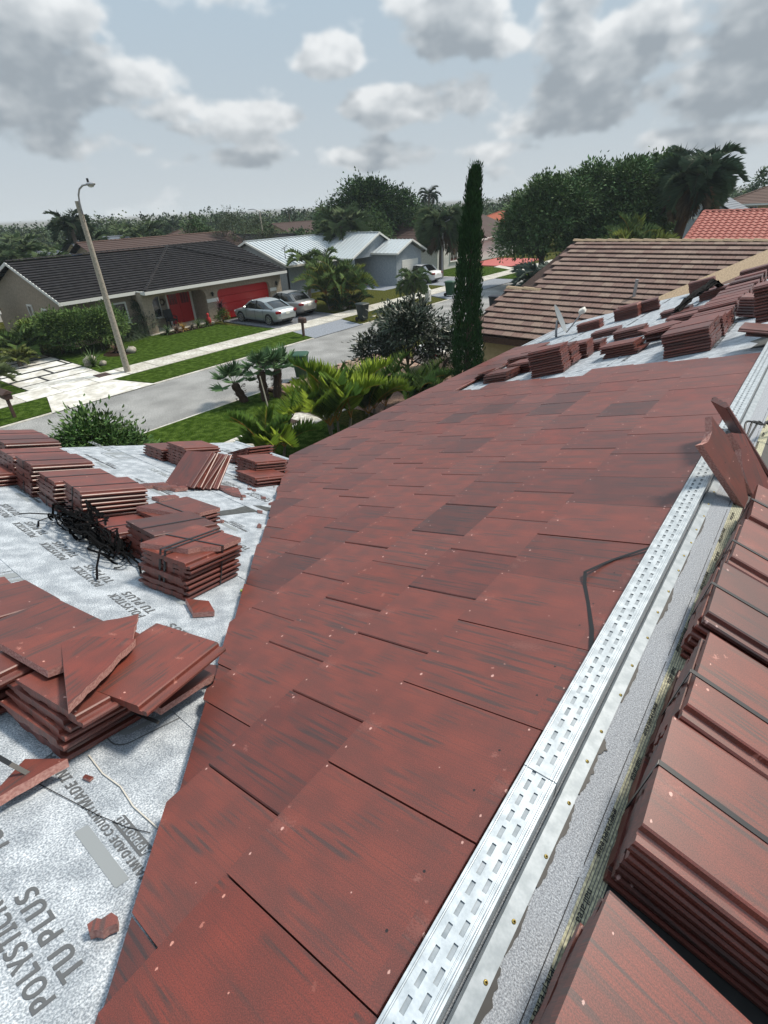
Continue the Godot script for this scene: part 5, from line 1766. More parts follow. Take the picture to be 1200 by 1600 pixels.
	wg.fan([at.call(-5.0, 0.0, 0.13), Vector3(-5.0, ey, -14.9), Vector3(2.6, ey + 2.35, -14.9), at.call(2.6, 7.1, 0.2), at.call(-0.7, 6.5, 0.13)], Vector3(3, 0, -19))
	wpart(h, "wing_roof", wg.mesh(), M.brown_tile)
	var fs := MB.new()
	fs.bb(Vector3(-8.97, ey - 0.2, ez - 0.03), Vector3(-5.0, ey - 0.01, ez + 0.02))
	wpart(h, "fascia", fs.mesh(), M.brown_tile)
	# vent pipe
	var vp := MB.new()
	var vb: Vector3 = at.call(-4.55, 3.0, 0.0)
	vp.tube(PackedVector3Array([vb, vb + Vector3(0, 0.55, 0)]), PackedFloat32Array([0.05]), 10)
	wpart(h, "vent_pipe", vp.mesh(), M.lamp_metal)
	# lamp under the eave
	var lm := MB.new()
	lm.cbox(Transform3D(Basis(Vector3(0, 0, 1), 0.6), Vector3(-7.0, 2.15, -16.03)), Vector3(0.26, 0.2, 0.12), 0.03)
	wpart(h, "eave_lamp", lm.mesh(), M.lamp_metal)

func wpart_at(parent: Node3D, called: String, m: Mesh, mat: Material, xf: Transform3D) -> MeshInstance3D:
	return part(parent, called, m, mat, parent.global_transform.affine_inverse() * xf)

# ------------------------------------------------------------------ farther houses
# a gabled or hipped house of one storey; along: "x" or "z" = direction of the ridge
func simple_house(called: String, label: String, c: Vector3, sx: float, sz: float, eave: float, rise: float, along: String, hip: bool, wall: Material, roof: Material, opt := {}) -> Node3D:
	var h := thing(called, label, "house", c, opt.get("group", ""))
	var w := MB.new()
	var hx := sx * 0.5
	var hz := sz * 0.5
	w.bb(Vector3(-hx, 0, -hz), Vector3(hx, eave, hz))
	var ov := 0.5
	var ex := hx + ov
	var ez := hz + ov
	if not hip:
		if along == "z":
			for z in [hz, -hz + 0.2]: side_wall(w, z, [[-hx, eave], [hx, eave], [0.0, eave + rise * hx / ex]], 0.2)
		else:
			for x in [hx, -hx + 0.2]: front_wall(w, x, [[-hz, eave], [hz, eave], [0.0, eave + rise * hz / ez]], 0.2)
	part(h, "wall", w.mesh(), wall)
	var b := MB.new()
	var st: float = opt.get("step", 0.34)
	var y := eave - 0.05
	if along == "z":
		var d := ex if hip else 0.0
		for s: float in [1.0, -1.0]:
			var up := Vector3(-s * ex, rise, 0)
			courses(b, Vector3(s * ex, y, ez), Vector3(0, 0, -1), up.normalized(), up.length(), 0, ez * 2, d, ez * 2 - d, st)
			if hip:
				var up2 := Vector3(0, rise, -s * ex)
				courses(b, Vector3(-ex, y, s * ez), Vector3(1, 0, 0), up2.normalized(), up2.length(), 0, ex * 2, ex, ex, st)
	else:
		var d := ez if hip else 0.0
		for s: float in [1.0, -1.0]:
			var up := Vector3(0, rise, -s * ez)
			courses(b, Vector3(-ex, y, s * ez), Vector3(1, 0, 0), up.normalized(), up.length(), 0, ex * 2, d, ex * 2 - d, st)
			if hip:
				var up2 := Vector3(-s * ez, rise, 0)
				courses(b, Vector3(s * ex, y, ez), Vector3(0, 0, -1), up2.normalized(), up2.length(), 0, ez * 2, ez, ez, st)
	var rf := part(h, "roof", b.mesh(), roof)
	var cb := MB.new()
	if along == "z":
		var d := ex if hip else 0.0
		caps(cb, Vector3(0, y + rise + 0.03, ez - d), Vector3(0, y + rise + 0.03, -ez + d))
		if hip:
			for s: float in [1.0, -1.0]:
				for q: float in [1.0, -1.0]: caps(cb, Vector3(s * ex, y + 0.05, q * ez), Vector3(0, y + rise + 0.05, q * (ez - ex)))
	else:
		var d := ez if hip else 0.0
		caps(cb, Vector3(-ex + d, y + rise + 0.03, 0), Vector3(ex - d, y + rise + 0.03, 0))
		if hip:
			for s: float in [1.0, -1.0]:
				for q: float in [1.0, -1.0]: caps(cb, Vector3(s * ex, y + 0.05, q * ez), Vector3(s * (ex - ez), y + rise + 0.05, 0))
	part(rf, "ridge_cap", cb.mesh(), opt.get("cap", roof))
	var f := MB.new()
	f.bx(ex, y - 0.08, 0, 0.04, 0.16, ez * 2)
	f.bx(-ex, y - 0.08, 0, 0.04, 0.16, ez * 2)
	f.bx(0, y - 0.08, ez, ex * 2, 0.16, 0.04)
	part(h, "fascia", f.mesh(), M.white_trim)
	for q in opt.get("windows", []):
		# side: "street" (+x) or "near" (+z), offset along, sill centre height, width, height
		if q[0] == "street": window(h, h.global_transform * Transform3D(STREETWARD, Vector3(hx + 0.01, q[2], q[1])), q[3], q[4], 2, 1, M.white_trim, 0.08)
		else: window(h, h.global_transform * Transform3D(Basis(), Vector3(q[1], q[2], hz + 0.01)), q[3], q[4], 2, 1, M.white_trim, 0.08)
	for q in opt.get("garage", []):
		var g := MB.new()
		for i in 4: g.cbox(Transform3D(Basis(), Vector3(hx + 0.02, 0.3 + i * 0.53, q[0])), Vector3(0.05, 0.52, q[1]), 0.02)
		part(h, "garage_door", g.mesh(), q[2])
	return h

func build_far_houses() -> void:
	# left edge: white house, its garage corner and reddish roof just in the frame
	simple_house("white_house", "white house with dark red roof cut off by the left edge", Vector3(-39.2, 0, -3.3), 10.0, 12.6, 2.5, 1.9, "z", true, M.white_wall, M.brown_dark, {"garage": [[-3.6, 3.2, M.brown_dark]]})
	# red S-tiled roof behind the brown house
	var rs := thing("red_barrel_tiled_house", "house with terracotta red barrel tile roof behind the brown roof", "house", Vector3(2, 0, -40))
	var w := MB.new()
	w.bb(Vector3(-6.4, 0, -48.0), Vector3(9, 2.6, -33.6))
	side_wall(w, -33.5, [[-6.4, 2.4], [-6.4, 2.6], [9, 2.6], [9, 2.4]])
	wpart(rs, "wall", w.mesh(), M.cream)
	var up := Vector3(0, S, -1).normalized()
	var nn := Vector3(0, 1, S).normalized()
	var b := MB.new()
	var tl := 0.0
	while tl < 8.2:
		var prof := []
		for e in [[0.0, 0.05], [0.42, 0.015]]:
			var line := PackedVector3Array()
			var x := -6.95
			while x < 9.0:
				for k in 6: line.append(Vector3(x + 0.32 * k / 6.0, 2.6, -33.0) + up * (tl + e[0]) + nn * (e[1] + 0.055 * (0.5 + 0.5 * cos(TAU * k / 6.0))))
				x += 0.32
			prof.append(line)
		var under := PackedVector3Array()
		for p in prof[0]: under.append(p - nn * 0.04)
		b.grid([under, prof[0]], false, true)
		b.grid(prof, false, true)
		tl += 0.38
	var rr := wpart(rs, "roof", b.mesh(), M.red_s)
	rr.set_meta("kind", "stuff")
	var cb := MB.new()
	caps(cb, Vector3(-6.95, 2.66, -33.0) + up * 8.3, Vector3(9.0, 2.66, -33.0) + up * 8.3, 0.17, 0.4)
	caps(cb, Vector3(-6.95, 2.66, -33.0), Vector3(-6.95, 2.66, -33.0) + up * 8.3, 0.14, 0.4)
	wpart(rs, "ridge_cap", cb.mesh(), M.red_s)
	var wire := MB.new()
	wire.tube(PackedVector3Array([Vector3(-2.6, 2.6, -33.0) + up * 0.6 + nn * 0.1, Vector3(-2.1, 2.6, -33.0) + up * 8.0 + nn * 0.12]), PackedFloat32Array([0.03]), 5)
	wpart(rs, "conduit", wire.mesh(), M.fascia)
	# behind the black-roofed house
	simple_house("brown_roofed_house", "house with long dark brown roof behind the black roof", Vector3(-50.5, 0, -30.5), 10.0, 15.0, 2.6, 2.15, "z", false, M.tan_wall, M.brown_dark, {"cap": M.brown_tile})
	var so := simple_house("solar_house", "house with blue solar panels on its roof, left of the lamp post", Vector3(-53.0, 0, -20.5), 9.0, 9.0, 2.6, 1.95, "z", true, M.white_wall, M.slate_roof)
	for k in 6:
		var sp := MB.new()
		var upv := Vector3(-5.0, 1.95, 0).normalized()
		sp.box(Transform3D(Basis(upv, Vector3(1.95, 5.0, 0).normalized(), Vector3(0, 0, 1)), Vector3(2.6, 3.53, 2.6 - k * 1.05)), Vector3(1.9, 0.05, 1.0))
		part(so, "solar_panel", sp.mesh(), M.solar)
	simple_house("pale_roofed_house", "low house with pale blue roof at the left edge behind the gable", Vector3(-52.5, 0, -11.5), 9.0, 8.0, 2.5, 1.85, "z", true, M.white_wall, M.solar)
	simple_house("slate_roofed_house", "small house with slate grey roof between the palms", Vector3(-62.5, 0, -31.5), 8.0, 8.0, 2.6, 2.1, "z", false, M.tan_wall, M.slate_roof)
	simple_house("hip_roofed_house", "far house with grey brown hip roof among the trees", Vector3(-64.0, 0, -43.0), 10.0, 9.0, 3.0, 2.4, "z", true, M.white_wall, M.brown_tile)
	simple_house("white_gabled_house", "white gabled house peeking between the black and metal roofs", Vector3(-50.0, 0, -42.5), 9.0, 7.0, 2.5, 1.7, "x", false, M.white_wall, M.black_tile)
	simple_house("far_dark_roofed_house", "far house with dark roof behind the metal roof", Vector3(-60.0, 0, -58.0), 12.0, 10.0, 2.7, 2.2, "z", false, M.tan_wall, M.brown_dark)
	simple_house("brown_white_gabled_house", "white house with brown roof behind the grey house's entrance", Vector3(-39.0, 0, -56.0), 12.0, 9.5, 2.6, 2.3, "x", false, M.white_wall, M.brown_dark, {"windows": [["street", 1.5, 1.4, 1.4, 1.2]]})
	simple_house("white_garage_house", "white house with brown roof and white garage door right of the cypress", Vector3(-39.5, 0, -66.0), 11.0, 13.0, 2.6, 2.1, "z", false, M.white_wall, M.brown_dark, {"garage": [[3.2, 4.6, M.white_trim]]})
	simple_house("orange_roofed_house", "far house with bright orange roof right of the cypress", Vector3(-42.0, 0, -84.0), 11.0, 11.0, 2.7, 2.3, "x", true, M.white_wall, M.orange_tile)
	# upper right
	simple_house("yellow_house", "yellow two-storey house with brown roof at the right edge", Vector3(-3.0, 0, -77.0), 15.0, 10.0, 5.0, 2.2, "x", true, M.cream, M.brown_tile, {"windows": [["near", -5.2, 4.1, 1.3, 1.1], ["near", -1.5, 4.2, 2.6, 0.9]]})
	simple_house("grey_gabled_house", "grey gabled house behind the tall palm at right", Vector3(-10.5, 0, -66.0), 5.0, 8.0, 4.3, 1.6, "z", false, M.blue_grey, M.slate_roof)
	simple_house("far_red_roofed_house", "far house with dull red roof between the big trees", Vector3(-2.0, 0, -110.0), 16.0, 12.0, 4.0, 2.6, "x", true, M.cream, M.red_s)

# ------------------------------------------------------------------ street furniture
func cart(called: String, label: String, at: Vector3, turn: float, body: Material) -> void:
	var o := thing(called, label, "bin", at, "wheeled bins", turn)
	var b := MB.new()
	var rows := []
	for q in [[0.08, 0.24, 0.25], [0.5, 0.28, 0.30], [0.92, 0.31, 0.36], [0.96, 0.33, 0.38], [1.0, 0.33, 0.38]]:
		var line := PackedVector3Array()
		for k in 24:
			var a := TAU * k / 24
			var cx := signf(cos(a)) * pow(absf(cos(a)), 0.35)
			var cz := signf(sin(a)) * pow(absf(sin(a)), 0.35)
			line.append(Vector3(cx * q[1], q[0], cz * q[2]))
		rows.append(line)
	b.grid(rows, true)
	part(o, "body", b.mesh(), body)
	var l := MB.new()
	var lr := []
	for q in [[0.99, 1.04], [1.04, 1.05], [1.075, 0.85], [1.085, 0.3], [1.086, 0.0]]:
		var line := PackedVector3Array()
		for k in 24:
			var a := TAU * k / 24
			line.append(Vector3(signf(cos(a)) * pow(absf(cos(a)), 0.35) * 0.335 * q[1], q[0], signf(sin(a)) * pow(absf(sin(a)), 0.35) * 0.385 * q[1]))
		lr.append(line)
	l.grid(lr, true)
	part(o, "lid", l.mesh(), body)
	var h := MB.new()
	h.tube(PackedVector3Array([Vector3(-0.24, 1.0, -0.36), Vector3(-0.24, 1.02, -0.45), Vector3(0.24, 1.02, -0.45), Vector3(0.24, 1.0, -0.36)]), PackedFloat32Array([0.018]), 6)
	part(o, "handle", h.mesh(), M.black_plastic)
	for s: float in [-1.0, 1.0]:
		var w := MB.new()
		w.tube(PackedVector3Array([Vector3(s * 0.27, 0.13, -0.26), Vector3(s * 0.33, 0.13, -0.26)]), PackedFloat32Array([0.13]), 16)
		part(o, "wheel", w.mesh(), M.tyre)

func build_street_things() -> void:
	var lp := thing("street_lamp", "tall concrete street lamp post with curved arm on the opposite verge", "street lamp", Vector3(-25.06, 0, -11.72))
	var p := MB.new()
	p.tube(PackedVector3Array([Vector3(0, -0.2, 0), Vector3(0, 3.5, 0), Vector3(0, 7.05, 0)]), PackedFloat32Array([0.155, 0.13, 0.10]), 8)
	part(lp, "pole", p.mesh(), M.pole)
	var a := MB.new()
	a.tube(PackedVector3Array([Vector3(0.1, 6.6, -0.02), Vector3(0.13, 7.0, -0.02), Vector3(0.2, 7.25, -0.03), Vector3(0.36, 7.45, -0.06), Vector3(0.62, 7.56, -0.1), Vector3(0.95, 7.58, -0.15)]), PackedFloat32Array([0.035]), 8)
	part(lp, "arm", a.mesh(), M.lamp_metal)
	var hd := MB.new()
	var rows := []
	for q in [[0.0, 0.05], [0.12, 0.09], [0.3, 0.14], [0.5, 0.13], [0.62, 0.05], [0.64, 0.0]]:
		var line := PackedVector3Array()
		for k in 12:
			var t := TAU * k / 12
			line.append(Vector3(0.85 + q[0], 7.58 + sin(t) * q[1] * 0.5, -0.15 + cos(t) * q[1]))
		rows.append(line)
	hd.grid(rows, true, true)
	var head := part(lp, "lamp_head", hd.mesh(), M.lamp_metal)
	var ln := MB.new()
	ln.lathe(Vector3(1.2, 7.51, -0.15), [[0.0, -0.05], [0.09, -0.03], [0.12, 0.02]], 12)
	part(head, "lens", ln.mesh(), M.lamp_lens)
	var pc := MB.new()
	pc.tube(PackedVector3Array([Vector3(1.05, 7.63, -0.15), Vector3(1.05, 7.78, -0.15)]), PackedFloat32Array([0.045]), 8)
	part(head, "photocell", pc.mesh(), M.black_plastic)
	var cd := MB.new()
	cd.tube(PackedVector3Array([Vector3(0.14, 6.3, 0.0), Vector3(0.25, 6.45, 0.05), Vector3(0.2, 6.7, 0.0), Vector3(0.12, 6.75, 0.0)]), PackedFloat32Array([0.012]), 5)
	part(lp, "cable_loop", cd.mesh(), M.iron)
	# far lamp
	var l2 := thing("street_lamp", "distant slim street lamp above the trees left of centre", "street lamp", Vector3(-53.4, 0, -45.2))
	var p2 := MB.new()
	p2.tube(PackedVector3Array([Vector3.ZERO, Vector3(0, 6.2, 0)]), PackedFloat32Array([0.14, 0.1]), 6)
	part(l2, "pole", p2.mesh(), M.pole)
	var a2 := MB.new()
	a2.tube(PackedVector3Array([Vector3(0, 6.0, 0), Vector3(0, 6.4, 0), Vector3(-0.5, 6.6, 0.5), Vector3(-0.9, 6.55, 0.9)]), PackedFloat32Array([0.05]), 6)
	part(l2, "arm", a2.mesh(), M.lamp_metal)
	var l3 := thing("street_lamp", "slim grey lamp arm in front of the queen palm near the cypress", "street lamp", Vector3(-29.2, 0, -46.2))
	var p3 := MB.new()
	p3.tube(PackedVector3Array([Vector3.ZERO, Vector3(0, 4.3, 0), Vector3(0.2, 4.8, 0), Vector3(0.8, 5.0, 0.1)]), PackedFloat32Array([0.09, 0.07, 0.05, 0.05]), 6)
	part(l3, "pole", p3.mesh(), M.lamp_metal)
	# mailboxes
	var m1 := thing("mailbox", "brown mailbox on a post beside the grey apron across the street", "mailbox", Vector3(-22.81, 0.03, -21.29))
	var b := MB.new()
	b.bx(0, 0.4, 0, 0.11, 0.8, 0.11)
	part(m1, "post", b.mesh(), M.rust_iron)
	var bb := MB.new()
	bb.cbox(Transform3D(Basis(), Vector3(0.02, 0.9, 0)), Vector3(0.5, 0.26, 0.26), 0.03)
	bb.cbox(Transform3D(Basis(), Vector3(0.02, 1.02, 0)), Vector3(0.5, 0.1, 0.2), 0.04)
	part(m1, "box", bb.mesh(), M.rust_iron)
	var m2 := thing("mailbox", "rusty brown mailbox with pitched roof at the left edge", "mailbox", Vector3(-22.74, 0.03, -5.91))
	var c := MB.new()
	c.bx(0, 0.4, 0, 0.1, 0.8, 0.1)
	part(m2, "post", c.mesh(), M.rust_iron)
	var c2 := MB.new()
	c2.cbox(Transform3D(Basis(), Vector3(0.02, 0.86, 0)), Vector3(0.5, 0.22, 0.26), 0.02)
	part(m2, "box", c2.mesh(), M.rust_iron)
	var c3 := MB.new()
	c3.extrude(PackedVector2Array([Vector2(-0.2, 0.0), Vector2(0.2, 0.0), Vector2(0.0, 0.14)]), 0.6, Transform3D(STREETWARD, Vector3(-0.28, 0.97, 0)))
	part(m2, "roof", c3.mesh(), M.rust_iron)
	cart("wheeled_bin", "green wheeled bin standing on the pavers beside the fan palms", Vector3(-16.72, 0.06, -15.25), 0.6, M.bin_green)
	cart("wheeled_bin", "dark green wheeled bin at the far kerb beside the grey apron", Vector3(-22.6, 0.06, -26.4), 1.4, M.bin_dark)
	cart("wheeled_bin", "green wheeled bin at the far kerb left of the cypress", Vector3(-22.75, 0.06, -37.2), 1.7, M.bin_green)
	cart("wheeled_bin", "navy blue wheeled bin by the near kerb right of the cypress", Vector3(-16.3, 0.06, -32.2), -1.4, M.bin_navy)
	var ub := thing("utility_box", "white utility box with pointed top on the verge by the small palm", "utility box", Vector3(-22.86, 0.05, -34.28))
	var u := MB.new()
	u.cbox(Transform3D(Basis(), Vector3(0, 0.42, 0)), Vector3(0.36, 0.84, 0.36), 0.03)
	part(ub, "cabinet", u.mesh(), M.white_trim)
	var u2 := MB.new()
	u2.lathe(Vector3(0, 0.84, 0), [[0.2, 0.0], [0.08, 0.12], [0.03, 0.3], [0.0, 0.32]], 8)
	part(ub, "cap", u2.mesh(), M.white_trim)
	solo("utility_cover", "rusty square utility cover in the pale sidewalk at left", "cover", slab(-0.3, 0.3, -0.3, 0.3, 0.008, 0.03), M.rust_iron, Transform3D(Basis(), Vector3(-25.55, 0.066, -10.72)))
	var dr := thing("storm_drain", "iron storm drain grate in the near sidewalk beside the areca palm", "drain", Vector3(-13.25, 0.058, -11.15))
	part(dr, "frame", slab(-0.34, 0.34, -0.3, 0.3, 0.006, 0.03), M.iron)
	for i in 6: part(dr, "bar", slab(-0.28, 0.28, -0.25 + i * 0.088, -0.21 + i * 0.088, 0.016, 0.012), M.rust_iron)
	for q in [[-28.3, -11.5, 0.32, "largest pale garden stone beside the hedge"], [-27.9, -11.25, 0.22, "pale garden stone next to the yucca"], [-27.4, -11.7, 0.18, "smallest pale garden stone by the hedge"], [-28.6, -13.9, 0.26, "garden stone edging the round plant bed"], [-26.7, -29.1, 0.2, "white stone under the tall areca palm"]]:
		var s := MB.new()
		var rr := []
		for i in 7:
			var line := PackedVector3Array()
			var la := -PI * 0.5 + PI * i / 6.0
			for k in 12:
				var an := TAU * k / 12
				var r: float = q[2] * (1.0 + 0.18 * sin(an * 3.0 + i) + rng.randf_range(-0.06, 0.06))
				line.append(Vector3(cos(an) * cos(la) * r, sin(la) * r * 0.75 + q[2] * 0.5, sin(an) * cos(la) * r))
			rr.append(line)
		s.grid(rr, true)
		solo("garden_stone", q[3], "stone", s.mesh(), M.stone, Transform3D(Basis(), Vector3(q[0], 0.05, q[1])), "garden stones")
	# round plant bed by the lamp
	var bd := MB.new()
	bd.lathe(Vector3(-29.2, 0.05, -13.5), [[0.0, 0.06], [0.7, 0.06], [0.82, 0.0]], 20)
	solo("plant_bed", "round mulch bed on the lawn behind the lamp post", "plant bed", bd.mesh(), M.mulch)
	var fbd := MB.new()
	fbd.bb(Vector3(-31.7, 0.02, -20.9), Vector3(-30.8, 0.08, -17.5))
	solo("plant_bed", "long mulch flower bed in front of the porch", "plant bed", fbd.mesh(), M.mulch)

# ------------------------------------------------------------------ cars
func car(label: String, at: Vector3, turn: float, ln: float, paint: Material, coupe: bool) -> void:
	var o := thing("parked_car", label, "car", at, "cars parked on the driveways", turn)
	# stations from the rear (x = -ln/2) to the front
	var st := [[0.0, 0.40, 0.70, 0.62], [0.015, 0.30, 0.86, 0.74], [0.05, 0.24, 0.95, 0.83], [0.11, 0.20, 0.985, 0.875], [0.2, 0.18, 0.975, 0.9], [0.3, 0.18, 0.95, 0.905], [0.42, 0.18, 0.935, 0.905], [0.54, 0.18, 0.925, 0.905], [0.64, 0.18, 0.915, 0.90], [0.72, 0.18, 0.90, 0.895], [0.8, 0.2, 0.85, 0.885], [0.88, 0.22, 0.80, 0.86], [0.94, 0.24, 0.73, 0.80], [0.98, 0.28, 0.64, 0.70], [1.0, 0.36, 0.55, 0.58]]
	var rows := []
	for s in st:
		var x: float = (s[0] - 0.5) * ln
		var b: float = s[1]
		var t: float = s[2]
		var w: float = s[3]
		var half := [[0.0, b], [w * 0.86, b], [w * 0.98, b + 0.12], [w, lerpf(b, t, 0.5)], [w * 0.985, lerpf(b, t, 0.8)], [w * 0.93, t - 0.03], [w * 0.8, t], [w * 0.4, t + 0.015]]
		var line := PackedVector3Array()
		for q in half: line.append(Vector3(x, q[1], q[0]))
		line.append(Vector3(x, t + 0.02, 0))
		for k in range(half.size() - 1, 0, -1): line.append(Vector3(x, half[k][1], -half[k][0]))
		rows.append(line)
	var body := MB.new()
	body.grid(rows, true)
	body.fan(Array(rows[0]), Vector3.ZERO)
	body.fan(Array(rows[rows.size() - 1]), Vector3.ZERO)
	part(o, "body", body.mesh(), paint)
	# glass house
	var gs := [[0.125, 0.98, 0.98, 0.74], [0.20, 0.96, 1.14, 0.70], [0.28, 0.95, 1.31, 0.66], [0.36, 0.93, 1.40, 0.63], [0.46, 0.92, 1.43, 0.62], [0.55, 0.91, 1.40, 0.63], [0.62, 0.91, 1.27, 0.66], [0.69, 0.91, 1.07, 0.72], [0.745, 0.90, 0.91, 0.76]]
	if not coupe: gs = [[0.15, 0.98, 0.98, 0.74], [0.20, 0.96, 1.17, 0.69], [0.25, 0.95, 1.37, 0.64], [0.32, 0.93, 1.44, 0.62], [0.46, 0.92, 1.46, 0.61], [0.55, 0.91, 1.44, 0.62], [0.62, 0.91, 1.28, 0.66], [0.68, 0.91, 1.09, 0.71], [0.73, 0.90, 0.91, 0.76]]
	var gr := []
	var rr := []
	for s in gs:
		var x: float = (s[0] - 0.5) * ln
		var line := PackedVector3Array([Vector3(x, s[1] - 0.05, 0.83), Vector3(x, s[1], 0.82), Vector3(x, lerpf(s[1], s[2], 0.55), lerpf(0.82, s[3], 0.6)), Vector3(x, s[2] - 0.025, s[3]), Vector3(x, s[2], s[3] - 0.12), Vector3(x, s[2] + 0.015, 0.0), Vector3(x, s[2], -s[3] + 0.12), Vector3(x, s[2] - 0.025, -s[3]), Vector3(x, lerpf(s[1], s[2], 0.55), -lerpf(0.82, s[3], 0.6)), Vector3(x, s[1], -0.82), Vector3(x, s[1] - 0.05, -0.83)])
		gr.append(line)
		if s[2] > 1.25 and s[0] > 0.25 and s[0] < 0.60:
			rr.append(PackedVector3Array([Vector3(x, s[2] - 0.03, s[3] + 0.014), Vector3(x, s[2] + 0.012, s[3] - 0.1), Vector3(x, s[2] + 0.03, 0.0), Vector3(x, s[2] + 0.012, -s[3] + 0.1), Vector3(x, s[2] - 0.03, -s[3] - 0.014)]))
	var g := MB.new()
	g.grid(gr, false)
	part(o, "windows", g.mesh(), M.glass_dark)
	var rf := MB.new()
	rf.grid(rr, false)
	part(o, "roof", rf.mesh(), paint)
	# pillars: along the glass edges
	for sd: float in [-1.0, 1.0]:
		for seg in [[0, 1, 2], [5, 6, 7, 8]]:
			var path := PackedVector3Array()
			for i in seg:
				var s: Array = gs[i]
				path.append(Vector3((s[0] - 0.5) * ln, s[2] - 0.012, sd * (s[3] - 0.02)))
			var pm := MB.new()
			pm.band(path, 0.09 if seg[0] == 5 else 0.16, 0.05, Vector3(0, 0.7, sd).normalized())
			part(o, "pillar", pm.mesh(), paint)
		var bp := MB.new()
		var sb: Array = gs[4]
		bp.band(PackedVector3Array([Vector3((0.465 - 0.5) * ln, 0.9, sd * 0.835), Vector3((0.455 - 0.5) * ln, sb[2] - 0.02, sd * (sb[3] + 0.012))]), 0.07, 0.02, Vector3(0, 0.3, sd).normalized())
		part(o, "pillar", bp.mesh(), M.black_plastic)
		# mirrors, lamps, handles
		var mi := MB.new()
		mi.cbox(Transform3D(Basis(), Vector3((0.66 - 0.5) * ln, 0.98, sd * 0.97)), Vector3(0.13, 0.13, 0.2), 0.04)
		part(o, "mirror", mi.mesh(), paint)
		var tl := MB.new()
		tl.cbox(Transform3D(Basis(Vector3.UP, sd * 0.55), Vector3(-ln * 0.5 + 0.10, 0.80, sd * 0.71)), Vector3(0.15, 0.17, 0.36), 0.035)
		part(o, "tail_lamp", tl.mesh(), M.tail_lamp)
		var hl := MB.new()
		hl.cbox(Transform3D(Basis(Vector3.UP, -sd * 0.6), Vector3(ln * 0.5 - 0.2, 0.62, sd * 0.62)), Vector3(0.2, 0.13, 0.34), 0.04)
		part(o, "headlight", hl.mesh(), M.lamp_lens)
		for hx: float in [0.36, 0.545]:
			var dh := MB.new()
			dh.cbox(Transform3D(Basis(), Vector3((hx - 0.5) * ln, 0.78, sd * 0.905)), Vector3(0.2, 0.035, 0.04), 0.012)
			part(o, "door_handle", dh.mesh(), paint)
		for wx: float in [0.195, 0.795]:
			var well := MB.new()
			well.tube(PackedVector3Array([Vector3((wx - 0.5) * ln, 0.34, sd * 0.6), Vector3((wx - 0.5) * ln, 0.34, sd * 0.908)]), PackedFloat32Array([0.365]), 22)
			part(o, "wheel_well", well.mesh(), M.black_plastic)
			var ty := MB.new()
			ty.tube(PackedVector3Array([Vector3((wx - 0.5) * ln, 0.325, sd * 0.7), Vector3((wx - 0.5) * ln, 0.325, sd * 0.71), Vector3((wx - 0.5) * ln, 0.325, sd * 0.9), Vector3((wx - 0.5) * ln, 0.325, sd * 0.918)]), PackedFloat32Array([0.30, 0.325, 0.325, 0.30]), 24)
			var wh := part(o, "wheel", ty.mesh(), M.tyre)
			var ri := MB.new()
			ri.tube(PackedVector3Array([Vector3((wx - 0.5) * ln, 0.325, sd * 0.9), Vector3((wx - 0.5) * ln, 0.325, sd * 0.922)]), PackedFloat32Array([0.07]), 12)
			for k in 10:
				var an := TAU * k / 10
				ri.box(Transform3D(Basis(Vector3(0, 0, 1), an), Vector3((wx - 0.5) * ln, 0.325, sd * 0.917) + Basis(Vector3(0, 0, 1), an) * Vector3(0.13, 0, 0)), Vector3(0.2, 0.035, 0.02))
			var rim := []
			for q in [[0.205, 0.90], [0.225, 0.924], [0.24, 0.924], [0.255, 0.90]]:
				var line := PackedVector3Array()
				for k in 24: line.append(Vector3((wx - 0.5) * ln + cos(TAU * k / 24) * q[0], 0.325 + sin(TAU * k / 24) * q[0], sd * q[1]))
				rim.append(line)
			ri.grid(rim, true, sd > 0.0)
			part(wh, "rim", ri.mesh(), M.rim)
	var pl := MB.new()
	pl.cbox(Transform3D(Basis(), Vector3(-ln * 0.5 + 0.005, 0.72, 0)), Vector3(0.03, 0.15, 0.31), 0.008)
	part(o, "number_plate", pl.mesh(), M.plate)
	var bu := MB.new()
	bu.cbox(Transform3D(Basis(), Vector3(-ln * 0.5 + 0.06, 0.36, 0)), Vector3(0.12, 0.12, 1.1), 0.03)
	part(o, "bumper_trim", bu.mesh(), M.black_plastic)
	# panel gaps drawn as thin dark strips laid on the body, without a recess
	for gx: float in [0.30, 0.47, 0.66]:
		for sd: float in [-1.0, 1.0]:
			var gp := MB.new()
			gp.bx((gx - 0.5) * ln, 0.58, sd * 0.9035, 0.012, 0.62, 0.008)
			part(o, "door_gap", gp.mesh(), M.black_plastic)

func build_cars() -> void:
	car("silver four-door coupe parked before the red garage door, nearest the lawn", Vector3(-28.72, 0.035, -23.5), PI, 4.65, M.car_silver, true)
	car("pale gold sedan parked behind the silver coupe", Vector3(-29.5, 0.035, -26.35), PI, 4.45, M.car_gold, false)
	car("white car on the grey driveway half hidden by the palm", Vector3(-30.2, 0.035, -43.7), PI, 4.4, M.car_white, false)
	car("white car half hidden behind the dark shrub and cypress", Vector3(-11.9, 0.06, -20.6), 1.2, 4.4, M.car_white, false)

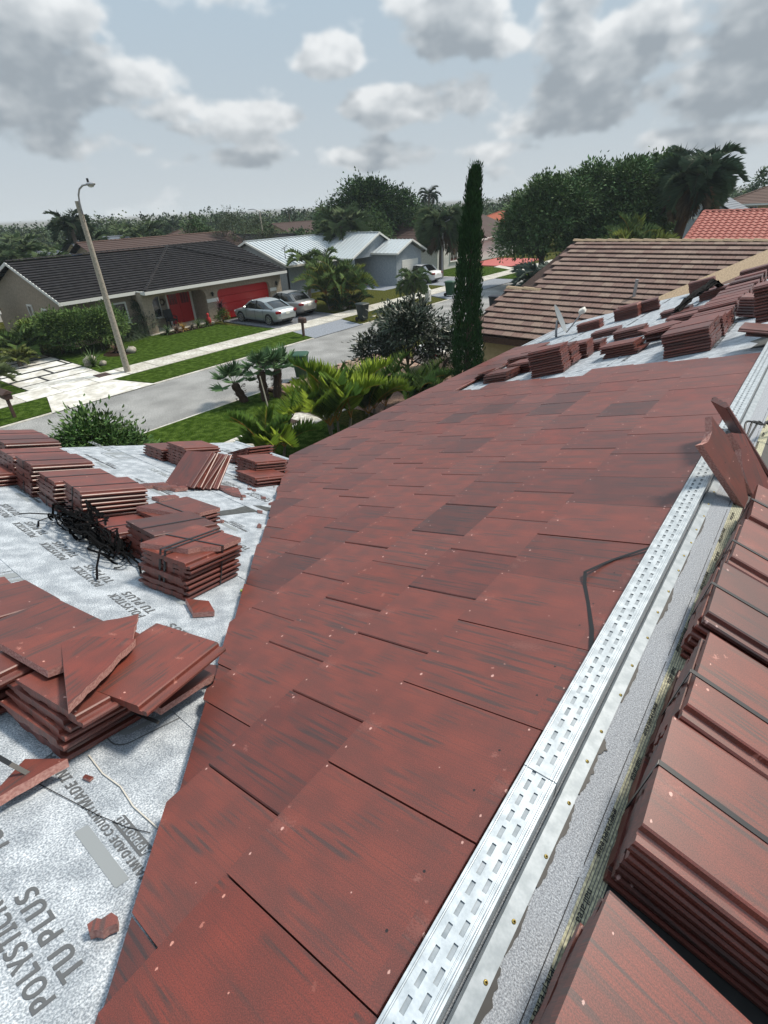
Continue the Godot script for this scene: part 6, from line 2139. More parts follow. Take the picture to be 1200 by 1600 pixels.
# ------------------------------------------------------------------ plants
# leaves gathered in clumps over a set of ellipsoids
func foliage(b: MB, blobs: Array, count: int, ln: float, w: float, col: Color, vary := 0.35, clump := 0.22, depth := 0.55, droop := 0.25) -> void:
	var vol := []
	var total := 0.0
	for q in blobs:
		var r: Vector3 = q[1]
		total += r.x * r.y + r.y * r.z + r.x * r.z
		vol.append(total)
	var per := 26
	var nc := int(maxf(1.0, count / float(per)))
	for i in nc:
		var pick := rng.randf() * total
		var k := 0
		while vol[k] < pick: k += 1
		var c: Vector3 = blobs[k][0]
		var r: Vector3 = blobs[k][1]
		var d := Vector3(rng.randfn(), rng.randfn(), rng.randfn()).normalized()
		if d.y < -0.55: d.y *= -0.6
		var rad := lerpf(depth, 1.0, pow(rng.randf(), 0.6)) * rng.randf_range(0.88, 1.08)
		var ctr := c + d * r * rad
		var cr := clump * (r.x + r.y + r.z) / 3.0 * rng.randf_range(0.6, 1.35)
		var tint := rng.randf_range(1.0 - vary, 1.0 + vary)
		var warm := rng.randf_range(0.9, 1.15)
		for j in per:
			var o := Vector3(rng.randfn(), rng.randfn() * 0.8, rng.randfn()) * cr * 0.55
			var dir := (d * 0.6 + o.normalized() * 0.7 + Vector3(rng.randf_range(-0.6, 0.6), rng.randf_range(-0.5, 0.4) - droop, rng.randf_range(-0.6, 0.6))).normalized()
			var sd := dir.cross(Vector3(rng.randf_range(-0.4, 0.4), 1, rng.randf_range(-0.4, 0.4))).normalized()
			var t := tint * rng.randf_range(0.8, 1.2)
			b.paint(Color(col.r * t * warm, col.g * t, col.b * t))
			b.leaf(ctr + o, dir, sd, ln * rng.randf_range(0.7, 1.25), w * rng.randf_range(0.75, 1.2))

# feathered palm frond: curved rib with leaflets on both sides
func frond(b: MB, rib: MB, base: Vector3, az: float, elev: float, length: float, curl: float, leaf_len: float, n: int, lw: float, col: Color, sag := 0.35, vee := 0.35) -> void:
	var p := base
	var e := elev
	var flat := Vector3(cos(az), 0, sin(az))
	var side := Vector3(-sin(az), 0, cos(az))
	var pts := PackedVector3Array([p])
	var steps := 12
	var dirs := []
	for i in steps:
		var d := flat * cos(e) + Vector3.UP * sin(e)
		dirs.append(d)
		p += d * length / steps
		pts.append(p)
		e -= curl / steps * (0.4 + 1.2 * float(i) / steps)
	dirs.append(dirs[-1])
	var rr := PackedFloat32Array()
	for i in steps + 1: rr.append(lerpf(0.014, 0.003, float(i) / steps) * (0.6 + length * 0.35))
	rib.tube(pts, rr, 4, false)
	for i in n:
		var t := 0.16 + 0.84 * (i + rng.randf_range(0.0, 0.6)) / n
		var f := t * steps
		var k: int = min(int(f), steps - 1)
		var q := pts[k].lerp(pts[k + 1], f - k)
		var d: Vector3 = dirs[k]
		var up := side.cross(d).normalized() * -1.0
		if up.y < 0.0: up = -up
		var ll := leaf_len * (0.55 + 0.75 * sin(clampf(t * 1.1, 0.0, 1.0) * PI * 0.85 + 0.25)) * rng.randf_range(0.85, 1.1)
		for s: float in [-1.0, 1.0]:
			var ld: Vector3 = (side * s * (0.9 - 0.35 * t) + d * (0.45 + 0.5 * t) + up * vee + Vector3.DOWN * sag * rng.randf_range(0.6, 1.4)).normalized()
			var ls := ld.cross(up).normalized()
			var v := rng.randf_range(0.75, 1.25)
			b.paint(Color(col.r * v, col.g * v, col.b * v))
			b.leaf(q, ld, ls, ll, lw, 0.22 + sag * 0.4)

# fan palm leaf: stalk and radiating blades
func fan_leaf(b: MB, rib: MB, base: Vector3, dir: Vector3, stalk: float, r: float, n: int, col: Color) -> void:
	var c := base + dir * stalk
	rib.tube(PackedVector3Array([base, base + dir * stalk * 0.5 + Vector3.UP * 0.02, c]), PackedFloat32Array([0.012, 0.008, 0.006]), 4, false)
	var side := dir.cross(Vector3.UP)
	side = side.normalized() if side.length() > 0.1 else Vector3.RIGHT
	var fwd := (dir * 0.8 - Vector3.UP * 0.25).normalized()
	var up := side.cross(fwd).normalized()
	for i in n:
		var a := lerpf(-2.1, 2.1, (i + 0.5) / n)
		var d := (fwd * cos(a) + side * sin(a) + up * 0.12 * absf(sin(i * 2.1))).normalized()
		var v := rng.randf_range(0.75, 1.25)
		b.paint(Color(col.r * v, col.g * v, col.b * v))
		b.leaf(c, d, d.cross(up).normalized(), r * rng.randf_range(0.85, 1.1) * (0.75 + 0.25 * cos(a * 0.6)), 0.055 * r / 0.5, 0.2)

# a palm with a trunk and feather fronds
func palm(called: String, label: String, at: Vector3, trunk_h: float, trunk_r: float, fronds: int, length: float, col: Color, group := "", opt := {}) -> void:
	var o := thing(called, label, "palm", at, group)
	var lean: Vector3 = opt.get("lean", Vector3.ZERO)
	var t := MB.new()
	t.tube(PackedVector3Array([Vector3(0, -0.1, 0), lean * 0.3 + Vector3(0, trunk_h * 0.5, 0), lean + Vector3(0, trunk_h, 0)]), PackedFloat32Array([trunk_r * 1.2, trunk_r, trunk_r * 0.85]), 8)
	if opt.get("shaft", 0.0) > 0.0:
		t.tube(PackedVector3Array([lean + Vector3(0, trunk_h - 0.05, 0), lean + Vector3(0, trunk_h + opt.shaft, 0)]), PackedFloat32Array([trunk_r * 0.95, trunk_r * 0.5]), 8)
	part(o, "trunk", t.mesh(), opt.get("bark", M.palm_bark))
	var b := MB.new()
	var rib := MB.new()
	var top := lean + Vector3(0, trunk_h + opt.get("shaft", 0.0) * 0.8, 0)
	var n: int = opt.get("leaflets", 26)
	for i in fronds:
		var az := i * 2.399963 + rng.randf_range(-0.25, 0.25)
		var f := (i + 0.5) / fronds
		var el := lerpf(1.35, opt.get("low", -0.25), pow(f, 0.8)) + rng.randf_range(-0.12, 0.12)
		frond(b, rib, top, az, el, length * rng.randf_range(0.85, 1.1), opt.get("curl", 1.5) * rng.randf_range(0.8, 1.2), length * opt.get("leaf", 0.26), n, length * opt.get("lw", 0.02), col, opt.get("sag", 0.4), opt.get("vee", 0.3))
	part(o, "crown", b.mesh(), opt.get("mat", M.leaf))
	part(o, "frond_ribs", rib.mesh(), opt.get("ribmat", M.palm_bark))
	if opt.has("dead"):
		var db := MB.new()
		var dr := MB.new()
		for i in opt.dead:
			frond(db, dr, top - Vector3(0, 0.15, 0), i * 2.4 + 0.5, rng.randf_range(-0.9, -0.4), length * 0.9, 0.9, length * 0.22, n, length * 0.018, Color(0.12, 0.09, 0.06), 0.7, 0.0)
		part(o, "dead_fronds", db.mesh(), M.leaf_dry)
		part(o, "dead_ribs", dr.mesh(), M.palm_brown)

func tree(called: String, label: String, at: Vector3, trunk_r: float, fork: float, blobs: Array, count: int, ln: float, w: float, col: Color, group := "", mat: Material = null, vary := 0.35, clump := 0.22, depth := 0.55) -> void:
	var o := thing(called, label, "tree", at, group)
	var t := MB.new()
	t.tube(PackedVector3Array([Vector3(0, -0.2, 0), Vector3(0.05, fork * 0.5, 0), Vector3(0, fork, 0.05)]), PackedFloat32Array([trunk_r * 1.3, trunk_r, trunk_r * 0.85]), 9)
	for q in blobs:
		var c: Vector3 = q[0]
		var mid := Vector3(c.x * 0.45, lerpf(fork, c.y, 0.55), c.z * 0.45)
		t.tube(PackedVector3Array([Vector3(0, fork * 0.9, 0), mid, c + Vector3(0, q[1].y * 0.4, 0)]), PackedFloat32Array([trunk_r * 0.6, trunk_r * 0.35, trunk_r * 0.1]), 6)
	part(o, "trunk", t.mesh(), M.bark)
	var b := MB.new()
	foliage(b, blobs, count, ln, w, col, vary, clump, depth)
	part(o, "crown", b.mesh(), mat if mat else M.leaf)

func bush(called: String, label: String, at: Vector3, blobs: Array, count: int, ln: float, w: float, col: Color, group := "", mat: Material = null, cat := "bush", vary := 0.35, clump := 0.3) -> void:
	var o := thing(called, label, cat, at, group)
	var b := MB.new()
	foliage(b, blobs, count, ln, w, col, vary, clump, 0.45, 0.1)
	part(o, "foliage", b.mesh(), mat if mat else M.leaf)
	for q in blobs:
		var c: Vector3 = q[0]
		for k in 2:
			var s := MB.new()
			s.tube(PackedVector3Array([Vector3(c.x * 0.6 + rng.randf_range(-0.1, 0.1), 0, c.z * 0.6 + rng.randf_range(-0.1, 0.1)), c + Vector3(rng.randf_range(-0.3, 0.3) * q[1].x, q[1].y * 0.2, rng.randf_range(-0.3, 0.3) * q[1].z)]), PackedFloat32Array([0.035, 0.012]), 5)
			part(o, "stem", s.mesh(), M.bark)

# upright sword-leaved rosette (yucca, cycad, grass tuft)
func rosette(called: String, label: String, at: Vector3, n: int, ln: float, w: float, col: Color, curl := 0.8, group := "", cat := "plant", low := 0.1) -> void:
	var o := thing(called, label, cat, at, group)
	var b := MB.new()
	for i in n:
		var az := i * 2.399963
		var e := lerpf(1.45, low, float(i) / n) + rng.randf_range(-0.1, 0.1)
		var l := ln * rng.randf_range(0.75, 1.1)
		var p := Vector3(0, 0.05, 0)
		var side := Vector3(-sin(az), 0, cos(az))
		var v := rng.randf_range(0.7, 1.3)
		b.paint(Color(col.r * v, col.g * v, col.b * v))
		for k in 4:
			var d := Vector3(cos(az) * cos(e), sin(e), sin(az) * cos(e))
			var q := p + d * l / 4.0
			var w1 := w * (1.0 - k / 4.0) * (0.6 if k == 0 else 1.0)
			var w2 := w * (1.0 - (k + 1) / 4.0)
			b.quad(p - side * w1, p + side * w1, q + side * w2, q - side * w2)
			p = q
			e -= curl / 4.0
	part(o, "leaves", b.mesh(), M.leaf)

func clump_palm(called: String, label: String, at: Vector3, stems: int, fronds: int, length: float, col: Color, spread: float, opt := {}) -> void:
	var o := thing(called, label, "palm", at, opt.get("group", ""))
	var b := MB.new()
	var rib := MB.new()
	for i in stems:
		var a := i * 2.4 + 0.3
		var foot := Vector3(cos(a), 0, sin(a)) * spread * sqrt(float(i) / stems)
		var h: float = opt.get("stem", 0.5) * rng.randf_range(0.6, 1.3)
		var top := foot * 1.25 + Vector3(0, h, 0)
		var st := MB.new()
		st.tube(PackedVector3Array([foot, top]), PackedFloat32Array([0.05, 0.035]), 6)
		part(o, "stem", st.mesh(), M.palm_bark)
		for k in fronds:
			var az := k * 2.4 + i * 1.1 + rng.randf_range(-0.3, 0.3)
			var tone: Color = col
			if rng.randf() < opt.get("bright", 0.3): tone = Color(col.r * 2.2, col.g * 1.7, col.b * 1.1)
			frond(b, rib, top, az, rng.randf_range(opt.get("low", 0.75), 1.4), length * rng.randf_range(0.7, 1.15), opt.get("curl", 1.1) * rng.randf_range(0.7, 1.3), length * 0.27, opt.get("leaflets", 46), length * opt.get("lw", 0.0075), tone, 0.18, 0.5)
	part(o, "fronds", b.mesh(), M.leaf)
	part(o, "frond_ribs", rib.mesh(), M.yellow_brown)

func build_near_plants() -> void:
	# Italian cypress
	var cy := thing("cypress_tree", "tall narrow dark green cypress standing behind the roof", "tree", Vector3(-7.98, 0, -14.1))
	var tr := MB.new()
	tr.tube(PackedVector3Array([Vector3(0, -0.1, 0), Vector3(0.05, 4, 0), Vector3(0, 7.0, 0)]), PackedFloat32Array([0.14, 0.08, 0.02]), 8)
	part(cy, "trunk", tr.mesh(), M.bark)
	var cb := MB.new()
	for i in 1500:
		var t := pow(rng.randf(), 0.85)
		var y := 0.25 + t * 6.95
		var rmax := 0.52 * pow(1.0 - t, 0.55) * (1.0 if t > 0.1 else lerpf(0.8, 1.0, t / 0.1))
		rmax = maxf(rmax, 0.06)
		var az := rng.randf() * TAU
		var lump := 1.0 + 0.16 * sin(az * 3.0 + y * 1.9) + 0.1 * sin(az * 5.0 - y * 3.1)
		var r := rmax * lump * lerpf(0.62, 1.0, sqrt(rng.randf()))
		var base := Vector3(cos(az) * r + 0.05 * sin(y), y - 0.2, sin(az) * r)
		var tint := rng.randf_range(0.6, 1.3)
		for k in 15:
			var out := Vector3(cos(az), 0, sin(az))
			var d := (Vector3.UP * rng.randf_range(0.8, 1.4) + out * rng.randf_range(-0.05, 0.55) + Vector3(rng.randf_range(-0.3, 0.3), 0, rng.randf_range(-0.3, 0.3))).normalized()
			var q := base + Vector3(rng.randf_range(-0.09, 0.09), rng.randf_range(-0.12, 0.22), rng.randf_range(-0.09, 0.09))
			var v := tint * rng.randf_range(0.8, 1.2)
			cb.paint(Color(0.032 * v, 0.068 * v, 0.026 * v))
			cb.leaf(q, d, d.cross(Vector3(rng.randf_range(-1, 1), 0.2, rng.randf_range(-1, 1))).normalized(), rng.randf_range(0.08, 0.16), 0.028, 0.05)
	part(cy, "crown", cb.mesh(), M.leaf_dull)
	# dark large-leaved shrub
	var sh := [[Vector3(0, 1.9, 0), Vector3(1.5, 1.25, 1.5)], [Vector3(-0.9, 2.3, -0.6), Vector3(0.8, 0.8, 0.8)], [Vector3(0.6, 2.5, 0.9), Vector3(0.9, 0.75, 0.9)], [Vector3(1.1, 1.5, -0.9), Vector3(1.0, 0.9, 1.0)], [Vector3(-0.9, 1.3, 1.0), Vector3(1.0, 0.8, 1.0)], [Vector3(-0.3, 2.75, -0.9), Vector3(0.6, 0.5, 0.6)]]
	tree("dark_leaved_shrub", "dark glossy large-leaved shrub tree between the areca palm and cypress", Vector3(-12.3, 0, -17.0), 0.07, 0.8, sh, 8000, 0.22, 0.09, Color(0.03, 0.042, 0.025), "", M.leaf_glossy, 0.4, 0.3, 0.35)
	# areca palms below the eave
	var ac := Color(0.10, 0.17, 0.03)
	clump_palm("areca_palm", "areca palm clump with yellow green fronds at the roof corner", Vector3(-11.4, 0, -8.9), 4, 5, 1.45, ac, 0.4, {"bright": 0.3, "stem": 0.35})
	clump_palm("areca_palm", "largest areca palm with bright arching fronds rising over the eave", Vector3(-11.0, 0, -11.3), 5, 5, 2.05, ac, 0.6, {"bright": 0.35, "stem": 0.5})
	clump_palm("areca_palm", "areca palm with darker fronds right behind the largest one", Vector3(-11.2, 0, -13.4), 5, 5, 1.75, Color(0.075, 0.13, 0.032), 0.6, {"bright": 0.2, "stem": 0.35})
	clump_palm("areca_palm", "low areca fronds along the eave in front of the dark shrub", Vector3(-10.4, 0, -15.0), 4, 5, 1.5, Color(0.07, 0.12, 0.032), 0.5, {"bright": 0.15, "stem": 0.2})
	# thin dry stalk standing before the arecas
	var sk := MB.new()
	sk.tube(PackedVector3Array([Vector3(-11.9, 0.0, -9.35), Vector3(-11.95, 1.2, -9.4), Vector3(-12.05, 2.3, -9.35)]), PackedFloat32Array([0.03, 0.025, 0.015]), 6)
	solo("dry_stalk", "thin tan stalk standing upright in front of the areca fronds", "stalk", sk.mesh(), M.fascia)
	# fan palms on the verge
	var fp := thing("fan_palm", "cluster of four short fan palms with shaggy brown trunks on the verge", "palm", Vector3(-15.8, 0, -12.4))
	for q in [[-0.62, 0.55, 0.75], [0.0, 0.05, 1.2], [0.05, -0.5, 1.05], [-0.35, -0.85, 0.9]]:
		var tk := MB.new()
		var path := PackedVector3Array()
		var rad := PackedFloat32Array()
		for k in 7:
			path.append(Vector3(q[0] * (1.0 + 0.06 * k), q[2] * k / 6.0, q[1] * (1.0 + 0.06 * k)))
			rad.append(0.14 + 0.035 * (k % 2))
		tk.tube(path, rad, 9)
		for k in 60:
			var a := rng.randf() * TAU
			var y: float = rng.randf() * q[2]
			var d := Vector3(cos(a), rng.randf_range(-0.5, 0.5), sin(a)).normalized()
			tk.leaf(Vector3(q[0] * 1.15 + cos(a) * 0.13, y, q[1] * 1.15 + sin(a) * 0.13), d, d.cross(Vector3.UP).normalized(), 0.14, 0.05)
		part(fp, "trunk", tk.mesh(), M.palm_brown)
		var fl := MB.new()
		var fr := MB.new()
		var top := Vector3(q[0] * 1.38, q[2], q[1] * 1.38)
		for k in 12:
			var az := k * 2.4 + rng.randf_range(-0.2, 0.2)
			var e := lerpf(1.35, 0.05, k / 11.0)
			fan_leaf(fl, fr, top, Vector3(cos(az) * cos(e), sin(e), sin(az) * cos(e)), rng.randf_range(0.35, 0.6), rng.randf_range(0.42, 0.56), 20, Color(0.085, 0.15, 0.065))
		part(fp, "crown", fl.mesh(), M.leaf)
		part(fp, "leaf_stalks", fr.mesh(), M.palm_bark)
	# round bush beyond the wing
	bush("round_bush", "round leafy green bush just beyond the white slope's far edge", Vector3(-11.2, 0, -4.15), [[Vector3(0, 2.0, 0), Vector3(0.75, 0.95, 0.75)], [Vector3(0.3, 1.7, -0.35), Vector3(0.6, 0.8, 0.6)], [Vector3(-0.3, 1.7, 0.35), Vector3(0.6, 0.85, 0.6)], [Vector3(0.0, 1.0, 0.0), Vector3(0.7, 0.8, 0.7)]], 20000, 0.12, 0.065, Color(0.06, 0.11, 0.034), "", null, "bush", 0.5, 0.34)
	# across the street: hedge and garden of the black-roofed house
	var hg := Color(0.075, 0.125, 0.035)
	for q in [[-33.4, -11.3, 1.0, 1.75, "hedge bush nearest the white house, yellowish on top"], [-32.3, -11.9, 1.1, 2.05, "second hedge bush from the white house"], [-31.4, -12.6, 1.15, 2.15, "middle hedge bush before the beige gable wall"], [-30.9, -13.6, 1.05, 2.1, "hedge bush just left of the lamp post"], [-31.6, -14.6, 0.95, 2.0, "hedge bush behind the lamp post"]]:
		var warm := Color(hg.r * 1.35, hg.g * 1.15, hg.b) if q[4].begins_with("hedge bush nearest") else hg
		bush("hedge_bush", q[4], Vector3(q[0], 0, q[1]), [[Vector3(0, q[3] * 0.55, 0), Vector3(q[2], q[3] * 0.5, q[2])], [Vector3(0.3, q[3] * 0.7, 0.3), Vector3(q[2] * 0.7, q[3] * 0.33, q[2] * 0.7)]], 7000, 0.14, 0.075, warm, "hedge in front of the beige wall", null, "hedge", 0.45)
	rosette("yucca", "green sword-leaved yucca among the pale stones by the driveway", Vector3(-27.7, 0.05, -11.35), 60, 1.0, 0.035, Color(0.075, 0.115, 0.04), 0.7)
	rosette("grass_tuft", "large arching grass tuft against the beige wall behind the lamp post", Vector3(-32.2, 0.05, -15.6), 220, 1.7, 0.025, Color(0.06, 0.085, 0.05), 1.9)
	rosette("grass_tuft", "second arching grass tuft near the porch side arch", Vector3(-32.3, 0.05, -16.4), 160, 1.5, 0.025, Color(0.05, 0.075, 0.04), 1.7)
	bush("garden_shrub", "grey green shrub in front of the porch side arch", Vector3(-32.3, 0, -17.2), [[Vector3(0, 0.8, 0), Vector3(0.7, 0.8, 0.6)], [Vector3(-0.3, 1.4, 0.2), Vector3(0.5, 0.6, 0.4)]], 1500, 0.13, 0.05, Color(0.06, 0.08, 0.05))
	rosette("bromeliad", "reddish bromeliad in the round bed by the lamp post", Vector3(-29.3, 0.1, -13.4), 36, 0.6, 0.035, Color(0.10, 0.06, 0.045), 0.9)
	rosette("bromeliad", "green bromeliad in the round bed by the lamp post", Vector3(-29.0, 0.1, -13.7), 30, 0.5, 0.035, Color(0.07, 0.10, 0.04), 0.9)
	var fc := [[Color(0.06, 0.10, 0.035), "green tuft at the left end of the porch flower bed", 0.7], [Color(0.16, 0.10, 0.07), "brownish tuft, second in the porch flower bed", 0.6], [Color(0.30, 0.19, 0.05), "yellow croton, third in the porch flower bed", 0.6], [Color(0.15, 0.13, 0.10), "grey pink tuft in the middle of the porch flower bed", 0.5], [Color(0.09, 0.13, 0.05), "light green tuft near the end of the porch flower bed", 0.65], [Color(0.08, 0.12, 0.04), "green tuft at the right end of the porch flower bed", 0.6]]
	for i in fc.size():
		rosette("bed_plant", fc[i][1], Vector3(-31.15 + 0.15 * (i % 2), 0.08, -17.7 - i * 0.56), 55, fc[i][2], 0.035, fc[i][0], 1.0, "plants in the porch flower bed")
	rosette("cordyline", "dark red leaved cordyline at the corner of the red garage door", Vector3(-31.1, 0.9, -21.85), 60, 0.75, 0.05, Color(0.09, 0.03, 0.035), 0.9)
	bush("garden_shrub", "yellow green shrub under the red cordyline by the garage", Vector3(-31.0, 0, -21.8), [[Vector3(0, 0.5, 0), Vector3(0.4, 0.5, 0.4)]], 700, 0.16, 0.07, Color(0.09, 0.13, 0.03))
	var lb := MB.new()
	lb.lathe(Vector3.ZERO, [[0.0, 0.0], [0.14, 0.02], [0.16, 0.25], [0.12, 0.45], [0.06, 0.5], [0.09, 0.6], [0.08, 0.7], [0.0, 0.75]], 12)
	solo("garden_ornament", "small red and white garden figure at the end of the flower bed", "ornament", lb.mesh(), M.red_cloth, Transform3D(Basis(), Vector3(-31.1, 0.08, -20.75)))
	# left edge palms by the white house
	palm("garden_palm", "small bushy palm at the white house's corner", Vector3(-32.5, 0, -10.0), 0.5, 0.09, 22, 1.6, Color(0.075, 0.12, 0.035), "", {"curl": 1.3, "low": 0.2, "leaflets": 22, "lw": 0.03})
	palm("garden_palm", "yellowish low palm in front of the white wall at left", Vector3(-31.3, 0, -9.3), 0.3, 0.1, 16, 1.0, Color(0.12, 0.14, 0.04), "", {"curl": 1.0, "low": 0.3, "leaflets": 20, "lw": 0.04})
	palm("garden_palm", "feathery pale palm at the left edge above the mailbox", Vector3(-27.6, 0, -6.6), 0.6, 0.08, 18, 1.5, Color(0.10, 0.125, 0.055), "", {"curl": 1.5, "low": 0.0, "leaflets": 26, "lw": 0.014})
	palm("garden_palm", "palm fronds at the left edge beside the beige gable", Vector3(-40.5, 0, -10.0), 2.4, 0.12, 14, 2.2, Color(0.07, 0.11, 0.04), "", {"curl": 1.6})
	# grey house garden
	palm("garden_palm", "palm with smooth trunk before the grey house's side wall", Vector3(-33.4, 0, -32.4), 2.1, 0.12, 9, 1.9, Color(0.09, 0.13, 0.045), "", {"curl": 1.9, "shaft": 0.6, "leaflets": 24, "lw": 0.03, "low": 0.3})
	palm("garden_palm", "second smooth palm beside the grey house's front window", Vector3(-33.2, 0, -34.2), 2.0, 0.11, 9, 1.8, Color(0.09, 0.13, 0.045), "", {"curl": 1.9, "shaft": 0.6, "leaflets": 24, "lw": 0.03, "low": 0.3})
	clump_palm("tall_areca_palm", "tall dense areca palm clump in front of the grey house", Vector3(-27.6, 0, -29.6), 14, 7, 2.0, Color(0.085, 0.125, 0.04), 1.15, {"stem": 1.3, "low": 0.5, "curl": 1.6, "bright": 0.12, "leaflets": 22, "lw": 0.026})
	clump_palm("areca_palm", "low dense palm clump at the base of the tall areca", Vector3(-27.0, 0, -29.6), 7, 6, 1.3, Color(0.04, 0.065, 0.025), 1.0, {"stem": 0.2, "low": 0.3, "curl": 1.6, "bright": 0.05, "leaflets": 20, "lw": 0.03})
	palm("pygmy_palm", "small pygmy date palm on the far verge right of the areca", Vector3(-22.6, 0, -32.0), 1.75, 0.12, 34, 1.35, Color(0.09, 0.13, 0.055), "", {"curl": 1.9, "low": -0.6, "leaflets": 30, "lw": 0.016, "bark": M.palm_brown})
	palm("pygmy_palm", "pale feathery palm rising behind the dark shrub", Vector3(-17.6, 0, -23.2), 0.9, 0.1, 20, 1.3, Color(0.06, 0.085, 0.045), "", {"curl": 1.9, "low": -0.3, "leaflets": 26, "lw": 0.014})
	palm("queen_palm", "large drooping queen palm left of the cypress", Vector3(-30.0, 0, -47.3), 4.6, 0.22, 34, 2.9, Color(0.07, 0.10, 0.048), "", {"curl": 2.3, "low": -0.5, "leaflets": 34, "lw": 0.012, "sag": 0.9, "dead": 12})
	# blue-green feather palm and bamboo beyond the brown roof
	palm("feather_palm", "grey green feather palm at the edge of the brown roof", Vector3(-10.3, 0, -25.2), 3.1, 0.16, 20, 1.7, Color(0.075, 0.10, 0.085), "", {"curl": 1.9, "low": -0.4, "leaflets": 28, "lw": 0.014, "sag": 0.7})
	clump_palm("bamboo_palm", "light green palm clump above the brown roof's ridge", Vector3(-11.3, 0, -42.5), 9, 6, 2.3, Color(0.10, 0.145, 0.05), 0.9, {"stem": 2.6, "low": 0.5, "curl": 1.4, "leaflets": 20, "lw": 0.022})
	bush("garden_shrub", "dark shrub under the big trees beside the far lawn", Vector3(-11.0, 0, -46.0), [[Vector3(0, 1.2, 0), Vector3(2.0, 1.3, 1.5)]], 900, 0.3, 0.14, Color(0.035, 0.055, 0.025))

func build_far_plants() -> void:
	var dk := Color(0.05, 0.085, 0.034)
	var md := Color(0.042, 0.072, 0.027)
	# the big trees at right
	var big := "big broadleaf trees behind the brown roof"
	tree("broadleaf_tree", "big dense broadleaf tree overhanging the street, leftmost of three", Vector3(-18.6, 0, -44.5), 0.25, 2.2, [[Vector3(0, 4.3, 0), Vector3(3.0, 2.9, 3.0)], [Vector3(-1.6, 3.4, 0.8), Vector3(2.2, 2.0, 2.2)], [Vector3(1.8, 5.4, 0.3), Vector3(2.2, 2.0, 2.2)], [Vector3(0.2, 6.3, 0.5), Vector3(1.7, 1.5, 1.7)], [Vector3(-1.6, 5.2, 0.4), Vector3(1.6, 1.6, 1.6)]], 26000, 0.30, 0.15, Color(0.07, 0.12, 0.045), big)
	tree("broadleaf_tree", "tall broadleaf tree in the middle of the big group at right", Vector3(-15.0, 0, -47.5), 0.3, 2.5, [[Vector3(0, 5.2, 0), Vector3(3.2, 3.2, 3.0)], [Vector3(1.6, 6.6, 0.3), Vector3(2.2, 1.9, 2.2)], [Vector3(-1.6, 6.9, 0.3), Vector3(1.9, 1.7, 1.9)], [Vector3(0.5, 3.4, 1.5), Vector3(3.0, 1.8, 2.0)], [Vector3(2.6, 4.2, 0.5), Vector3(2.0, 2.0, 2.0)]], 26000, 0.30, 0.15, Color(0.075, 0.13, 0.048), big)
	tree("broadleaf_tree", "feathery broadleaf tree beside the tall palm at right", Vector3(-12.0, 0, -50.0), 0.28, 2.6, [[Vector3(-0.5, 6.0, 0), Vector3(2.3, 2.6, 2.2)], [Vector3(0.2, 7.5, 0.3), Vector3(1.5, 1.4, 1.5)], [Vector3(-1.6, 7.2, 0.3), Vector3(1.6, 1.5, 1.6)], [Vector3(0.4, 4.4, 0.8), Vector3(1.7, 2.0, 1.8)], [Vector3(-0.8, 3.4, 1.2), Vector3(2.2, 1.6, 2.0)]], 24000, 0.30, 0.14, Color(0.085, 0.14, 0.052), big)
	tree("broadleaf_tree", "dark tree behind the big group, seen above the orange roof", Vector3(-36.9, 0, -88.0), 0.35, 3.0, [[Vector3(0, 6.0, 0), Vector3(4.0, 3.2, 4.0)], [Vector3(4.0, 6.4, 0.5), Vector3(3.4, 3.0, 3.4)], [Vector3(-3.4, 5.4, 1.0), Vector3(3.0, 2.6, 3.0)]], 5200, 0.5, 0.26, dk)
	palm("canary_palm", "tall thick palm with ragged crown and dead skirt at right", Vector3(-9.5, 0, -46.6), 7.2, 0.36, 30, 2.9, Color(0.055, 0.085, 0.05), "", {"curl": 1.8, "low": -0.45, "leaflets": 44, "lw": 0.009, "sag": 0.8, "dead": 14, "lean": Vector3(0.6, 0, 0), "bark": M.palm_brown})
	tree("broadleaf_tree", "low dark trees at the far right edge", Vector3(-8.6, 0, -96.0), 0.35, 3.5, [[Vector3(0, 6.2, 0), Vector3(3.4, 2.6, 3.0)], [Vector3(4.0, 6.6, 0), Vector3(3.2, 2.6, 3.0)], [Vector3(8.0, 6.4, 0), Vector3(3.2, 2.4, 3.0)]], 4200, 0.5, 0.26, dk)
	# centre: big dark tree and coconut palm behind the metal roof
	tree("broadleaf_tree", "large dark rounded tree behind the metal roofed house", Vector3(-43.5, 0, -52.5), 0.45, 2.8, [[Vector3(0, 5.6, 0), Vector3(3.8, 3.3, 3.6)], [Vector3(2.6, 5.4, -2.4), Vector3(2.8, 2.4, 2.8)], [Vector3(-2.4, 4.8, 2.4), Vector3(2.6, 2.3, 2.6)], [Vector3(0.4, 7.3, 0.2), Vector3(2.2, 1.7, 2.2)]], 20000, 0.36, 0.2, Color(0.045, 0.08, 0.03), "", M.leaf_dull)
	palm("coconut_palm", "coconut palm in front of the large dark tree", Vector3(-37.8, 0, -41.8), 4.6, 0.16, 20, 3.0, Color(0.075, 0.105, 0.05), "", {"curl": 1.5, "low": 0.0, "leaflets": 34, "lw": 0.016, "sag": 0.7})
	bush("round_bush", "rounded mid green treetop below the large dark tree", Vector3(-38.6, 0, -47.0), [[Vector3(0, 3.6, 0), Vector3(2.4, 2.1, 2.2)], [Vector3(-1.8, 3.0, 1.2), Vector3(1.6, 1.6, 1.6)]], 4200, 0.26, 0.13, Color(0.05, 0.085, 0.028))
	# left and middle distance, each from its spot on the skyline
	var sky := "trees on the left skyline"
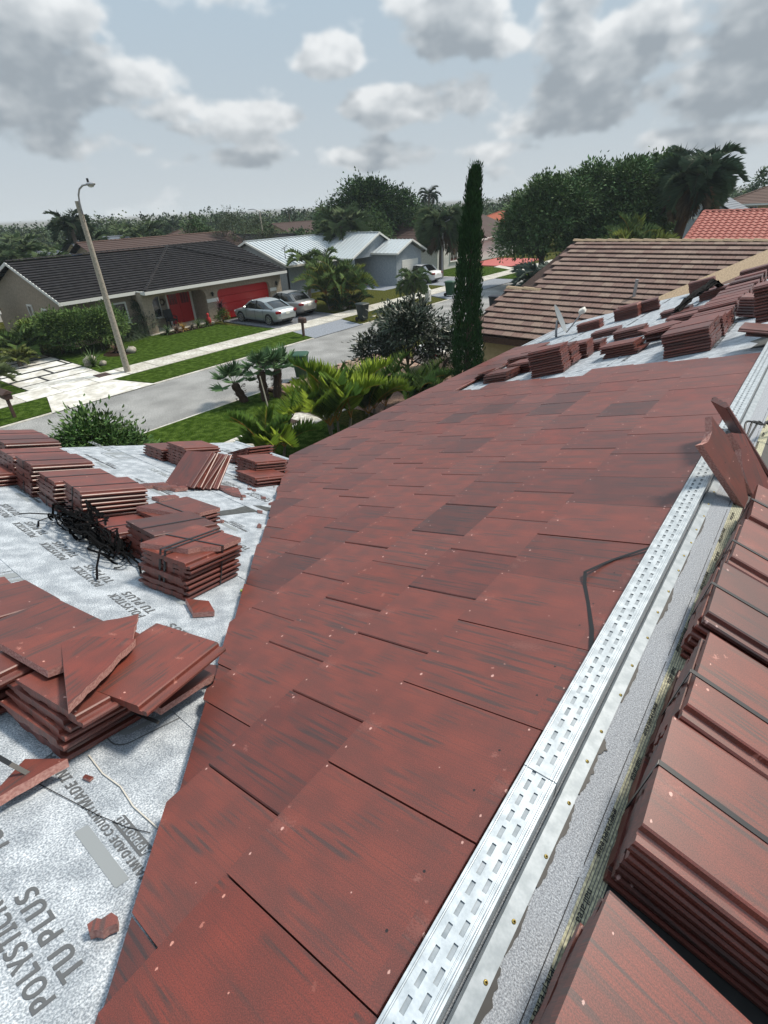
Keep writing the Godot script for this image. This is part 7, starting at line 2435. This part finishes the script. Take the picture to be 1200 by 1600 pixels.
	palm("coconut_palm", "coconut palms' windswept crown at the left edge of the skyline", Vector3(-51.8, 0, -18.0), 4.0, 0.18, 22, 2.6, Color(0.075, 0.105, 0.05), sky, {"curl": 1.6, "low": -0.3, "leaflets": 26, "lw": 0.02, "sag": 0.8})
	palm("coconut_palm", "second coconut crown at the left edge, lower", Vector3(-49.5, 0, -15.4), 3.6, 0.18, 20, 2.4, Color(0.075, 0.105, 0.05), sky, {"curl": 1.6, "low": -0.3, "leaflets": 26, "lw": 0.02, "sag": 0.8})
	palm("royal_palm", "tallest palm on the left skyline beside the lamp post", Vector3(-54.8, 0, -24.4), 6.0, 0.2, 18, 2.1, Color(0.035, 0.052, 0.03), sky, {"curl": 1.9, "low": -0.3, "leaflets": 30, "lw": 0.022, "sag": 0.8})
	palm("royal_palm", "lower palm crown right under the tallest one", Vector3(-56.0, 0, -26.0), 4.2, 0.2, 16, 2.4, Color(0.045, 0.07, 0.035), sky, {"curl": 1.9, "low": -0.3, "leaflets": 26, "lw": 0.022, "sag": 0.8})
	palm("coconut_palm", "small palm in front of the solar roof", Vector3(-44.7, 0, -17.6), 3.7, 0.16, 15, 1.8, Color(0.07, 0.10, 0.045), sky, {"curl": 1.8, "low": -0.2, "leaflets": 24, "lw": 0.022, "sag": 0.8})
	palm("coconut_palm", "palm between the lamp post and the dome-shaped tree", Vector3(-66.0, 0, -34.0), 4.0, 0.2, 16, 2.6, Color(0.07, 0.10, 0.045), sky, {"curl": 1.7, "leaflets": 22, "lw": 0.024, "sag": 0.7})
	palm("coconut_palm", "spiky palm left of the grey hip roof", Vector3(-61.0, 0, -34.6), 4.2, 0.2, 18, 2.6, Color(0.07, 0.10, 0.045), sky, {"curl": 1.4, "leaflets": 24, "lw": 0.024, "sag": 0.6})
	palm("coconut_palm", "spiky palm just above the grey hip roof", Vector3(-73.0, 0, -43.5), 4.6, 0.2, 14, 2.2, Color(0.045, 0.068, 0.035), sky, {"curl": 1.4, "leaflets": 22, "lw": 0.028})
	palm("coconut_palm", "distant palm right of the grey hip roof", Vector3(-84.0, 0, -53.0), 4.8, 0.2, 14, 2.0, Color(0.045, 0.066, 0.04), sky, {"curl": 1.5, "leaflets": 20, "lw": 0.03})
	palm("coconut_palm", "tiny lone palm on the horizon left of the large dark tree", Vector3(-80.5, 0, -75.0), 6.0, 0.14, 12, 1.3, Color(0.04, 0.055, 0.04), sky, {"curl": 1.6, "leaflets": 16, "lw": 0.04})
	palm("coconut_palm", "small dark palm above the queen palm", Vector3(-44.3, 0, -66.6), 7.2, 0.16, 16, 1.7, Color(0.035, 0.052, 0.03), sky, {"curl": 1.8, "leaflets": 22, "lw": 0.028, "low": -0.4})
	tree("skyline_tree", "dome-shaped tree on the left skyline", Vector3(-80.0, 0, -41.5), 0.3, 2.0, [[Vector3(0, 3.6, 0), Vector3(2.3, 2.2, 2.3)]], 1800, 0.4, 0.22, Color(0.07, 0.10, 0.045), sky)
	tree("skyline_tree", "rounded bright green tree above the long brown roof", Vector3(-54.2, 0, -37.0), 0.3, 2.0, [[Vector3(0, 4.0, 0), Vector3(1.9, 2.2, 1.9)], [Vector3(0.6, 3.4, -0.8), Vector3(1.5, 1.7, 1.5)]], 3400, 0.28, 0.14, Color(0.05, 0.085, 0.032), sky)
	tree("skyline_tree", "wispy grey green tree right of the rounded one", Vector3(-48.6, 0, -37.4), 0.22, 2.2, [[Vector3(0, 4.6, 0), Vector3(1.3, 2.3, 1.2)], [Vector3(0.9, 4.2, -1.0), Vector3(1.1, 1.7, 1.1)], [Vector3(-0.9, 4.3, 0.8), Vector3(1.0, 1.6, 1.0)]], 2600, 0.2, 0.07, Color(0.052, 0.066, 0.04), sky, M.leaf_dull)
	tree("skyline_tree", "second wispy grey green tree, shorter", Vector3(-48.5, 0, -40.6), 0.22, 2.0, [[Vector3(0, 4.0, 0), Vector3(1.5, 2.0, 1.4)], [Vector3(0.7, 3.6, -1.0), Vector3(1.2, 1.5, 1.1)]], 2200, 0.2, 0.08, Color(0.055, 0.07, 0.042), sky, M.leaf_dull)
	var tops := [[-65.8, -20.0, 4.8, 3.0], [-66.5, -26.0, 5.0, 3.0], [-70.0, -30.0, 5.0, 3.2], [-72.0, -36.0, 5.2, 3.0], [-70.0, -40.0, 4.8, 3.0], [-66.0, -46.0, 5.0, 3.0], [-60.0, -46.5, 5.2, 2.8], [-57.0, -49.0, 5.6, 3.0], [-55.0, -51.5, 5.4, 2.8], [-52.5, -53.5, 5.3, 2.8], [-68.0, -58.0, 5.6, 3.6], [-62.0, -66.0, 5.6, 3.6], [-49.0, -64.0, 6.0, 3.2], [-44.5, -62.0, 6.0, 3.0], [-41.0, -66.0, 6.4, 3.2], [-33.0, -78.0, 6.6, 3.4], [-27.0, -80.0, 6.6, 3.4], [-57.5, -22.0, 4.6, 2.2], [-59.0, -12.0, 4.8, 2.8], [-70.0, -12.0, 5.2, 3.2], [-88.0, -60.0, 5.6, 4.2], [-80.0, -68.0, 5.8, 4.2], [-72.0, -78.0, 6.0, 4.4], [-96.0, -46.0, 5.6, 4.4]]
	var i := 0
	for q in tops:
		q[2] *= 0.78
		var g := rng.randf_range(0.85, 1.2)
		tree("skyline_tree", "dark green treetop in the band of trees along the horizon", Vector3(q[0], 0, q[1]), 0.25, 1.8, [[Vector3(0, q[2] * 0.58, 0), Vector3(q[3] * 0.8, q[2] * 0.42, q[3] * 0.8)], [Vector3(q[3] * 0.5, q[2] * 0.5, q[3] * 0.4), Vector3(q[3] * 0.6, q[2] * 0.36, q[3] * 0.6)], [Vector3(-q[3] * 0.45, q[2] * 0.52, -q[3] * 0.4), Vector3(q[3] * 0.6, q[2] * 0.38, q[3] * 0.6)]], 3600, 0.27, 0.24, Color(0.06 * g, 0.095 * g, 0.04 * g), "band of trees along the horizon")
		i += 1
	# the far wood that closes the horizon
	var fw := MB.new()
	for k in 230:
		var az := deg_to_rad(lerpf(-98.0, 12.0, k / 229.0))
		var d := rng.randf_range(120.0, 190.0)
		foliage(fw, [[Vector3(sin(az) * d, rng.randf_range(2.4, 3.7), -cos(az) * d), Vector3(rng.randf_range(3.5, 7.0), rng.randf_range(1.9, 3.9), 5.5)]], 520, 0.5, 0.5, Color(0.06, 0.085, 0.045), 0.3)
	var wo := solo("far_wood", "far belt of trees closing the horizon", "wood", fw.mesh(), M.leaf_dull)
	wo.set_meta("kind", "stuff")
